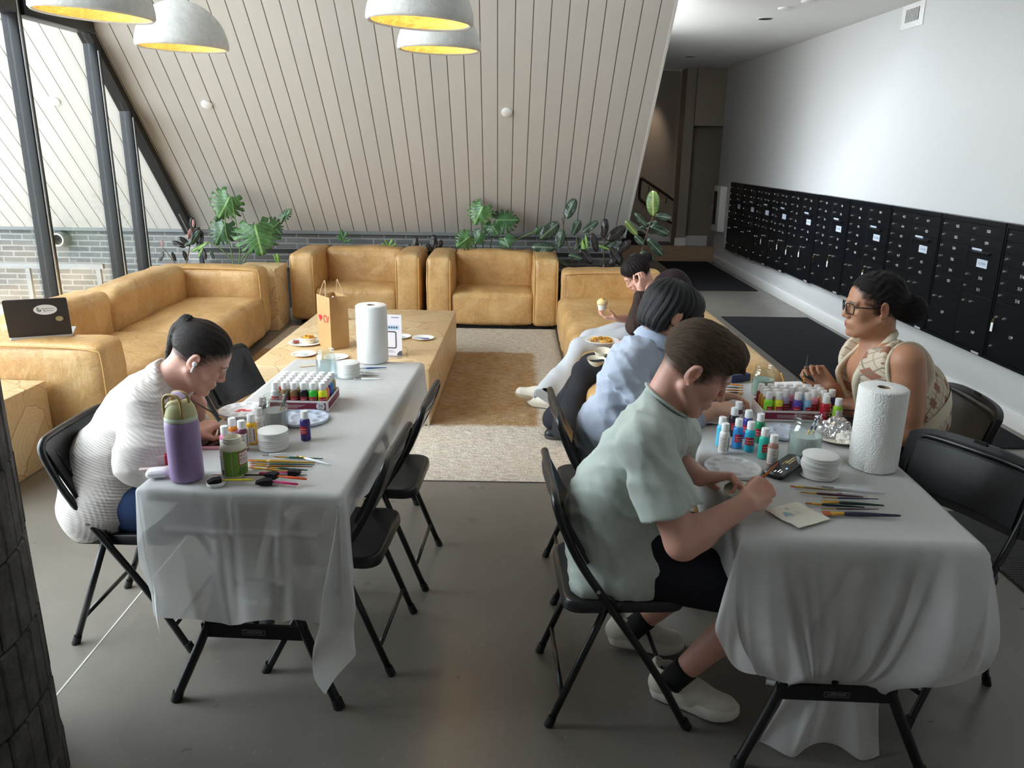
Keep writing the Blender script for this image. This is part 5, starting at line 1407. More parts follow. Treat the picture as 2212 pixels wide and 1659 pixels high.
# ================================================================ PEOPLE (implicit surfaces meshed with surface nets)
V3 = Vector
class SDF:
    def __init__(s, lo, hi, h, zones=()):
        s.ax = []
        for a in range(3):
            c = [lo[a]]
            while c[-1] < hi[a]:
                st = h
                for zl, zh, hf in zones:
                    if zl[a]-h <= c[-1] <= zh[a]: st = min(st, hf)
                c.append(c[-1]+st)
            s.ax.append(np.array(c, np.float32))
        s.f = np.full([len(a) for a in s.ax], .5, np.float32)
    def _win(s, lo, hi):
        sl = []
        for a in range(3):
            i0 = max(0, int(np.searchsorted(s.ax[a], lo[a]))-1); i1 = min(len(s.ax[a]), int(np.searchsorted(s.ax[a], hi[a]))+2)
            if i1 <= i0: return None
            sl.append(slice(i0, i1))
        return tuple(sl)
    def _app(s, lo, hi, fn, k, op):
        m = k+.02
        w = s._win([v-m for v in lo], [v+m for v in hi])
        if w is None: return
        X = s.ax[0][w[0]][:, None, None]; Y = s.ax[1][w[1]][None, :, None]; Z = s.ax[2][w[2]][None, None, :]
        d = fn(X, Y, Z); a = s.f[w]
        if op == 'add':
            if k > 0:
                h = np.clip(.5+.5*(a-d)/k, 0, 1); s.f[w] = a*(1-h)+d*h-k*h*(1-h)
            else: s.f[w] = np.minimum(a, d)
        elif op == 'sub':
            d = -d
            if k > 0:
                h = np.clip(.5-.5*(a-d)/k, 0, 1); s.f[w] = a*(1-h)+d*h+k*h*(1-h)
            else: s.f[w] = np.maximum(a, d)
    def cone(s, a, b, ra, rb, k=.02, op='add', fl=None):
        """tapered capsule; fl=(axis vector, factor) flattens the section along an axis"""
        a, b = V3(a), V3(b); ba = b-a; L2 = max(ba.length_squared, 1e-9); r = max(ra, rb)
        lo = [min(a[i], b[i])-r for i in range(3)]; hi = [max(a[i], b[i])+r for i in range(3)]
        def fn(X, Y, Z):
            px, py, pz = X-a.x, Y-a.y, Z-a.z
            t = np.clip((px*ba.x+py*ba.y+pz*ba.z)/L2, 0, 1)
            dx, dy, dz = px-t*ba.x, py-t*ba.y, pz-t*ba.z
            if fl:
                n, q = fl; n = V3(n).normalized()
                c = (dx*n.x+dy*n.y+dz*n.z)*(1/q-1)
                dx, dy, dz = dx+c*n.x, dy+c*n.y, dz+c*n.z
                return (np.sqrt(dx*dx+dy*dy+dz*dz)-(ra+t*(rb-ra)))*min(1, q)
            return np.sqrt(dx*dx+dy*dy+dz*dz)-(ra+t*(rb-ra))
        s._app(lo, hi, fn, k, op)
    def chain(s, pts, rs, k=.012, op='add'):
        for i in range(len(pts)-1): s.cone(pts[i], pts[i+1], rs[i], rs[i+1], k, op)
    def ell(s, M, c, rad, k=.015, op='add', rot=None):
        """ellipsoid with centre c and radii in frame M (4x4, uniform scale allowed)"""
        Mf = M @ Matrix.Translation(c)
        if rot: Mf = Mf @ Euler(rot).to_matrix().to_4x4()
        sc = Mf.to_scale()[0]; Rm = Mf.to_3x3().normalized(); o = Mf.translation
        r = [v*sc for v in rad]; R_ = max(r)
        ext = [math.sqrt(sum((Rm[i][j]*r[j])**2 for j in range(3))) for i in range(3)]
        lo = [o[i]-ext[i] for i in range(3)]; hi = [o[i]+ext[i] for i in range(3)]
        def fn(X, Y, Z):
            px, py, pz = X-o.x, Y-o.y, Z-o.z
            q = [Rm[0][j]*px+Rm[1][j]*py+Rm[2][j]*pz for j in range(3)]
            k0 = np.sqrt(sum((q[j]/r[j])**2 for j in range(3))); k1 = np.sqrt(sum((q[j]/r[j]**2)**2 for j in range(3)))
            return k0*(k0-1)/np.maximum(k1, 1e-6)
        s._app(lo, hi, fn, k, op)
    def half(s, p, n, k=.004, lo=None, hi=None):
        """cut away the side the normal points to"""
        p, n = V3(p), V3(n).normalized()
        lo = lo or [a[0] for a in s.ax]; hi = hi or [a[-1] for a in s.ax]
        s._app(lo, hi, lambda X, Y, Z: -((X-p.x)*n.x+(Y-p.y)*n.y+(Z-p.z)*n.z), k, 'sub')
    def noise(s, fn):
        X = s.ax[0][:, None, None]; Y = s.ax[1][None, :, None]; Z = s.ax[2][None, None, :]
        m = np.abs(s.f) < .04
        if m.any():
            I = np.nonzero(m)
            s.f[I] += fn(s.ax[0][I[0]], s.ax[1][I[1]], s.ax[2][I[2]]).astype(np.float32)
    def mesh(s, name):
        f = s.f; neg = f < 0
        nx, ny, nz = f.shape
        cnt = np.zeros((nx-1, ny-1, nz-1), np.int8)
        for i in (0, 1):
            for j in (0, 1):
                for k in (0, 1): cnt += neg[i:nx-1+i, j:ny-1+j, k:nz-1+k]
        act = (cnt > 0) & (cnt < 8)
        idx = np.full(act.shape, -1, np.int32); I = np.nonzero(act); n = len(I[0]); idx[I] = np.arange(n)
        acc = np.zeros((n, 3), np.float64); w = np.zeros(n)
        cr = [(0,0,0),(1,0,0),(0,1,0),(1,1,0),(0,0,1),(1,0,1),(0,1,1),(1,1,1)]
        for e0, e1 in [(0,1),(2,3),(4,5),(6,7),(0,2),(1,3),(4,6),(5,7),(0,4),(1,5),(2,6),(3,7)]:
            a = tuple(I[q]+cr[e0][q] for q in range(3)); b = tuple(I[q]+cr[e1][q] for q in range(3))
            fa, fb = f[a], f[b]; m = (fa < 0) != (fb < 0)
            t = np.where(m, fa/np.where(m, fa-fb, 1), 0)
            for q in range(3):
                pa, pb = s.ax[q][a[q]], s.ax[q][b[q]]
                acc[:, q] += np.where(m, pa+t*(pb-pa), 0)
            w += m
        V = acc/np.maximum(w, 1)[:, None]
        F = []
        for d in range(3):
            u, v = (d+1) % 3, (d+2) % 3
            sl0 = [slice(None)]*3; sl1 = [slice(None)]*3
            sl0[d] = slice(0, -1); sl1[d] = slice(1, None)
            for q in (u, v): sl0[q] = slice(1, -1); sl1[q] = slice(1, -1)
            A, B = neg[tuple(sl0)], neg[tuple(sl1)]
            for sg in (0, 1):
                m = (A & ~B) if sg == 0 else (~A & B)
                J = list(np.nonzero(m))
                if not len(J[0]): continue
                J[u] = J[u]+1; J[v] = J[v]+1
                def cell(du, dv):
                    c = [None]*3; c[d] = J[d]; c[u] = J[u]+du; c[v] = J[v]+dv; return idx[tuple(c)]
                q = np.stack([cell(-1,-1), cell(0,-1), cell(0,0), cell(-1,0)], 1)
                F.append(q if sg == 0 else q[:, ::-1])
        F = np.concatenate(F); F = F[(F >= 0).all(1)]
        # light smoothing
        return V, F
def smooth_np(V, F, it=2, lam=.5):
    e = np.concatenate([F[:, [0,1]], F[:, [1,2]], F[:, [2,3]], F[:, [3,0]]])
    for _ in range(it):
        acc = np.zeros_like(V); n = np.zeros(len(V))
        np.add.at(acc, e[:, 0], V[e[:, 1]]); np.add.at(n, e[:, 0], 1)
        np.add.at(acc, e[:, 1], V[e[:, 0]]); np.add.at(n, e[:, 1], 1)
        V = V*(1-lam)+lam*acc/np.maximum(n, 1)[:, None]
    return V
def mesh_obj(S_, name, m, parent, it=2, paint=None, base=None, lam=.5, hair=None, flow=None):
    V, F = S_.mesh(name); V = smooth_np(V, F, it, lam)
    me = np_mesh(name, V, F)
    if paint is not None:
        col = np.tile(np.array([*base, 1.0], np.float32), (len(V), 1))
        for M, c, rad, cc, soft, amt in paint:
            Mi = M.inverted(); A = np.array(Mi)
            q = V @ A[:3, :3].T + A[:3, 3]
            d = np.sqrt((((q-np.array(c))/np.array(rad))**2).sum(1))
            wgt = np.clip((1-d)/soft, 0, 1); wgt = (wgt*wgt*(3-2*wgt)*amt)[:, None]
            col[:, :3] = col[:, :3]*(1-wgt)+np.array(cc)*wgt
        if hair is not None:
            H, hc, wd = hair[:3]
            ix = [np.clip(np.searchsorted(H.ax[q], V[:, q]), 0, len(H.ax[q])-1) for q in range(3)]
            ok = np.ones(len(V), bool)
            for q in range(3): ok &= (V[:, q] > H.ax[q][0]) & (V[:, q] < H.ax[q][-1])
            d = np.where(ok, H.f[tuple(ix)], 1)
            if len(hair) > 3:
                A_ = np.array(hair[3].inverted()); lx = V @ A_[0, :3]+A_[0, 3]; lz = V @ A_[2, :3]+A_[2, 3]
                d = d+np.where((np.abs(lx) > .0735) & (lz < .04) & (lz > -.05), .03, 0)
            wgt = np.clip(1-d/wd, 0, 1); wgt = (wgt*wgt*(3-2*wgt))[:, None]*.92
            col[:, :3] = col[:, :3]*(1-wgt)+np.array(hc)*wgt
        at_ = me.color_attributes.new('skin', 'FLOAT_COLOR', 'POINT'); at_.data.foreach_set('color', col.ravel())
    if flow is not None:
        M, kind = flow; A = np.array(M.inverted()); q = V @ A[:3, :3].T + A[:3, 3]
        if kind == 'front': a, l = np.arctan2(q[:,0], q[:,2]+.02), q[:,1]*8
        elif kind == 'down': a, l = np.arctan2(q[:,0], q[:,1]+.02), q[:,2]*8
        else:
            dv = np.array(kind); dv = dv/np.linalg.norm(dv); e1 = np.cross(dv, [0.3,0.2,1]); e1 /= np.linalg.norm(e1); e2 = np.cross(dv, e1)
            a, l = np.arctan2(q @ e1, q @ e2), (q @ dv)*8
        at2 = me.attributes.new('flow', 'FLOAT_VECTOR', 'POINT'); at2.data.foreach_set('vector', np.stack([np.cos(a)*16, np.sin(a)*16, l], 1).astype(np.float32).ravel())
    o = finish(me, name, m, parent, 180)
    return o
def skin_mat(name, rough=.48):
    m, N, b = nodes(name)
    a = N.add('VertexColor'); a.layer_name = 'skin'
    co = N.coords('Object')
    N.ln(N.mix(N.math('MULTIPLY', N.noise(co, 60, 4), .25), a.outputs[0], N.mix(.5, a.outputs[0], srgb(150,70,60))), b.inputs['Base Color'])
    b.inputs['Roughness'].default_value = rough
    b.inputs['Subsurface Weight'].default_value = .18; b.inputs['Subsurface Radius'].default_value = (.010,.004,.002); b.inputs['Subsurface Scale'].default_value = .6
    N.ln(N.bump(N.noise(co, 380, 3), .08, .001), b.inputs['Normal'])
    return m
SKIN = skin_mat('skin')
def hair_mat(name, c1, c2, rough=.42, spec=.5):
    spec *= .45; rough = min(.75, rough+.16); c1 = tuple(v*.7 for v in c1); c2 = tuple(v*.75 for v in c2)
    m, N, b = nodes(name)
    fl = N.add('Attribute'); fl.attribute_name = 'flow'
    n = N.noise(fl.outputs['Vector'], 3.2, 5, .7); n2 = N.noise(fl.outputs['Vector'], 9, 3, .6)
    N.ln(N.ramp(n, [(.32, c1), (.72, c2)]).outputs[0], b.inputs['Base Color']); b.inputs['Roughness'].default_value = rough
    b.inputs['Specular IOR Level'].default_value = spec
    N.ln(N.bump(n2, .55, .003, N.bump(n, .5, .005)), b.inputs['Normal'])
    return m
def cloth_m(name, col, var=.06, kind=None, sc=300, rough=.9, bs=.25):
    m, N, b = nodes(name); co = N.coords('Object')
    n = N.noise(co, 10, 5)
    N.ln(N.ramp(n, [(.3, tuple(v*(1-var) for v in col)), (.7, tuple(min(1, v*(1+var)) for v in col))]).outputs[0], b.inputs['Base Color'])
    b.inputs['Roughness'].default_value = rough; b.inputs['Specular IOR Level'].default_value = .2
    if kind == 'waffle':
        sx = N.add('SeparateXYZ'); N.ln(co, sx.inputs[0])
        z = N.math('ADD', sx.outputs[2], N.math('MULTIPLY', sx.outputs[0], .35))
        h = N.math('SINE', N.math('MULTIPLY', z, 640))
        v = N.math('SINE', N.math('MULTIPLY', N.math('ADD', sx.outputs[1], N.math('MULTIPLY', sx.outputs[0], .6)), 430))
        N.ln(N.bump(N.math('ADD', h, N.math('MULTIPLY', v, .5)), .34, .003), b.inputs['Normal'])
    elif kind == 'cable':
        sx = N.add('SeparateXYZ'); N.ln(co, sx.inputs[0])
        N.ln(N.bump(N.math('SINE', N.math('MULTIPLY', N.math('ADD', sx.outputs[0], sx.outputs[1]), 260)), .4, .004), b.inputs['Normal'])
    else:
        N.ln(N.bump(N.noise(co, sc, 2), bs, .002, N.bump(N.noise(co, 11, 3, .5), .30, .02)), b.inputs['Normal'])
    return m
def head_frame(c, fwd, up=(0,0,1), s=1.0, roll=0):
    f = V3(fwd).normalized(); u = V3(up); u = (u-f*u.dot(f)).normalized(); r = f.cross(u)
    M = Matrix((r, f, u)).transposed().to_4x4()
    if roll: M = M @ Matrix.Rotation(roll, 4, 'Y')
    M = Matrix.Translation(c) @ M @ Matrix.Scale(s, 4)
    return M
def dir_(yaw, pitch):
    """yaw from +x counter-clockwise, pitch downwards, in degrees"""
    return V3((math.cos(R(yaw))*math.cos(R(pitch)), math.sin(R(yaw))*math.cos(R(pitch)), -math.sin(R(pitch))))
def add_head(S_, M, fem=False, jaw=1.0, nose=1.0):
    E = lambda c, r, k=.015, op='add', rot=None: S_.ell(M, c, r, k, op, rot)
    E((0,-.016,.042), (.074,.094,.084), .02)
    E((0,.030,.030), (.066,.064,.075), .02)
    E((0,.038,-.035), (.056,.055,.074), .02)
    for s in (-1, 1):
        W = lambda p: M @ V3(p)
        sc = M.to_scale()[0]
        S_.cone(W((s*.056,-.004,-.045)), W((s*.020,.070,-.098)), .017*sc*jaw, .016*sc*jaw, .02)
        E((s*.040,.064,-.020), (.024,.022,.026), .016)                      # cheek
        E((s*.033,.098,.010), (.017,.016,.011), .010, 'sub')                 # socket
        E((s*.032,.0765,.008), (.0150,.0150,.0125), .004)                    # eyeball + lids
        E((s*.032,.084,.0155), (.0165,.0085,.0035), .004)                   # upper lid
        S_.cone(W((s*.012,.093,.026)), W((s*.046,.080,.026)), (.0075 if fem else .0095)*sc, .006*sc, .010)   # brow ridge
        # ear
        E((s*.0765,-.012,.000), (.0080,.0185,.0315), .005, rot=(R(-12), s*R(8), s*R(-20)))
        E((s*.0870,-.006,.004), (.0085,.0125,.0225), .003, 'sub', rot=(R(-10), s*R(8), s*R(-22)))
        E((s*.076,-.002,-.026), (.006,.009,.009), .005)
        E((s*.0125,.099,-.030), (.0085*nose,.0095,.0075), .006)             # nostril wing
        E((s*.0065,.1055,-.0375), (.0034,.0045,.003), .003, 'sub')
    W = lambda p: M @ V3(p); sc = M.to_scale()[0]
    S_.cone(W((0,.090,.018)), W((0,(.1085 if fem else .1130),-.022)), .0080*sc, .0098*sc*nose, .010)
    E((0,(.1075 if fem else .112),-.026), (.0095*nose,.0100,.0085), .006)
    E((0,.086,-.060), (.027,.016,.020), .012)
    E((0,.0985,-.0560), (.0205,.0065,.0052), .004); E((0,.0965,-.0665), (.0185,.0075,.0060), .004)
    E((0,.1065,-.0612), (.022,.006,.0014), .0022, 'sub')
    E((0,.085,-.0965), (.019,.016,.015), .014)
def head_paint(M, lips, brow, hairc=None, sclera=(.75,.72,.70), iris=(.05,.03,.02), base=None, stub=0, closed=False):
    P = [(M, (0,.099,-.0560), (.0225,.014,.0068), lips, .35, .85), (M, (0,.097,-.0668), (.0205,.014,.0078), lips, .35, .85),
         (M, (0,.104,-.0612), (.020,.010,.0016), tuple(v*.35 for v in lips), .5, .8)]
    for s in (-1, 1):
        if closed: sclera = tuple(v*.92 for v in base); iris = sclera
        P += [(M, (s*.050,.075,-.02), (.030,.03,.026), tuple(v*k for v, k in zip(base, (1.02,.80,.78))), 1, .45),
              (M, (s*.032,.0895,.0065), (.0125,.010,.0050), sclera, .2, 1), (M, (s*.031,.0915,.0060), (.0056,.012,.0056), iris, .2, 1),
              (M, (s*.032,.090,(.0005 if closed else .0122)), (.0155,.014,.0026), tuple(v*.16 for v in base), .5, .95),
              (M, (s*.022,.0915,.0285), (.016,.016,.0042), brow, .4, .85), (M, (s*.040,.083,.0275), (.015,.018,.0036), brow, .4, .8),
              (M, (s*.078,-.01,0), (.012,.024,.036), tuple(v*k for v, k in zip(base, (1.08,.74,.70))), .6, .5)]
        P += [(M, (s*.0065,.109,-.0372), (.0042,.007,.0028), tuple(v*.3 for v in base), .5, .8)]
    P += [(M, (0,.118,-.026), (.014,.014,.012), tuple(v*k for v, k in zip(base, (1.05,.78,.74))), .8, .4)]
    if stub: P += [(M, (0,.05,-.085), (.062,.07,.045), tuple(v*k for v, k in zip(base, (.62,.62,.64))), .5, stub)]
    return P
FING = {'index': ((.022,.088), (.040,.024,.019), .0082), 'middle': ((.004,.092), (.043,.027,.020), .0085), 'ring': ((-.014,.087), (.040,.025,.019), .0080), 'pinky': ((-.030,.077), (.031,.019,.017), .0070)}
def add_hand(S_, wrist, fwd, palm, side, curls, thumb=(40,20,10,25), s=1.0, spread=4, nails=None):
    """fwd: wrist->knuckles, palm: palm normal (out of the palm). side=+1 right hand, -1 left hand.
       local x = towards the thumb side. curls: per finger (mcp, pip, dip) degrees towards the palm"""
    f = V3(fwd).normalized(); p = V3(palm); p = (p-f*p.dot(f)).normalized()
    x = f.cross(p)*side*-1
    W = V3(wrist)
    L = lambda a, b, c=0: W + (x*a+f*b+p*c)*s
    r = lambda v: v*s
    for (mx, my), ln, rr in FING.values():
        S_.cone(L(mx*.62, .012, -.002), L(mx, my, 0), r(.0125), r(.0105), r(.012))
    S_.cone(L(.012,.020,.004), L(.020,.050,.008), r(.014), r(.011), r(.012))
    S_.cone(L(-.020,.02,.004), L(-.026,.055,.005), r(.012), r(.010), r(.012))
    tips = {}
    for i, (nm, ((mx, my), ln, rr)) in enumerate(FING.items()):
        a = 0; pos = L(mx, my, 0); cs = curls[i]
        sp = R(spread*(1-i))
        base_f = (f*math.cos(sp)+x*math.sin(sp)).normalized()
        pts = [pos]
        for j in range(3):
            a += R(cs[j]); d = base_f*math.cos(a)+p*math.sin(a); pos = pos+d*ln[j]*s; pts.append(pos)
        rs = [rr, rr*.95, rr*.88, rr*.74]
        for j in range(3): S_.cone(pts[j], pts[j+1], r(rs[j]), r(rs[j+1]), r(.0022))
        S_.cone(pts[0], pts[0], r(rr*1.08), r(rr*1.08), r(.006))
        tips[nm] = (pts[3], d)
        if nails is not None: nails.append((pts[3]-p*0+( -(d.cross(f.cross(p))) )*0, d))
    out, opp, b1, b2 = [R(v) for v in thumb]
    pos = L(.022, .022, .006)
    d0 = (f*math.cos(out)+x*math.sin(out)); d0 = (d0*math.cos(opp)+p*math.sin(opp)).normalized()
    pts = [pos, pos+d0*.040*s]
    # bend the thumb back towards the fingers
    nx = (f*1.0 - d0*d0.dot(f)); nx = nx.normalized() if nx.length > 1e-4 else -x
    d1 = (d0*math.cos(b1)+nx*math.sin(b1)).normalized(); pts.append(pts[-1]+d1*.031*s)
    d2 = (d1*math.cos(b2)+nx*math.sin(b2)).normalized(); pts.append(pts[-1]+d2*.025*s)
    for j, (ra, rb) in enumerate(((.0140,.0108),(.0105,.0095),(.0095,.0078))): S_.cone(pts[j], pts[j+1], r(ra), r(rb), r(.006 if j == 0 else .002))
    tips['thumb'] = (pts[3], d2); tips['x'] = x; tips['f'] = f; tips['p'] = p; tips['knuckle'] = L(0,.09,-.01)
    return tips
def torso(S_, J, g=0, k=.05, w=1.0, d=1.0, belly=1.0, bust=0):
    """J: neck, chest, waist, pelvis, shR, shL ; g = garment offset"""
    up_ = (J['chest']-J['waist']).normalized(); rt = (J['shR']-J['shL']); rt = (rt-up_*rt.dot(up_)).normalized(); fw = up_.cross(rt)
    Mc = Matrix((rt, fw, up_)).transposed().to_4x4()
    M = lambda c: Matrix.Translation(c) @ Mc
    S_.ell(M(J['chest']), (0,0,-.01), (.155*w+g, .108*d+g, .17+g), k)
    S_.ell(M(J['waist']), (0,0,0), (.140*w*belly+g, .104*d*belly+g, .14+g), k)
    up2 = (J['waist']-J['pelvis']).normalized(); fw2 = up2.cross(rt)
    Mp = Matrix.Translation(J['pelvis']) @ Matrix((rt, fw2, up2)).transposed().to_4x4()
    S_.ell(Mp, (0,0,0), (.165*w+g, .115*d+g, .11+g), k)
    mid = (J['shR']+J['shL'])/2
    for s_ in ('shR', 'shL'):
        S_.cone(J['chest']+up_*.10+(J[s_]-mid)*.25, J[s_], .075+g, .052*w**.5+g, k)
        S_.cone(J['neck']+up_*.0, J[s_]+(J['neck']-J[s_])*.25, .050+g*.8, .042+g, k*.8)
        if bust: S_.ell(M(J['chest']), ((.07 if s_ == 'shR' else -.07), .085, -.045), (.062+g,.05+g,.06+g), .035)
    return Mc, fw, rt, up_
def wrinkle(seed, amp, sc=1.0, ax=(1,1,1)):
    q = np.random.RandomState(seed); T = []
    for i in range(7):
        v = q.randn(3)*np.array(ax); v = v/np.linalg.norm(v)*q.uniform(14, 42)*sc; T.append((v, q.uniform(0, 6.28), q.uniform(.4, 1), q.randn(3)*6))
    def fn(x, y, z):
        o = 0
        for v, ph, a, wv in T:
            o = o+a*np.sin(v[0]*x+v[1]*y+v[2]*z+ph+1.3*np.sin(wv[0]*x+wv[1]*y+wv[2]*z))
        return amp*o/3
    return fn
def arm(S_, sh, el, wr, rs=(.052,.042,.036,.026), k=.025):
    m = el.lerp(wr, .25)
    S_.cone(sh, el, rs[0], rs[1], k); S_.cone(el, m, rs[1]*.97, rs[1]*.98, k); S_.cone(m, wr, rs[1]*.98, rs[3], k)
def folds(seed, amp, n=7, sc=1.0, base=(.8,.2,.5), spread=.35):
    q = np.random.RandomState(seed); T = []; bs = np.array(base)/np.linalg.norm(base)
    for i in range(n):
        v = bs+q.randn(3)*spread; v = v/np.linalg.norm(v)*q.uniform(22, 48)*sc; T.append((v, q.uniform(0, 6.28), q.uniform(.5, 1), q.randn(3)*5, q.randn(3)*6, q.uniform(0, 6)))
    def fn(x, y, z):
        o = 0
        for v, ph, a, wv, mv, mp in T:
            m_ = np.clip(np.sin(mv[0]*x+mv[1]*y+mv[2]*z+mp)*.9+.25, 0, 1)
            o = o+a*m_*((1-np.abs(np.sin(v[0]*x+v[1]*y+v[2]*z+ph+.5*np.sin(wv[0]*x+wv[1]*y+wv[2]*z))))**1.8-.3)
        return -amp*o*.6
    return fn
def bounds(pts, m):
    return [min(p[i] for p in pts)-m for i in range(3)], [max(p[i] for p in pts)+m for i in range(3)]
def shoe(parent, heel, toe, m, sole_m, up=(0,0,1), H=.085, W=.043, laces=None, stripe=None, runner=None):
    heel, toe = V3(heel), V3(toe); f = (toe-heel).normalized(); u = V3(up); u = (u-f*u.dot(f)).normalized(); r = f.cross(u)
    L = (toe-heel).length
    M = Matrix((r, f, u)).transposed().to_4x4(); M.translation = heel
    P = lambda a, b, c: M @ V3((a, b*L, c))
    pts = [P(-W*1.3,-.05,-.01), P(W*1.3,1.05,H*1.5), P(-W*1.3,1.05,-.01), P(W*1.3,-.05,H*1.5)]
    S_ = SDF(*bounds(pts, .02), .0042)
    S_.cone(P(0,.10,.045), P(0,.45,.042), W*.86, W*.95, .02); S_.cone(P(0,.45,.040), P(0,.86,.036), W*.95, W*.82, .02)
    S_.cone(P(0,.10,.05), P(0,.16,H), W*.8, W*.86, .02); S_.cone(P(0,.22,H*.9), P(0,.55,.055), W*.75, W*.7, .03)
    S_.ell(M, (0,.20*L,H+.03), (.030,.045,.03), .008, 'sub')
    S_.half(P(0,.5,.020), -u, .003)
    o = mesh_obj(S_, 'shoe', m, parent, 1)
    # sole
    mb = MB(); prof = [(-.60,.02),(-.82,.10),(-.78,.28),(-.85,.5),(-1.04,.70),(-.98,.85),(-.62,.97),(0,1.005),(.62,.97),(.98,.85),(1.04,.70),(.85,.5),(.78,.28),(.82,.10),(.60,.02),(0,-.01)]
    pr = chaikin([(a*W*1.0, b, 0) for a, b in prof], 2, True)
    rings = [[P(p.x*q, .5+(p.y-.5)*q, z+(.010*max(0,p.y-.8)/.2 if i < 2 else .004*max(0,p.y-.8)/.2)) for p in pr] for i, (q, z) in enumerate(((.94,.0),(1.0,.006),(1.03,.022),(1.0,.030),(.9,.032)))]
    mb.ring_loft(rings).build('sole', sole_m, o, smooth=40)
    if runner:
        for k_ in range(2):
            for sd in (-1, 1):
                MB().tube([P(sd*W*.93,.36+k_*.10,.052-k_*.006), P(sd*W*.84,.43+k_*.10,.073-k_*.008)], .0042, 6, flat=(1,.6)).build('side_bar', runner, o, smooth=180)
        MB().tube(chaikin([P(-.022,.09,H+.004), P(-.016,.02,H+.030), P(0,-.005,H+.038), P(.016,.02,H+.030), P(.022,.09,H+.004)], 2), .007, 8, flat=(1.4,.6)).build('heel_tab', m, o, smooth=180)
        mb = MB(); pr2 = chaikin([(a*W*1.06, b, 0) for a, b in prof], 2, True)
        rr = []
        for q, z in ((.92,.0),(1.0,.004),(1.05,.020),(1.04,.036),(.98,.044)):
            rr.append([P(p_.x*q*(1+.012*math.sin(i_*2.1)*(1 if z < .01 else 0)), .5+(p_.y-.5)*q, z+(.012*max(0,p_.y-.75)/.25 if z < .01 else .006*max(0,p_.y-.75)/.25)) for i_, p_ in enumerate(pr2)])
        mb.ring_loft(rr).build('midsole', sole_m, o, smooth=40)
    if laces:
        for t_ in (.40,.47,.54,.61):
            z = .098-.075*(t_-.30)*1.0
            MB().tube(chaikin([P(-.030,t_-.02,z-.016), P(-.012,t_,z+.003), P(.012,t_+.01,z+.003), P(.030,t_+.02,z-.016)], 2), .0024, 6).build('lace', laces, o, smooth=180)
    if stripe:
        for t_ in (.36,.46,.56):
            for sd in (-1, 1):
                MB().tube(chaikin([P(sd*W*.90,t_-.06,.030), P(sd*W*1.00,t_-.01,.052), P(sd*W*.80,t_+.05,.075)], 2), .0055, 6, flat=(1,.5)).build('stripe', stripe, o, smooth=180)
    return o
def at3(px, py, **k): return at(px, py, **k)
def person(label, cat='person', loc=(0,0,0)):
    return thing('person', label, cat, (0,0,0))
def setloc(t, loc):
    """move the empty to the base of the person, keep the children where they are"""
    t.location = loc
    for n in KIDS.get(t.name, []):
        o = bpy.data.objects[n]; o.matrix_basis = Matrix.Translation(-V3(loc)) @ o.matrix_basis

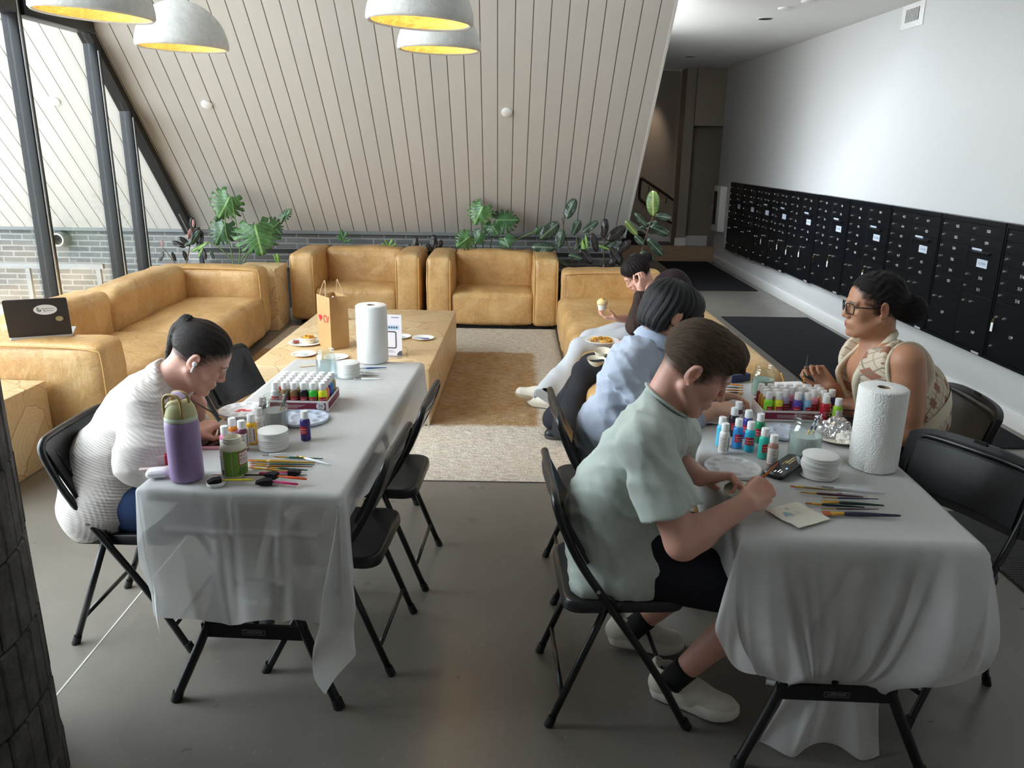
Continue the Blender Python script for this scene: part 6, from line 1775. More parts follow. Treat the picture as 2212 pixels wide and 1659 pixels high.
# ---------------------------------------------------------------- 1. man in the mint T-shirt
def man():
    t = person('man with short brown hair in a mint T-shirt bending over the right table to paint')
    sk = srgb(214,164,146)
    J = dict(neck=at(1432,872,y=2.235), shR=at(1392,962,y=2.045), shL=at(1462,940,y=2.42), pelvis=V3((.375,2.285,.535)), waist=V3((.345,2.275,.685)), chest=at(1378,985,y=2.245))
    elR, wrR = at(1474,1172,y=1.965), at(1612,1086,z=.800)
    elL = V3((.56,2.52,.74)); wrL = at(1512,1030,z=.795)
    hM = head_frame(at(1499,797,y=2.215), dir_(-7, 34), s=1.04)
    S_ = SDF((.08,1.86,-.02), (1.0,2.70,1.36), .0075, [(at(1420,900,y=2.1)+V3((-.05,-.05,-.02)), V3((.75,2.36,1.33)), .0032), (V3((.60,1.93,.74)), V3((.86,2.45,.88)), .0032)])
    torso(S_, J, -.012, .04); add_head(S_, hM, jaw=1.05, nose=1.0)
    S_.cone(J['neck']+V3((-.025,0,-.04)), hM @ V3((0,-.034,-.030)), .056, .050, .02); S_.cone(J['neck']+V3((.02,0,-.03)), hM @ V3((0,.0,-.055)), .045, .040, .02)
    arm(S_, J['shR'], elR, wrR, (.056,.046,.04,.029)); arm(S_, J['shL'], elL, wrL, (.056,.046,.04,.029))
    tgt = at(1662,1048,z=.83)
    hr_ = add_hand(S_, wrR, (tgt-wrR), V3((-.25,.80,-.55)), 1, [(44,62,32),(50,66,34),(58,70,34),(64,68,34)], (28,42,30,20), 1.04, 6)
    fl = (at(1585,1028,z=.80)-wrL)
    hl_ = add_hand(S_, wrL, fl, V3((.15,-.45,-.9)), -1, [(38,52,30),(46,58,34),(52,60,34),(56,60,30)], (46,30,14,12), 1.04)
    hipR, hipL = V3((.42,2.185,.515)), V3((.42,2.385,.515)); knR, knL = V3((.84,2.12,.475)), V3((.82,2.43,.475))
    anR, anL = V3((.585,2.185,.125)), V3((.50,2.46,.13))
    for h, k_, a in ((hipR,knR,anR),(hipL,knL,anL)):
        S_.cone(h, k_, .085, .058, .03); S_.cone(k_, k_.lerp(a,.35), .055, .056, .03); S_.cone(k_.lerp(a,.35), a, .056, .036, .03)
    b = srgb(214,164,146)
    PT = head_paint(hM, srgb(176,108,100), srgb(60,42,30), base=b, stub=.30, closed=True)
    for s in (-1,1): PT.append((hM, (s*.066,-.055,-.01), (.030,.05,.050), srgb(124,98,80), 1.0, .75))
    PT.append((hM, (0,-.085,-.02), (.06,.04,.055), srgb(122,96,78), 1.0, .8))
    PT.append((Matrix.Translation(elR), (0,0,-.02), (.06,.06,.05), srgb(206,120,104), 1, .5))
    for k_ in (hr_['knuckle'], hl_['knuckle']): PT.append((Matrix.Translation(k_), (0,0,0), (.05,.05,.05), srgb(210,124,108), 1, .45))
    # hair: short, longer on top with a fringe
    H = SDF(*bounds([hM @ V3(p) for p in ((-.1,-.13,-.1),(.1,.15,.17),(.1,-.13,.17),(-.1,.15,-.1))], .03), .0036)
    H.ell(hM, (0,-.018,.050), (.081,.099,.090), .01); H.ell(hM, (0,.030,.075), (.070,.080,.066), .015)
    H.ell(hM, (0,.050,.098), (.056,.052,.036), .015)
    for s in (-1,1): H.cone(hM @ V3((s*.070,.020,.03)), hM @ V3((s*.0705,.016,-.008)), .009, .006, .008)
    for i, x in enumerate((-.045,-.02,.005,.03,.05)):
        H.cone(hM @ V3((x,.070,.100)), hM @ V3((x*1.05,.100+.005*(i%2),.072+.006*(i%3))), .013, .006, .012)
    H.ell(hM, (0,.132,.002), (.080,.090,.080), .010, 'sub')
    for s in (-1,1): H.ell(hM, (s*.085,-.006,-.010), (.030,.026,.036), .004, 'sub'); H.ell(hM, (s*.075,.075,.010), (.030,.046,.044), .006, 'sub')
    H.ell(hM, (0,-.045,-.085), (.10,.10,.075), .015, 'sub')
    A = np.array(hM.inverted())
    def strands(freq, amp, seed=0):
        def fn(x, y, z):
            q = [A[i,0]*x+A[i,1]*y+A[i,2]*z+A[i,3] for i in range(3)]
            ang = np.arctan2(q[0], q[2]+.02); r2 = q[1]
            return amp*(np.sin(ang*freq+3*np.sin(r2*30+seed))*.6+.6*np.sin(ang*freq*2.3+2*np.sin(r2*47)+1)+.5*np.sin(r2*150+4*np.sin(ang*9)))
        return fn
    H.noise(strands(26, .0014))
    mesh_obj(S_, 'body', SKIN, t, 2, PT, b, .4, (H, srgb(70,56,45), .016, hM))
    mesh_obj(H, 'hair', hair_mat('brown_hair', srgb(52,42,34), srgb(126,104,84), .55), t, 1, flow=(hM, 'front'))
    # T-shirt
    T = SDF((.08,1.88,.36), (.80,2.66,1.16), .0062)
    for sh, el in ((J['shR'],elR),(J['shL'],elL)):
        e = sh.lerp(el, .70); d = (el-sh).normalized()
        T.cone(sh, e, .070, .080, .03); T.cone(sh.lerp(el,.35), e+d*.03, .077, .085, .03)
        T.half(e, d, .003, [e[i]-.15 for i in range(3)], [e[i]+.15 for i in range(3)])
        T.cone(e-d*.06, e+d*.08, .058, .074, .002, 'sub')
    torso(T, J, .012, .05)
    T.cone(J['pelvis']+V3((.0,0,-.02)), J['waist'], .160, .155, .05, fl=((1,0,0), .84))
    T.cone(V3((.29,2.17,.47)), V3((.29,2.40,.47)), .075, .075, .05); T.cone(V3((.42,2.16,.50)), V3((.42,2.41,.50)), .090, .090, .05)
    T.cone(V3((.30,2.20,.60)), V3((.30,2.36,.60)), .095, .095, .06)
    T.noise(folds(4, .011, 8, .9, (.86,.2,.5))); T.noise(folds(9, .006, 8, 1.8, (.8,.1,.6), .5)); T.noise(wrinkle(9, .0012, 2.0))
    nk = (hM.translation-J['neck']).normalized()
    T.half(J['neck']+nk*.020+V3((0,0,.0)), nk, .004, [J['neck'][i]-.14 for i in range(3)], [J['neck'][i]+.16 for i in range(3)])
    o = mesh_obj(T, 'tshirt', cloth_m('mint_jersey', srgb(186,196,190), .04, bs=.15), t, 2)
    ring = [J['neck']+nk*.016 + (V3((0,1,0))*.078*math.cos(a)+V3((0,1,0)).cross(nk)*.070*math.sin(a)) for a in [2*PI*i/28 for i in range(29)]]
    MB().tube(ring, .0085, 8, flat=(.6,1.2)).build('collar', cloth_m('mint_rib', srgb(176,186,180), .04), o, smooth=180)
    e = J['shR'].lerp(elR, .685); d = (elR-J['shR']).normalized(); ux = d.cross(V3((0,0,1))).normalized(); uz = ux.cross(d)
    # shorts
    Q = SDF((.15,1.98,.34), (.98,2.60,.70), .0065)
    Q.ell(Matrix.Translation(J['pelvis']), (0.01,0,-.03), (.15,.185,.105), .04)
    for h, k_ in ((hipR,knR),(hipL,knL)): Q.cone(h+V3((0,0,-.005)), k_+V3((-.02,0,-.015)), .098, .088, .04)
    Q.noise(wrinkle(12, .004, .9)); 
    for k_ in (knR,knL):
        d = V3((1,0,-.1)); Q.half(k_+V3((-.0,0,0)), d, .003, [k_[i]-.16 for i in range(3)], [k_[i]+.16 for i in range(3)])
        Q.cone(k_+V3((-.07,0,-.01)), k_+V3((.08,0,-.02)), .068, .070, .002, 'sub')
    mesh_obj(Q, 'shorts', cloth_m('navy_black_cotton', srgb(32,33,40), .1), t, 2)
    # socks and shoes
    SO = mat('black_sock', srgb(22,22,24), .9, bump=.3, bscale=300)
    for an, hl, to in ((anR, V3((.512,2.250,.004)), V3((.755,2.110,.004))), (anL, V3((.395,2.50,.030)), V3((.655,2.47,.006)))):
        k_ = knR if an is anR else knL; d = (k_-an).normalized()
        MB().tube([an-d*.05, an-d*.02, an+d*.01, an+d*.030], [.042,.041,.041,.0415], 18).build('sock', SO, t, smooth=180)
        shoe(t, hl, to, mat('cream_knit_shoe', srgb(206,200,190), .85, var=.06, vscale=60, bump=.4, bscale=220), mat('cream_sole', srgb(214,209,200), .6), H=.092, W=.047, laces=mat('cream_lace', srgb(222,217,208), .8), runner=mat('taupe_bar', srgb(150,140,128), .8))
    setloc(t, (.42,2.285,0))
    # what he holds
    a, b_ = hr_['index'][0], hr_['thumb'][0]
    p = at(1628,1046,z=.835); q = at(1676,1004,z=.885)
    brush('orange handled paint brush held in the man\'s right hand', p+(p-q)*.9+V3((0,0,-.012)), q+(q-p)*.12, 'b0602c', r=.0044, group='brushes held by the painters')
    o = bpy.data.objects.new('coaster', CM); link(o); c = at(1598,1060,z=.768); o.location = c; o.rotation_euler = (R(10),R(-6),0); o.scale = (.92,.92,.8)
    o.data = CM.copy(); o.data.materials.clear()
    m_, N_, b2 = nodes('painted_coaster'); n_ = N_.noise(N_.coords('Object'), 30, 4); N_.ln(N_.ramp(n_, [(.4, srgb(206,204,186)), (.5, srgb(172,190,178)), (.62, srgb(196,186,150))]).outputs[0], b2.inputs['Base Color'])
    o.data.materials.append(m_); tag(o, 'round coaster being painted pale green under the man\'s hands', 'coaster')
man()

# ---------------------------------------------------------------- 2. woman in the white knit sweater
def woman_knit():
    t = person('woman with a dark ponytail in a white knit sweater bending over the left table')
    b = srgb(206,160,142)
    J = dict(neck=at(372,818,y=2.70), shR=at(312,895,y=2.53), shL=at(385,850,y=2.875), chest=at(296,915,y=2.70), waist=at(238,1010,y=2.69), pelvis=V3((-1.40,2.69,.525)))
    elR, wrR = at(312,992,y=2.43), at(418,938,z=.790)
    elL, wrL = at(412,930,y=2.83), at(432,872,y=2.80)
    hM = head_frame(at(430,773,y=2.70), dir_(14, 38), s=.98)
    S_ = SDF((-1.62,2.25,.36), (-.84,3.02,1.24), .0075, [(hM.translation-V3((.17,.14,.19)), hM.translation+V3((.15,.14,.15)), .0032), (wrR-V3((.03,.08,.04)), wrR+V3((.20,.12,.08)), .0032)])
    torso(S_, J, -.005, .05, .92, .95); add_head(S_, hM, True, .92, .9)
    S_.cone(J['neck']+V3((-.035,0,-.03)), hM @ V3((0,-.035,-.03)), .052, .048, .03); S_.cone(J['neck']+V3((.02,0,-.03)), hM @ V3((0,.0,-.06)), .042, .040, .03)
    arm(S_, J['shR'], elR, wrR, (.05,.042,.036,.025)); arm(S_, J['shL'], elL, wrL, (.05,.042,.036,.025))
    tg = at(480,905,z=.81)
    h1 = add_hand(S_, wrR, tg-wrR, V3((.2,.55,-.80)), 1, [(52,58,30),(56,62,30),(60,64,32),(60,60,30)], (26,40,26,18), .94)
    h2 = add_hand(S_, wrL, V3((.10,-.15,1)), V3((-.6,-.2,.25)), -1, [(60,70,30)]*4, (20,30,20,20), .9)
    PT = head_paint(hM, srgb(164,92,88), srgb(34,22,20), base=b, closed=True)
    PT.append((Matrix.Translation(h1['knuckle']), (0,0,0), (.05,.05,.05), srgb(196,120,104), 1, .4))
    H = SDF(*bounds([hM @ V3(p) for p in ((-.1,-.20,-.12),(.1,.12,.18),(.1,-.20,.18),(-.1,.12,-.12))], .05), .0036)
    H.ell(hM, (0,-.021,.047), (.0775,.098,.088), .01); H.ell(hM, (0,.010,.066), (.069,.071,.062), .012)
    H.ell(hM, (0,.130,.000), (.092,.102,.090), .006, 'sub')
    for s in (-1,1):
        H.ell(hM, (s*.088,-.008,-.012), (.030,.027,.044), .004, 'sub'); H.ell(hM, (s*.080,.060,-.030), (.036,.062,.056), .008, 'sub')
    H.ell(hM, (0,-.045,-.088), (.10,.10,.072), .012, 'sub')
    tie = hM @ V3((0,-.108,.092))
    H.cone(hM @ V3((0,-.085,.075)), tie, .034, .018, .02)
    tail = chaikin([tie, at(396,706,y=2.70), at(382,712,y=2.70), at(372,738,y=2.70), at(362,768,y=2.70), at(356,792,y=2.70)], 1)
    rs = [.017,.021,.024,.024,.022,.020,.017,.014,.010,.006,.004]
    H.chain(tail, [rs[min(i, len(rs)-1)] for i in range(len(tail))], .01)
    A = np.array(hM.inverted())
    def strand(x, y, z):
        q = [A[i,0]*x+A[i,1]*y+A[i,2]*z+A[i,3] for i in range(3)]
        a = np.arctan2(q[0], q[2]+.01); return .0012*(np.sin(a*34+2*np.sin(q[1]*40))+.6*np.sin(a*71+q[1]*60))
    H.noise(strand)
    DH = hair_mat('dark_brown_hair', srgb(26,21,20), srgb(62,52,48), .40)
    mesh_obj(S_, 'body', SKIN, t, 2, PT, b, .4, (H, srgb(40,32,30), .010, hM))
    ho = mesh_obj(H, 'hair', DH, t, 1, flow=(hM, (0,-.108,.092)))
    MB().tube([tie+(hM.to_3x3() @ V3((.019*math.cos(a), .006*math.sin(a), .019*math.sin(a)))) for a in [2*PI*i/16 for i in range(17)]], .005, 6).build('hair_tie', mat('dark_hair_tie', srgb(30,24,26), .7), ho, smooth=180)
    # sweater
    T = SDF((-1.66,2.24,.40), (-.92,3.04,1.08), .0062)
    torso(T, J, .026, .06, .95, 1.0)
    T.cone(V3((-1.42,2.58,.50)), V3((-1.42,2.80,.50)), .130, .130, .06); T.cone(J['waist'], J['pelvis'], .155, .15, .05)
    for sh, el, wr in ((J['shR'],elR,wrR),):
        T.cone(sh, el, .078, .092, .05); T.cone(el, el.lerp(wr,.35), .088, .076, .04); T.cone(el.lerp(wr,.35), el.lerp(wr,.72), .076, .044, .03)
    T.cone(J['shL'], elL, .075, .07, .05)
    T.noise(wrinkle(21, .004, .8)); T.noise(folds(23, .008, 7, .9, (.5,.2,.85)))
    e = elR.lerp(wrR,.76); d = (wrR-elR).normalized(); T.half(e, d, .003, [e[i]-.09 for i in range(3)], [e[i]+.09 for i in range(3)])
    T.half(V3((0,0,.462)), (0.25,0,-1), .004, (-1.66,2.24,.40), (-1.1,3.04,.56))
    nk = (hM.translation-J['neck']).normalized(); T.half(J['neck']+nk*.014, nk, .004, [J['neck'][i]-.12 for i in range(3)], [J['neck'][i]+.14 for i in range(3)])
    mesh_obj(T, 'sweater', cloth_m('white_waffle_knit', srgb(212,205,200), .05, 'waffle'), t, 2)
    ch = [J['neck']+nk*.024+(V3((0,1,0))*.062*math.cos(a)+V3((0,1,0)).cross(nk)*.056*math.sin(a)) for a in [2*PI*i/24 for i in range(25)]]
    MB().tube(ch, .0012, 5).build('necklace', mat('gold_chain', srgb(206,170,96), .3, .9), t, smooth=180)
    # earbud
    ep = hM @ V3((.0830,-.004,-.004)); Me = hM.to_3x3().normalized()
    eb = MB(); eb.sphere(ep, .0085, 12); eb.tube([ep+Me @ V3((.003,.002,-.004)), ep+Me @ V3((.004,.006,-.030))], .0034, 8).build('earbud', mat('earbud_white', srgb(240,240,242), .25), t, smooth=180)
    # jeans
    Q = SDF((-1.64,2.45,.02), (-.78,2.95,.66), .0072)
    Q.ell(Matrix.Translation(J['pelvis']), (0,0,-.025), (.15,.185,.10), .04)
    for y in (2.59, 2.79):
        Q.cone(V3((-1.38,y,.50)), V3((-.93,y-.02,.475)), .094, .070, .04); Q.cone(V3((-.93,y-.02,.475)), V3((-1.02,y,.10)), .064, .050, .03)
    Q.noise(wrinkle(31, .0035, 1.1)); Q.half(V3((0,0,.075)), (0,0,-1), .003, (-1.2,2.45,.0), (-.8,2.95,.12))
    mesh_obj(Q, 'jeans', cloth_m('blue_denim', srgb(42,58,92), .18, sc=420), t, 2)
    for y in (2.59,2.79): shoe(t, (-1.075,y,.003), (-.835,y-.01,.003), mat('grey_canvas_shoe', srgb(88,88,92), .85), mat('white_sole', srgb(214,212,208), .6), H=.075, W=.042, laces=mat('white_lace', srgb(226,226,224), .8))
    setloc(t, (-1.3,2.69,0))
    p = at(462,893,z=.815); q = at(428,873,z=.855)
    brush('thin dark brush held by the woman in the knit sweater', p+(p-q).normalized()*.055, q+(q-p)*.15, '2c2430', r=.0024, group='brushes held by the painters')
woman_knit()

# ---------------------------------------------------------------- 3. person in the pale blue shirt
def blue():
    t = person('person with black bowl haircut and pale blue shirt, beyond the man in mint')
    b = srgb(222,176,152)
    J = dict(neck=at(1418,738,y=2.97), shR=at(1352,800,y=2.80), shL=at(1440,775,y=3.14), chest=at(1362,822,y=2.97), waist=V3((.435,2.98,.67)), pelvis=V3((.46,2.98,.535)))
    elR, wrR = V3((.60,2.76,.72)), V3((.80,2.86,.795)); elL, wrL = V3((.68,3.18,.74)), V3((.86,3.05,.795))
    hM = head_frame(at(1446,680,y=2.965), dir_(18, 22), s=1.0)
    S_ = SDF((.25,2.62,.40), (1.06,3.34,1.38), .0075, [(hM.translation-V3((.14,.13,.17)), hM.translation+V3((.14,.13,.14)), .0034), (V3((.78,2.78,.75)), V3((1.0,3.1,.86)), .0045)])
    torso(S_, J, -.005, .05, .92); add_head(S_, hM, False, .95, .95)
    S_.cone(J['neck']+V3((-.025,0,-.03)), hM @ V3((0,-.035,-.03)), .052, .048, .03); S_.cone(J['neck']+V3((.02,0,-.03)), hM @ V3((0,.0,-.06)), .042, .040, .03)
    arm(S_, J['shR'], elR, wrR, (.05,.042,.036,.026)); arm(S_, J['shL'], elL, wrL, (.05,.042,.036,.026))
    add_hand(S_, wrR, V3((1,.1,-.02)), V3((.1,.5,-.8)), 1, [(45,55,30)]*4, (30,35,20,15), .95); add_hand(S_, wrL, V3((1,-.3,-.02)), V3((.1,-.4,-.9)), -1, [(30,40,25)]*4, (40,30,15,12), .95)
    H = SDF(*bounds([hM @ V3(p) for p in ((-.1,-.13,-.12),(.1,.13,.17),(.1,-.13,.17),(-.1,.13,-.12))], .03), .0036)
    H.ell(hM, (0,-.014,.038), (.094,.112,.098), .01); H.ell(hM, (0,.035,.055), (.086,.084,.072), .015); H.ell(hM, (0,-.055,-.02), (.082,.066,.075), .02)
    H.ell(hM, (0,.125,-.022), (.115,.075,.066), .006, 'sub')
    for s in (-1,1): H.ell(hM, (s*.092,.012,-.040), (.040,.060,.068), .006, 'sub'); H.cone(hM @ V3((s*.080,.018,.03)), hM @ V3((s*.076,.024,-.024)), .008, .004, .006)
    H.ell(hM, (0,.03,-.10), (.12,.085,.07), .01, 'sub'); H.ell(hM, (0,-.09,-.125), (.12,.08,.055), .01, 'sub')
    A = np.array(hM.inverted())
    def strand(x, y, z):
        q = [A[i,0]*x+A[i,1]*y+A[i,2]*z+A[i,3] for i in range(3)]
        a = np.arctan2(q[0], q[1]+.02); return .0022*(np.sin(a*24+2.5*np.sin(q[2]*22))+.7*np.sin(a*53+q[2]*40+2*np.sin(q[2]*30)))
    H.noise(strand)
    mesh_obj(S_, 'body', SKIN, t, 2, head_paint(hM, srgb(184,112,104), srgb(30,26,26), base=b), b, .4, (H, srgb(24,22,24), .012, hM))
    mesh_obj(H, 'hair', hair_mat('black_hair', srgb(10,10,13), srgb(38,39,46), .26, 1.0), t, 1, flow=(hM, 'down'))
    T = SDF((.24,2.60,.42), (.90,3.36,1.10), .0065)
    torso(T, J, .010, .05, .94); T.cone(J['pelvis'], J['waist'], .145, .14, .05)
    for sh, el, wr in ((J['shR'],elR,wrR),(J['shL'],elL,wrL)): T.cone(sh, el, .064, .062, .04); T.cone(el, el.lerp(wr,.7), .062, .046, .03)
    T.noise(folds(41, .012, 8, .9, (.9,.2,.2))); T.noise(folds(43, .007, 8, 1.7, (.7,.2,.6), .5))
    nk = (hM.translation-J['neck']).normalized(); T.half(J['neck']+nk*.018, nk, .004, [J['neck'][i]-.12 for i in range(3)], [J['neck'][i]+.14 for i in range(3)])
    for el, wr in ((elR,wrR),(elL,wrL)):
        e = el.lerp(wr,.72); d = (wr-el).normalized(); T.half(e, d, .003, [e[i]-.08 for i in range(3)], [e[i]+.08 for i in range(3)])
    o = mesh_obj(T, 'shirt', cloth_m('pale_blue_cotton', srgb(178,187,204), .06), t, 2)
    vy = V3((0,1,0)); fn = vy.cross(nk)
    rg = lambda r1, h: [J['neck']+nk*h+vy*r1*math.cos(a)+fn*r1*.95*math.sin(a) for a in [2*PI*i/28 for i in range(29)]]
    cm = MB(); cm.ring_loft([rg(.074,.045)[:-1], rg(.092,.020)[:-1], rg(.100,-.002)[:-1], rg(.094,-.004)[:-1], rg(.084,.020)[:-1], rg(.070,.042)[:-1]], cap=False); cm.build('collar', cloth_m('pale_blue_collar', srgb(178,190,212), .05), o, smooth=40)
    Q = SDF((.26,2.70,.02), (1.02,3.24,.66), .008)
    Q.ell(Matrix.Translation(J['pelvis']), (0,0,-.03), (.14,.18,.10), .04)
    for y in (2.88,3.08): Q.cone(V3((.48,y,.50)), V3((.90,y,.475)), .092, .066, .04); Q.cone(V3((.90,y,.475)), V3((.86,y,.09)), .062, .055, .03)
    mesh_obj(Q, 'trousers', cloth_m('tan_trousers', srgb(168,140,104), .08), t, 2)
    for y in (2.88,3.08): shoe(t, (.80,y,.003), (1.05,y,.003), mat('black_shoe', srgb(28,28,30), .5), mat('white_sole', (.6,.6,.6), .6), H=.075, W=.043)
    setloc(t, (.55,2.98,0))
blue()

# ---------------------------------------------------------------- 4. woman with glasses and argyle vest
def m_argyle():
    m, N, b = nodes('argyle_knit'); co = N.coords('Object'); sx = N.add('SeparateXYZ'); N.ln(co, sx.inputs[0])
    u = N.math('ADD', N.math('MULTIPLY', sx.outputs[1], .8), N.math('MULTIPLY', sx.outputs[0], .75)); v = sx.outputs[2]
    p, q = N.math('ADD', N.math('DIVIDE', u, .078), N.math('DIVIDE', v, .105)), N.math('SUBTRACT', N.math('DIVIDE', u, .078), N.math('DIVIDE', v, .105))
    fp, fq = N.math('FRACT', N.math('ADD', p, 50)), N.math('FRACT', N.math('ADD', q, 50))
    dp, dq = N.math('ABSOLUTE', N.math('SUBTRACT', fp, .5)), N.math('ABSOLUTE', N.math('SUBTRACT', fq, .5))
    dia = N.math('MAXIMUM', dp, dq)
    col = N.mix(N.ramp(dia, [(.215,(1,1,1)),(.235,(0,0,0))]).outputs[0], srgb(214,202,182), srgb(168,118,98))
    grid = N.math('MINIMUM', N.math('ABSOLUTE', N.math('SUBTRACT', N.math('FRACT', N.math('MULTIPLY', fp, 2)), .5)), N.math('ABSOLUTE', N.math('SUBTRACT', N.math('FRACT', N.math('MULTIPLY', fq, 2)), .5)))
    ln_ = N.math('MINIMUM', dp, dq)
    col = N.mix(N.ramp(ln_, [(.02,(1,1,1)),(.035,(0,0,0))]).outputs[0], col, srgb(150,130,116))
    edge = N.math('MINIMUM', N.math('SUBTRACT', .5, dp), N.math('SUBTRACT', .5, dq))
    col = N.mix(N.ramp(edge, [(.02,(.8,)*3),(.04,(0,0,0))]).outputs[0], col, srgb(176,148,130))
    N.ln(col, b.inputs['Base Color']); b.inputs['Roughness'].default_value = .95; b.inputs['Specular IOR Level'].default_value = .1
    N.ln(N.bump(N.math('SINE', N.math('MULTIPLY', v, 900)), .25, .003, N.bump(N.noise(co, 220, 2), .3, .003)), b.inputs['Normal']); return m
def vest_w():
    t = person('woman in glasses and a cream argyle sweater vest holding a brush at the right table')
    b = srgb(186,136,106)
    yc = 2.99
    J = dict(neck=at(1893,748,y=yc), shL=at(1958,782,y=2.80), shR=at(1856,758,y=3.17), chest=at(1912,835,y=yc), waist=V3((1.600,yc,.745)), pelvis=V3((1.64,yc+.01,.555)))
    elL, wrL = at(1955,930,y=2.80), at(1815,868,y=3.03)
    elR, wrR = at(1842,878,y=3.20), at(1793,835,z=.845)
    hM = head_frame(at(1888,662,y=yc), dir_(176, 5), s=1.0)
    S_ = SDF((1.0,2.55,.42), (1.86,3.42,1.46), .0075, [(hM.translation-V3((.15,.13,.17)), hM.translation+V3((.14,.13,.14)), .0034), (V3((1.02,2.70,.76)), V3((1.36,3.14,.95)), .0034)])
    torso(S_, J, -.006, .04, 1.0, 1.05, 1.05); add_head(S_, hM, True, .98, 1.12)
    S_.ell(hM, (0,.035,-.070), (.052,.05,.035), .03)
    S_.cone(J['neck']+V3((.025,0,-.03)), hM @ V3((0,-.035,-.03)), .048, .046, .02); S_.cone(J['neck']+V3((-.02,0,-.03)), hM @ V3((0,.0,-.06)), .042, .040, .02)
    arm(S_, J['shL'], elL, wrL, (.066,.056,.046,.028), .03); arm(S_, J['shR'], elR, wrR, (.064,.052,.044,.027), .03)
    S_.cone(J['shL'].lerp(elL,.25), J['shL'].lerp(elL,.7), .062, .060, .03)
    hl = add_hand(S_, wrL, at(1752,850,y=3.12)-wrL, V3((-.1,.25,-.95)), -1, [(8,14,8),(22,30,15),(28,34,18),(32,36,18)], (30,25,14,10), .98, 5)
    hr = add_hand(S_, wrR, at(1758,795,z=.905)-wrR, V3((-.75,-.55,.05)), 1, [(55,55,25),(60,62,28),(66,66,30),(70,66,30)], (24,42,28,20), .98)
    hipy = (.10,-.10)
    PT = head_paint(hM, srgb(160,98,94), srgb(42,30,26), base=b, iris=(.02,.012,.01))
    for k_ in (hl['index'][0], hl['middle'][0], hr['index'][0], hr['thumb'][0]): PT.append((Matrix.Translation(k_), (0,0,0), (.012,.012,.012), srgb(206,150,134), .8, .5))
    H = SDF(*bounds([hM @ V3(p) for p in ((-.1,-.22,-.14),(.1,.12,.17),(.1,-.22,.17),(-.1,.12,-.14))], .03), .0038)
    H.ell(hM, (0,-.020,.046), (.079,.100,.090), .01); H.ell(hM, (0,.010,.066), (.070,.072,.063), .012)
    H.ell(hM, (0,.130,.004), (.096,.108,.096), .006, 'sub')
    for s in (-1,1): H.ell(hM, (s*.088,-.010,-.016), (.032,.028,.042), .004, 'sub'); H.ell(hM, (s*.082,.060,-.030), (.036,.062,.052), .008, 'sub')
    H.ell(hM, (0,-.035,-.088), (.10,.09,.062), .012, 'sub')
    H.cone(hM @ V3((0,-.085,.0)), hM @ V3((0,-.125,-.012)), .052, .050, .025); H.ell(hM, (0,-.145,-.018), (.056,.050,.052), .02)
    rs = np.random.RandomState(2)
    for i in range(16): 
        d = rs.randn(3); d /= np.linalg.norm(d); H.ell(hM, (.035*d[0], -.155+.032*d[1], -.02+.035*d[2]), (.016,.016,.016), .008)
    A = np.array(hM.inverted())
    def strand(x, y, z):
        q = [A[i,0]*x+A[i,1]*y+A[i,2]*z+A[i,3] for i in range(3)]
        a = np.arctan2(q[0], q[2]+.01); return .0017*(np.sin(a*26+3*np.sin(q[1]*60))+.8*np.sin(q[1]*170+4*np.sin(a*8)))
    H.noise(strand)
    mesh_obj(S_, 'body', SKIN, t, 2, PT, b, .4, (H, srgb(30,24,23), .009, hM))
    mesh_obj(H, 'hair', hair_mat('black_curly_hair', srgb(12,10,11), srgb(44,38,37), .5), t, 1, flow=(hM, (0,-.12,-.01)))
    # glasses
    FRM = mat('glasses_black', srgb(18,16,18), .2)
    gl = bpy.data.objects.new('glasses', None); link(gl); gl.empty_display_size = .02; adopt(gl, t)
    for s in (-1,1):
        lp = [hM @ V3((s*.0345+x, .107-.012*((x*s+.026)/.052), .004+z)) for x, z in rrect(.052,.040,.013,5)]
        MB().tube(lp+[lp[0]], .0022, 6).build('rim', FRM, gl, smooth=180)
        mb = MB(); mb.face(lp); mb.build('lens', GLASS, gl, smooth=0)
        MB().tube(chaikin([hM @ V3((s*.061,.096,.014)), hM @ V3((s*.0765,.080,.014)), hM @ V3((s*.0795,.020,.008)), hM @ V3((s*.0775,-.012,.012)), hM @ V3((s*.074,-.03,-.005))], 2), .0022, 6).build('temple', FRM, gl, smooth=180)
    MB().tube(chaikin([hM @ V3((-.010,.112,.010)), hM @ V3((0,.114,.013)), hM @ V3((.010,.112,.010))], 1), .0022, 6).build('bridge', FRM, gl, smooth=180)
    # vest
    T = SDF((1.18,2.58,.52), (1.86,3.40,1.18), .0062)
    torso(T, J, .022, .05, 1.02, 1.05, 1.08, bust=1); T.cone(J['waist']+V3((0,0,-.03)), J['waist']+V3((0,0,.08)), .148, .15, .05)
    T.noise(wrinkle(51, .003, .9))
    nk = (hM.translation-J['neck']).normalized()
    vy = V3((0,1,0)); 
    # V neck
    up_ = (J['chest']-J['waist']).normalized(); rt = (J['shR']-J['shL']).normalized(); fw = up_.cross(rt)
    from mathutils.bvhtree import BVHTree
    V_, F_ = T.mesh('v'); bvh = BVHTree.FromPolygons([tuple(v) for v in V_], [tuple(int(i) for i in f) for f in F_])
    def on_surf(p, d, o_=.002):
        h = bvh.ray_cast(p+d*.5, -d); return (h[0]+d*o_) if h[0] else p
    zt_, zb_ = J['neck']+up_*.02, J['chest']-up_*.065
    Hh = (zt_-zb_).dot(up_)
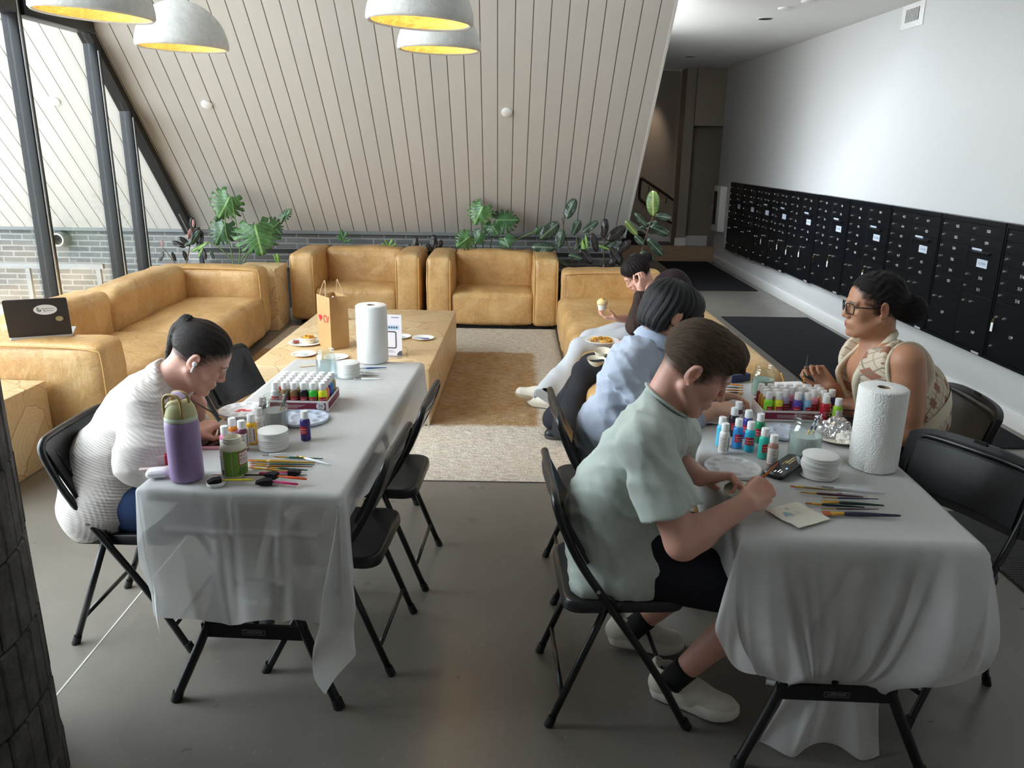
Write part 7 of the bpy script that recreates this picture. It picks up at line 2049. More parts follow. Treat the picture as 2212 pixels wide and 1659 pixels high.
    def vcut(X, Y, Z):
        px, py, pz = X-zb_.x, Y-zb_.y, Z-zb_.z
        h = px*up_.x+py*up_.y+pz*up_.z; w_ = np.abs(px*rt.x+py*rt.y+pz*rt.z); f_ = px*fw.x+py*fw.y+pz*fw.z
        return np.maximum((w_-.092*h/Hh), -(f_+.01+.13*np.clip(h/Hh, 0, 1.3)))
    T._app([J['chest'][i]-.3 for i in range(3)], [J['chest'][i]+.35 for i in range(3)], vcut, .004, 'sub')
    T.half(J['neck']+nk*.022, nk, .004, [J['neck'][i]-.11 for i in range(3)], [J['neck'][i]+.14 for i in range(3)])
    for sh, el in ((J['shL'],elL),(J['shR'],elR)):
        d = (sh-J['chest']); d = (d-up_*d.dot(up_)*.7).normalized(); c = sh-d*.022
        T.half(c, d-up_*.10, .006, [c[i]-.16 for i in range(3)], [c[i]+.16 for i in range(3)])
    hem = J['waist']+V3((-.01,0,-.055)); T.half(hem, (.25,0,-1), .004, (1.18,2.58,.50), (1.86,3.40,.80))
    o = mesh_obj(T, 'sweater_vest', m_argyle(), t, 2)
    RIB = mat('cream_rib', srgb(222,212,188), .95, bump=.5, bscale=140)
    # ribbed bands: V neck, arm holes, hem
    for s, sh, el in ((-1,J['shL'],elL),(1,J['shR'],elR)):
        d = (sh-J['chest']); d = (d-up_*d.dot(up_)*.7).normalized(); c = sh-d*.022-up_*.035
        a2 = up_; b2 = d.cross(up_).normalized()
        MB().tube([c+a2*(.105*math.cos(a)-.01)+b2*.090*math.sin(a)+d*(.004) for a in [2*PI*i/30 for i in range(31)]], .011, 8, flat=(1.5,.7)).build('arm_band', RIB, o, smooth=180)
        pts = [on_surf(zb_+up_*Hh*q+rt*s*(.092*q+.006), (fw+up_*.15).normalized()) for q in (0,.12,.25,.4,.55,.7,.85)]
        pts += [J['neck']+nk*.016+(fw*math.cos(R(a_))+rt*s*math.sin(R(a_)))*.076 for a_ in (80,110,140,165,182)]
        MB().tube(chaikin(pts, 2), .0125, 8, flat=(.8,1.3)).build('neck_band', RIB, o, smooth=180)
    hb = MB(); rr = []
    for dz, k_ in ((.052,1.0),(.03,1.02),(.0,1.02),(-.012,.99)):
        ring = []
        for i in range(48):
            a = 2*PI*i/48; d = (fw*math.cos(a)+rt*math.sin(a)); c0 = J['waist']+V3((0,0,-.05+dz))+V3((-.01,0,0))
            h = bvh.ray_cast(c0+d*.5, -d); ring.append((h[0] if h[0] else c0+d*.16)+d*.005*k_)
        rr.append(ring)
    hb.ring_loft(rr, cap=False).build('hem_band', RIB, o, smooth=60)
    # jeans
    Q = SDF((1.0,2.72,.02), (1.86,3.30,.74), .008)
    Q.ell(Matrix.Translation(J['pelvis']), (0,0,-.03), (.16,.20,.13), .04)
    for y in (2.88,3.10): Q.cone(V3((1.60,y,.50)), V3((1.14,y,.48)), .104, .074, .04); Q.cone(V3((1.14,y,.48)), V3((1.20,y,.09)), .07, .052, .03)
    Q.noise(wrinkle(61, .0035, 1)); mesh_obj(Q, 'jeans', cloth_m('dark_denim', srgb(26,32,48), .15), t, 2)
    for y in (2.88,3.10): shoe(t, (1.255,y,.003), (1.0,y,.003), mat('dark_sneaker', srgb(34,34,38), .7), mat('white_sole', (.6,.6,.6), .6), H=.075, W=.042)
    setloc(t, (1.5,yc,0))
    p, q = at(1736,826,z=.865), at(1745,768,z=.955)
    brush('green-tipped brush held upright by the woman in glasses', p+(p-q)*.1, q, '2c5048', r=.0030, group='brushes held by the painters')
vest_w()

# ---------------------------------------------------------------- 5. 6. the two women on the long sofa
def sofa_women():
    t = person('woman in a brown cable sweater and grey sweatpants eating on the long sofa')
    b = srgb(226,176,156); y = 5.52
    J = dict(neck=at(1406,632,y=y), shL=at(1420,650,y=y-.17), shR=at(1410,650,y=y+.17), chest=at(1418,668,y=y), waist=V3((1.10,y,.62)), pelvis=V3((1.06,y,.50)))
    elL, wrL = at(1372,704,y=y-.22), at(1384,628,y=y-.20)
    elR, wrR = at(1385,690,y=y+.10), at(1332,688,y=y-.05)
    hM = head_frame(at(1378,592,y=y), dir_(190, 40), s=.98)
    S_ = SDF((.55,5.15,.40), (1.36,5.90,1.26), .009, [(hM.translation-V3((.15,.13,.16)), hM.translation+V3((.14,.13,.13)), .0045), (V3((.62,5.22,.40)), V3((1.02,5.6,.78)), .0048)])
    torso(S_, J, -.005, .05, .9); add_head(S_, hM, True, .92, .92)
    S_.cone(J['neck']+V3((.02,0,-.03)), hM @ V3((0,-.035,-.03)), .05, .046, .03); S_.cone(J['neck'], hM @ V3((0,0,-.06)), .042, .04, .03)
    arm(S_, J['shL'], elL, wrL, (.046,.04,.034,.024)); arm(S_, J['shR'], elR, wrR, (.046,.04,.034,.024))
    add_hand(S_, wrL, V3((.10,.05,1)), V3((-.4,.8,.1)), -1, [(40,60,30)]*4, (30,35,20,15), .92)
    hs = add_hand(S_, wrR, V3((-1,-.1,.12)), V3((.1,.3,1)), 1, [(24,34,20),(26,36,20),(30,38,22),(34,40,24)], (52,36,20,16), .92)
    def hair(hM, m, long=False, part=False):
        H = SDF(*bounds([hM @ V3(p) for p in ((-.11,-.16,-.26 if long else -.12),(.11,.12,.17),(.11,-.16,.17),(-.11,.12,-.26 if long else -.12))], .03), .005)
        H.ell(hM, (0,-.018,.046), (.081,.102,.092), .01); H.ell(hM, (0,.024,.058), (.074,.070,.074), .012)
        H.ell(hM, (0,.128,-.010), (.075 if long else .10,.092,.080), .010, 'sub')
        for s in (-1,1):
            if not long: H.ell(hM, (s*.09,-.006,-.020), (.030,.028,.044), .004, 'sub'); H.ell(hM, (s*.082,.060,-.030), (.036,.062,.052), .008, 'sub')
            else:
                H.cone(hM @ V3((s*.066,.015,.03)), hM @ V3((s*.080,.02,-.12)), .030, .022, .02); H.cone(hM @ V3((s*.055,-.05,.0)), hM @ V3((s*.06,-.05,-.20)), .045, .03, .03)
        if long: H.cone(hM @ V3((0,-.07,.0)), hM @ V3((0,-.08,-.21)), .055, .035, .03)
        else:
            H.ell(hM, (0,-.035,-.088), (.10,.09,.062), .012, 'sub'); H.ell(hM, (0,-.125,.05), (.035,.035,.035), .015)
        if part: H.cone(hM @ V3((.0,.075,.118)), hM @ V3((.0,-.03,.142)), .0035, .0035, .003, 'sub')
        A = np.array(hM.inverted())
        def strand(x, y_, z):
            q = [A[i,0]*x+A[i,1]*y_+A[i,2]*z+A[i,3] for i in range(3)]
            a = np.arctan2(q[0], q[1]+.02); return .0020*(np.sin(a*22+2*np.sin(q[2]*25))+.7*np.sin(a*47+q[2]*30))
        H.noise(strand); return H
    H = hair(hM, None, False, True); mesh_obj(S_, 'body', SKIN, t, 2, head_paint(hM, srgb(186,110,104), srgb(34,24,22), base=b, closed=True), b, .4, (H, srgb(34,26,25), .014, hM))
    mesh_obj(H, 'hair', hair_mat('near_black_hair', srgb(16,12,12), srgb(48,38,36), .4), t, 1, flow=(hM, (0,-.12,.04)))
    T = SDF((.70,5.10,.42), (1.40,5.90,1.05), .0075)
    torso(T, J, .02, .05); T.cone(J['waist'], J['pelvis'], .14, .15, .05)
    T.cone(J['shL'], elL, .060, .062, .04); T.cone(elL, elL.lerp(wrL,.86), .058, .040, .03); T.cone(J['shR'], elR, .060, .056, .04); T.cone(elR, elR.lerp(wrR,.35), .052, .046, .03)
    T.noise(wrinkle(71, .004, 1.1)); nk = (hM.translation-J['neck']).normalized(); T.half(J['neck']+nk*.02, nk, .004, [J['neck'][i]-.1 for i in range(3)], [J['neck'][i]+.13 for i in range(3)])
    mesh_obj(T, 'sweater', cloth_m('brown_cable_knit', srgb(62,50,46), .1, 'cable'), t, 2)
    Q = SDF((.10,5.0,.02), (1.24,5.78,.68), .0085)
    Q.ell(Matrix.Translation(J['pelvis']), (0,0,-.02), (.16,.19,.11), .04)
    k1, k2 = at(1252,752,y=5.36), at(1275,735,y=5.58); a1, a2 = at(1200,866,z=.115), at(1172,858,z=.15)
    f1h, f1t = at(1212,880,z=.018), at(1140,868,z=.018)
    for h, k_, a in ((V3((1.0,5.42,.50)),k1,a1),(V3((1.0,5.62,.50)),k2,a2)):
        Q.cone(h, k_, .088, .070, .04); Q.cone(k_, a, .068, .062, .035); Q.cone(a.lerp(k_,.3), a, .066, .072, .03)
    Q.noise(wrinkle(73, .005, .9))
    for a, k_ in ((a1,k1),(a2,k2)): d = (a-k_).normalized(); Q.half(a+d*.012, d, .003, [a[i]-.12 for i in range(3)], [a[i]+.12 for i in range(3)])
    mesh_obj(Q, 'sweatpants', cloth_m('light_grey_fleece', srgb(188,192,198), .05), t, 2)
    WS = mat('cream_sneaker', srgb(222,216,204), .6); WSo = mat('cream_rubber', srgb(206,198,182), .6)
    s1 = shoe(t, at(1196,868,z=.045), at(1112,856,z=.075), WS, mat('gum_sole', srgb(176,160,136), .6), up=(.12,0,1), H=.08, W=.044, laces=mat('white_lace', (.7,.7,.7), .8))
    s2 = shoe(t, at(1215,884,z=.022), at(1140,872,z=.022), WS, WSo, H=.08, W=.044)
    hc, tc = at(1196,868,z=.045), at(1112,856,z=.075)
    f = (tc-hc).normalized(); nrm = V3((0,-1,.15)).normalized()
    c = hc.lerp(tc,.44)+V3((0,-.049,.045)); 
    MB().tube([c-f*.018+V3((0,0,-.018)), c-f*.018+V3((0,0,.018)), c+f*.018+V3((0,.002,-.018)), c+f*.018+V3((0,.006,.018))], .0045, 6).build('side_logo', mat('pale_blue_suede', srgb(150,178,204), .8), s1, smooth=180)
    setloc(t, (1.0,y,0))
    # things in her hands and lap
    mp = (hs['index'][0]+hs['thumb'][0]+hs['middle'][0])/3+V3((-.004,0,.040))
    th = thing('cupcake', 'frosted cupcake with yellow top held by the woman in brown', 'cupcake', mp)
    MB().lathe([(0,-.045),(.024,-.045),(.034,-.008),(.030,-.004)], seg=24).build('wrapper', mat('white_wrapper', srgb(228,222,214), .7), th, smooth=40)
    MB().lathe([(.034,-.008),(.038,.0),(.036,.014),(.026,.028),(.012,.035),(0,.036)], seg=24).build('frosting', mat('cream_frosting', srgb(226,204,150), .5, var=.15, vscale=60), th, smooth=180)
    MB().sphere((0,-.012,.034), .011, 10, (1,.8,.5)).build('topping', mat('yellow_topping', srgb(224,176,30), .5), th); MB().sphere((.010,-.014,.030), .007, 8, (1,.8,.6)).build('topping', mat('dark_topping', srgb(52,38,28), .5), th)
    pc = at(1300,737,y=5.24)
    tp = thing('paper_plate', 'white paper plate of yellow chips on the lap of the woman in grey sweatpants', 'plate', pc+V3((0,0,-.004)))
    MB().lathe(plate_prof(.115,.012), seg=40).build('dish', PLW, tp, smooth=60); chips(60, .075, 8, .006).build('chips', CHIP, tp, smooth=0)['kind'] = 'stuff'
    # second woman
    t = person('woman with long dark hair, black wide jeans and earring, mostly hidden on the long sofa')
    b = srgb(230,180,162); y = 4.72
    J = dict(neck=at(1452,690,y=y), shL=at(1465,735,y=y-.17), shR=at(1455,730,y=y+.17), chest=at(1460,765,y=y), waist=V3((1.06,y,.63)), pelvis=V3((1.05,y,.51)))
    hM = head_frame(at(1452,632,y=y), dir_(188, 30), s=1.0)
    elR, wrR = at(1420,770,y=y+.22), at(1362,735,y=y+.36); elL, wrL = V3((.98,y-.22,.62)), V3((.80,y-.12,.62))
    S_ = SDF((.45,4.35,.40), (1.36,5.28,1.30), .009, [(hM.translation-V3((.15,.13,.16)), hM.translation+V3((.14,.13,.13)), .0048), (wrR-V3((.16,.1,.07)), wrR+V3((.03,.1,.06)), .0048)])
    torso(S_, J, -.005, .05, .9); add_head(S_, hM, True, .92, .92); S_.cone(J['neck']+V3((0,0,-.03)), hM @ V3((0,-.02,-.05)), .05, .046, .03)
    arm(S_, J['shR'], elR, wrR, (.046,.04,.034,.024)); arm(S_, J['shL'], elL, wrL, (.046,.04,.034,.024))
    add_hand(S_, wrR, V3((-1,.1,-.25)), V3((-.1,-.1,-1)), 1, [(20,45,30),(26,50,30),(32,52,30),(36,52,30)], (40,36,20,16), .92)
    add_hand(S_, wrL, V3((-1,.1,-.1)), V3((-.1,0,-1)), -1, [(20,35,20)]*4, (40,30,20,16), .92)
    H = hair(hM, None, True); mesh_obj(S_, 'body', SKIN, t, 2, head_paint(hM, srgb(186,110,104), srgb(44,32,30), base=b, closed=True), b, .4, (H, srgb(40,28,32), .014, hM))
    ho = mesh_obj(H, 'hair', hair_mat('plum_brown_hair', srgb(24,16,20), srgb(70,50,58), .38), t, 1, flow=(hM, 'down'))
    MB().tube([hM @ V3((.092+.012*math.cos(a)*.4, -.005+.012*math.cos(a), -.055+.012*math.sin(a))) for a in [2*PI*i/16 for i in range(17)]], .003, 6).build('earring', mat('silver_earring', srgb(214,206,190), .25, .9), t, smooth=180)
    T = SDF((.82,4.36,.42), (1.40,5.16,1.08), .008)
    torso(T, J, .02, .05); T.cone(J['waist'], J['pelvis'], .14, .15, .05)
    for sh, el, wr in ((J['shL'],elL,wrL),(J['shR'],elR,wrR)): T.cone(sh, el, .06, .056, .04); T.cone(el, el.lerp(wr,.6), .052, .04, .03)
    nk = (hM.translation-J['neck']).normalized(); T.half(J['neck']+nk*.02, nk, .004, [J['neck'][i]-.1 for i in range(3)], [J['neck'][i]+.13 for i in range(3)])
    mesh_obj(T, 'top', cloth_m('grey_plum_top', srgb(76,66,70), .1), t, 2)
    Q = SDF((.20,4.25,.03), (1.24,4.98,.68), .0085)
    Q.ell(Matrix.Translation(J['pelvis']), (0,0,-.02), (.16,.19,.11), .04)
    k1, k2 = at(1262,806,y=4.62), at(1275,790,y=4.80); a1, a2 = at(1226,926,y=4.56), at(1205,905,y=4.74)
    a1.z = max(a1.z,.10); a2.z = max(a2.z,.10)
    for h, k_, a in ((V3((1.0,4.62,.51)),k1,a1),(V3((1.0,4.82,.51)),k2,a2)):
        Q.cone(h, k_, .088, .072, .04); Q.cone(k_, a, .070, .084, .035); Q.cone(a.lerp(k_,.3), a, .080, .094, .03)
    Q.noise(wrinkle(83, .006, .9))
    for a, k_ in ((a1,k1),(a2,k2)): Q.half(a+V3((0,0,-.045)), (0,0,-1), .003, [a[i]-.14 for i in range(3)], [a[i]+.14 for i in range(3)])
    mesh_obj(Q, 'wide_jeans', cloth_m('black_denim', srgb(44,45,49), .15), t, 2)
    BS = mat('black_leather_shoe', srgb(24,24,26), .4); 
    for hl, to in ((at(1262,955,z=.003), at(1176,948,z=.003)), (at(1255,932,z=.003), at(1178,926,z=.003))):
        shoe(t, hl, to, BS, mat('dark_gum_sole', srgb(60,56,52), .6), H=.075, W=.043, laces=mat('black_lace', srgb(34,34,36), .7), stripe=mat('white_stripe', srgb(226,224,220), .5))
    setloc(t, (1.0,y,0))
    for (px, py, lab) in ((1302,760,'small empty cream bowl held on the lap of the woman in black jeans'),(1288,778,'second cream bowl on the black jeans, nearer the camera')):
        c = at(px, py, y=4.68 if py < 770 else 4.60); tb = thing('snack_bowl', lab, 'bowl', c+V3((0,0,-.03)), group='bowls on the lap'); tb.rotation_euler = (R(8),0,0)
        MB().lathe([(0,0),(.036,0),(.056,.038),(.0575,.041),(.054,.040),(.034,.004),(0,.004)], seg=36).build('bowl', PLC, tb, smooth=50)
sofa_women()
# ================================================================ PLANTS BEHIND THE SEATING
def m_leaf(name, c1, c2, rib, rough=.32, edge=None, under=None):
    m, N, b = nodes(name)
    uv = N.add('UVMap').outputs[0]; sx = N.add('SeparateXYZ'); N.ln(uv, sx.inputs[0])
    x, y = sx.outputs[0], sx.outputs[1]
    ax = N.math('ABSOLUTE', x)
    vein = N.math('ABSOLUTE', N.math('SUBTRACT', N.math('FRACT', N.math('ADD', N.math('MULTIPLY', N.math('SUBTRACT', y, N.math('MULTIPLY', ax, .55)), 8), 20)), .5))
    co = N.coords('Object'); n = N.noise(co, 14, 4)
    base = N.ramp(n, [(.3, c1), (.7, c2)]).outputs[0]
    base = N.mix(N.ramp(vein, [(.0,(.45,)*3),(.10,(0,0,0))]).outputs[0], base, rib)
    base = N.mix(N.ramp(ax, [(.012,(1,1,1)),(.035,(0,0,0))]).outputs[0], base, rib)
    if edge: base = N.mix(N.ramp(N.math('ADD', N.math('MULTIPLY', ax, .9), N.math('MULTIPLY', N.noise(co, 30, 3), .5)), [(.62,(0,0,0)),(.70,(1,1,1))]).outputs[0], base, edge)
    N.ln(base, b.inputs['Base Color']); b.inputs['Roughness'].default_value = rough
    N.ln(N.bump(vein, .25, .006), b.inputs['Normal'])
    b.inputs['Subsurface Weight'].default_value = 0
    return m
MONS = m_leaf('monstera_leaf', srgb(44,84,42), srgb(84,130,70), srgb(150,186,120), .3)
MONS2 = m_leaf('monstera_leaf_dark', srgb(34,66,38), srgb(62,104,62), srgb(110,150,96), .3)
RUBB = m_leaf('rubber_leaf', srgb(34,50,42), srgb(58,78,64), srgb(110,124,100), .25)
RUBG = m_leaf('rubber_leaf_green', srgb(70,96,52), srgb(112,138,78), srgb(176,186,116), .3)
RUBD = m_leaf('rubber_leaf_burgundy', srgb(26,26,26), srgb(48,46,44), srgb(70,60,56), .22)
PINK = m_leaf('rubber_leaf_pink', srgb(150,96,98), srgb(196,150,140), srgb(90,50,50), .3)
FERN = m_leaf('small_bright_leaf', srgb(60,104,36), srgb(110,150,60), srgb(150,180,90), .4)
STEMG = mat('green_stem', srgb(96,124,66), .45); STEMB = mat('brown_stem', srgb(92,78,58), .6)
def leaf_shape(kind):
    """list of rings in leaf units: x lateral (-.5...5), y 0 base ... 1 tip"""
    n = 120; out = []
    for i in range(n):
        th = 2*PI*i/n                                   # 0 = tip direction
        if kind == 'mon':
            a = abs(math.atan2(math.sin(th), math.cos(th)))
            r = .56*(1-.10*math.cos(a)) + .06*math.exp(-(a/.25)**2) + .05*math.cos(2*a)*-1
            if a > 2.75: r *= .55+.45*((PI-a)/.39 if a < PI else 0)*0+.0+ .35*(PI-a)
            k = (a*180/PI)
            for c, dpt in ((26,.42),(47,.55),(68,.60),(90,.58),(112,.45),(134,.25)):
                r *= 1-dpt*math.exp(-((k-c-3*math.sin(i*9))/3.6)**2)
        else:
            a = abs(math.atan2(math.sin(th), math.cos(th)))
            ex = .5; ey = .20 if kind == 'rub' else .13
            r = ex*ey/math.sqrt((ey*math.cos(a))**2+(ex*math.sin(a))**2)*(1+.06*math.cos(a))
        out.append((r*math.sin(th), .5+r*math.cos(th) if kind != 'mon' else .42+r*math.cos(th)))
    cy = .42 if kind == 'mon' else .5
    return out, cy
SH = {k: leaf_shape(k) for k in ('mon', 'rub', 'lan')}
def foliage(leaves, name, m, parent, off):
    """leaves: (base point, tip point, width factor, normal, droop, kind)"""
    V, F, UV = [], [], []
    for base, tip, wf, nrm, droop, kind in leaves:
        out, cy = SH[kind]
        yd = tip-base; Lf = yd.length; yd = yd/Lf; nn = (nrm-yd*nrm.dot(yd)).normalized(); xd = yd.cross(nn)
        b0 = len(V); n = len(out); rings = [0.0, .3, .55, .8, 1.0]
        V.append(base+yd*cy*Lf - off); UV.append((0, cy))
        for q in rings[1:]:
            for (x, y) in out:
                xx, yy = x*q, cy+(y-cy)*q
                z = -droop*(yy-.3)**2*.9 - .55*abs(xx)**1.6*wf*.8 + .02*math.sin(yy*9+xx*11)
                V.append(base + (xd*xx*wf + yd*yy + nn*z)*Lf - off); UV.append((xx, yy))
        for j in range(n):
            F.append((b0, b0+1+j, b0+1+(j+1) % n))
        for q in range(len(rings)-2):
            for j in range(n):
                a = b0+1+q*n; F.append((a+j, a+n+j, a+n+(j+1) % n, a+(j+1) % n))
    me = bpy.data.meshes.new(name); me.from_pydata(V, [], F); uvl = me.uv_layers.new(name='UVMap')
    for lp in me.loops: uvl.data[lp.index].uv = UV[lp.vertex_index]
    o = finish(me, name, m, parent, 180)
    md = o.modifiers.new('thickness', 'SOLIDIFY'); md.thickness = .0012
    return o
rp = random.Random(12)
def plant(name, label, cat, base_px, y0, groups, stems, smat, group=None, srad=.006):
    b = at(*base_px, y=y0); loc = V3((b.x, y0, .42))
    t = thing(name, label, cat, loc, group=group)
    tips = []
    for mm, kind, lst in groups:
        L = []
        for (bx, by, tx, ty, wf, dy, tilt) in lst:
            y1 = y0+dy
            B = at(bx, by, y=y1); T = at(tx, ty, y=y1+tilt)
            nrm = (_C-B).normalized()+V3((rp.uniform(-.35,.35), 0, rp.uniform(-.1,.5)))
            L.append((B, T, wf, nrm.normalized(), rp.uniform(.1,.35), kind)); tips.append(B)
        foliage(L, 'foliage', mm, t, loc)
    for s_ in stems:
        P = [at(px, py, y=y0+dy) - loc for px, py, dy in s_]
        mb = MB(); mb.tube(chaikin(P, 2), srad, 7); mb.build('stem', smat, t, smooth=180)
    return t
Y1 = 8.19
plant('monstera_plant', 'large monstera with split leaves behind the corner sofa', 'plant', (505,575), Y1, [
    (MONS, 'mon', [(548,478,568,556,1.05,-.05,-.10),(500,418,470,474,1.0,.02,-.04)]),
    (MONS2, 'mon', [(488,476,462,532,.85,.03,-.05),(578,478,611,508,.9,.03,.0),(607,474,631,449,.5,.02,0),(484,462,462,480,.6,.03,0),(505,430,515,455,.6,.05,0)]),
    (FERN, 'lan', [(452,523,412,543,.7,-.02,0),(440,528,428,556,.7,-.02,0),(598,546,604,583,.9,-.1,0),(590,548,600,572,.7,-.1,0)])],
    [[(505,580,0),(500,540,0),(484,490,0),(492,430,.02)],[(515,580,0),(520,540,0),(508,470,0),(500,425,.02)],[(520,580,0),(540,540,0),(549,500,0),(548,480,-.04)],[(520,560,0),(560,520,0),(605,478,.02)],[(500,560,0),(470,530,0),(450,522,-.02)]], STEMG)
plant('rubber_plant', 'dark rubber plant with pink edged leaves at the foot of the slanted window frame', 'plant', (390,575), Y1-.02, [
    (RUBD, 'rub', [(420,500,414,470,1,0,0),(414,520,430,492,1,0,0),(412,532,388,512,1,0,-.02),(402,534,372,522,1,0,-.02),(430,545,432,500,.9,.02,0),(380,565,372,545,1,0,0),(345,565,352,545,1,0,0),(445,562,440,540,1,0,0),(405,565,396,542,1,0,0)]),
    (PINK, 'rub', [(418,492,417,474,.8,-.01,0),(406,518,413,494,.8,-.01,0),(350,535,350,518,.7,-.01,0)]),
    (RUBB, 'rub', [(412,530,431,498,.9,-.02,0),(398,532,415,520,.8,-.03,0),(462,560,455,542,1,0,0)])],
    [[(400,580,0),(408,545,0),(414,505,0)],[(385,580,0),(372,560,0),(352,535,0)]], STEMB)
plant('monstera_plant', 'monstera with split leaves behind the armchair nearest the long sofa', 'plant', (1050,560), 8.33, [
    (MONS, 'mon', [(1046,440,1022,488,.95,0,-.03),(1018,508,984,534,.9,-.03,-.05)]),
    (MONS2, 'mon', [(1066,476,1126,474,.8,.02,0),(1062,484,1078,510,1.1,.0,-.03),(1088,510,1100,538,1.2,-.03,-.05),(1040,500,1024,530,.9,-.02,0),(1050,478,1052,505,.8,.02,0),(1155,505,1170,488,.5,.0,0)])],
    [[(1050,560,.34),(1042,530,.24),(1040,490,.05),(1046,442,0)],[(1055,560,.34),(1060,530,.24),(1066,480,.02)],[(1045,560,.34),(1030,540,.27),(1020,510,-.02)],[(1065,560,.34),(1095,530,.24),(1130,510,0),(1157,500,0)]], STEMG)
plant('rubber_plant', 'rubber plant with dark oval leaves behind the far end of the long sofa', 'plant', (1240,590), Y1-.06, [
    (RUBB, 'rub', [(1222,474,1240,430,1.3,0,0),(1208,480,1168,514,1.4,0,-.02),(1215,495,1206,534,1.4,-.02,-.02),(1236,508,1252,476,1.4,0,0),(1258,502,1290,478,1.1,0,0),(1200,536,1150,532,1.2,0,0),(1240,540,1268,512,1.1,0,0),(1262,560,1230,550,1.2,-.05,0),(1300,540,1330,520,1.1,0,0),(1225,575,1200,560,1.1,-.05,0)]),
    (RUBD, 'rub', [(1303,515,1308,474,1.1,-.03,0),(1310,520,1350,490,1.2,-.03,0),(1290,545,1280,505,1.0,-.03,0),(1330,548,1362,520,1.1,-.03,0),(1280,570,1255,540,1.2,-.06,0),(1340,572,1320,535,1.2,-.06,0),(1350,580,1372,548,1.2,-.06,0),(1300,585,1330,560,1.3,-.08,0)]),
    (FERN, 'lan', [(1262,560,1258,520,.9,-.03,0),(1318,540,1294,530,.8,-.05,0),(1270,540,1264,508,.7,-.03,0)])],
    [[(1240,600,0),(1236,560,0),(1220,510,0),(1214,470,0)],[(1300,600,0),(1305,550,0),(1306,490,-.03)],[(1250,600,0),(1250,550,0),(1245,510,0)]], STEMB)
tall = plant('rubber_plant', 'tall rubber plant with one pale green top leaf in front of the handrail', 'plant', (1385,590), 8.05, [
    (RUBG, 'rub', [(1411,468,1410,414,1.35,0,0),(1378,510,1352,478,.9,0,0)]),
    (RUBB, 'rub', [(1398,490,1372,462,.9,0,0),(1414,466,1450,470,1.1,.02,0),(1404,488,1446,508,1.0,-.02,0),(1392,530,1372,510,1.3,-.02,0),(1398,515,1432,552,1.0,-.02,0),(1382,545,1414,560,1.2,-.03,0),(1395,495,1420,478,1,.02,0),(1408,480,1380,492,.7,.02,0)])],
    [[(1376,600,0),(1384,550,0),(1398,500,0),(1411,468,0)]], STEMB)
MB().lathe([(.10,-.42),(.12,-.415),(.14,-.02),(.135,-.01),(0,-.03)], seg=28).build('pot', mat('dark_pot', srgb(48,48,50), .6), tall)
g = 'small plants in the planter behind the armchairs'
plant('small_plant', 'small green plant peeking over the back of the armchair behind the paper bag', 'plant', (742,560), 8.66, [(MONS2, 'lan', [(742,520,736,496,1.6,0,0),(742,515,750,500,1.5,0,0),(740,522,728,508,1.5,0,0),(744,524,758,516,1.5,0,0),(742,520,762,522,1.3,0,0)])], [[(742,570,0),(742,515,0)]], STEMG, g, .004)
plant('small_plant', 'low bright green sprig just above the first armchair back', 'plant', (840,560), 8.66, [(FERN, 'lan', [(840,532,832,518,1.4,0,0),(840,532,848,516,1.4,0,0),(842,534,856,526,1.3,0,0),(838,534,824,526,1.3,0,0)])], [[(840,570,0),(840,530,0)]], STEMG, g, .004)
plant('small_plant', 'dark pointed leaves rising between the two armchairs', 'plant', (930,570), 8.66, [(RUBD, 'lan', [(895,540,898,512,1.8,0,0),(898,542,910,524,1.6,0,0),(892,542,884,528,1.6,0,0),(938,544,936,508,1.7,0,0),(940,546,954,520,1.8,0,0),(934,546,922,526,1.7,0,0)])], [[(900,575,0),(896,535,0)],[(936,575,0),(938,535,0)]], STEMB, g, .004)
# planter trough with its metal rail
PLB = mat('planter_black', srgb(44,46,48), .5, .3)
t = thing('planter_box', 'long black metal planter with an open top rail behind sofas and armchairs', 'planter', (-1.0, 8.765, 0))
MB().b2((-2.30,-.085,0),(2.28,.088,.40)).build('trough', PLB, t, smooth=0)
MB().b2((-2.28,-.07,.4005),(2.26,.075,.415)).build('soil', mat('dark_soil', srgb(44,36,30), .95, var=.4, vscale=60, bump=.8, bscale=90), t, smooth=0)
zr = at(500,541,y=8.69).z
MB().b2((-2.30,-.085,zr-.02),(2.28,-.045,zr+.02)).build('top_rail', PLB, t, smooth=0)
for xx in (-2.30, -.70, .78, 2.26): MB().b2((xx,-.085,.40),(xx+.04,-.045,zr-.02)).build('post', PLB, t, smooth=0)
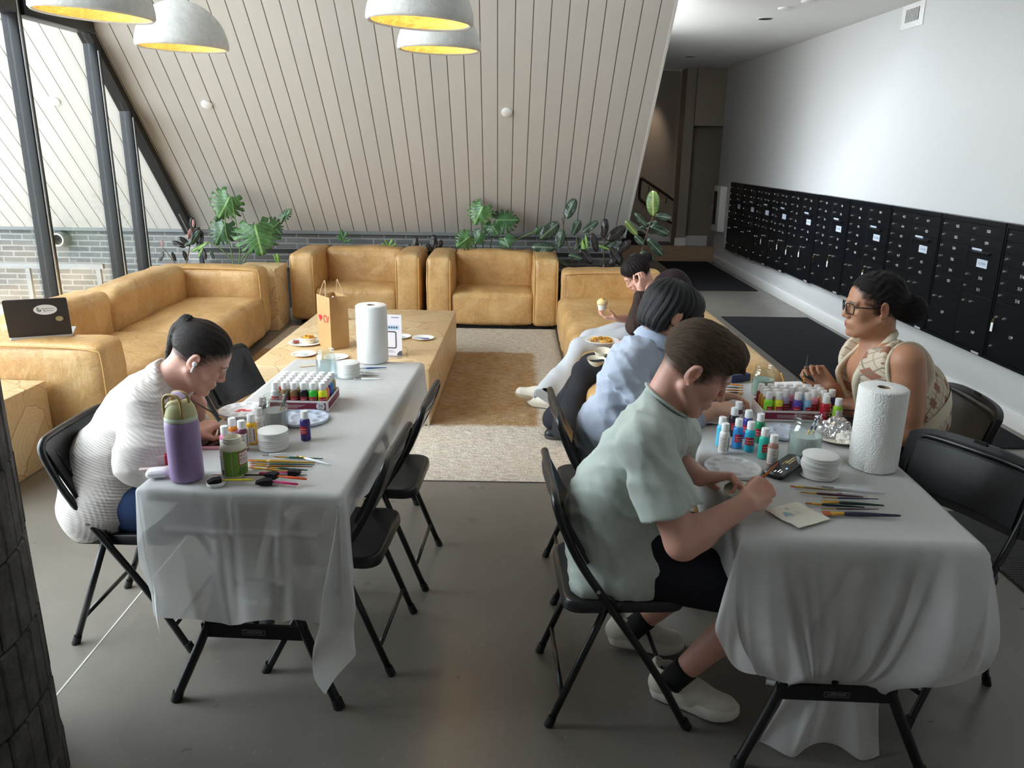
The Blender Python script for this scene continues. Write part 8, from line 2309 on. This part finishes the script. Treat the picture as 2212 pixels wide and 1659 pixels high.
# ================================================================ CAMERA, LIGHT
cam = bpy.data.cameras.new('camera'); co = bpy.data.objects.new('camera', cam); link(co)
cam.sensor_fit = 'HORIZONTAL'; cam.sensor_width = 36; cam.lens = 36*FPX/2212
cam.clip_start = .05; cam.clip_end = 200
Mc = Matrix((_rt, -_dn, -_fw)).transposed().to_4x4(); Mc.translation = _C
co.matrix_world = Mc
S.camera = co
w = bpy.data.worlds.new('World'); S.world = w; w.use_nodes = True
bg = w.node_tree.nodes['Background']
bg.inputs[0].default_value = (.84, .93, 1.0, 1); bg.inputs[1].default_value = 1.0
def area(name, loc, rot, size, size_y, power, col=(1,1,1)):
    l = bpy.data.lights.new(name, 'AREA'); l.shape = 'RECTANGLE'; l.size = size; l.size_y = size_y; l.energy = power; l.color = col
    o = bpy.data.objects.new(name, l); link(o); o.location = loc; o.rotation_euler = rot
    return o
# overcast daylight entering through the glass wall
S.view_settings.view_transform = 'Standard'; S.view_settings.look = 'None'
S.view_settings.exposure = .82; S.view_settings.gamma = 1; S.view_settings.use_curve_mapping = False
SKY = 11.0
wn = w.node_tree; tc = wn.nodes.new('ShaderNodeTexCoord'); sz = wn.nodes.new('ShaderNodeSeparateXYZ'); wn.links.new(tc.outputs['Generated'], sz.inputs[0])
ra = wn.nodes.new('ShaderNodeValToRGB'); wn.links.new(sz.outputs[2], ra.inputs[0])       # overcast sky: bright overhead, dim at the horizon
e_ = ra.color_ramp.elements; e_[0].position = 0; e_[0].color = (.33,.36,.39,1); e_[1].position = 1; e_[1].color = (.86,.94,1,1)
wn.links.new(ra.outputs[0], bg.inputs[0]); bg.inputs[1].default_value = SKY
p = area('window_portal', (XG-.25, 4.0, 2.4), (0, R(-90), 0), 4.8, 9.4, 1); p.data.cycles.is_portal = True
l = bpy.data.lights.new('stair_lamp', 'SPOT'); l.energy = 26; l.color = (1,.84,.68); l.spot_size = R(46); l.spot_blend = 1; l.shadow_soft_size = .05
lo = bpy.data.objects.new('stair_lamp', l); link(lo); lo.location = (2.42, 13.25, 2.85); lo.rotation_euler = (R(12), R(4), 0)
S.cycles.max_bounces = 10; S.cycles.diffuse_bounces = 6; S.cycles.transparent_max_bounces = 24; S.cycles.transmission_bounces = 8
S.cycles.sample_clamp_indirect = 6; S.cycles.use_denoising = True
S.cycles.caustics_reflective = False; S.cycles.caustics_refractive = False
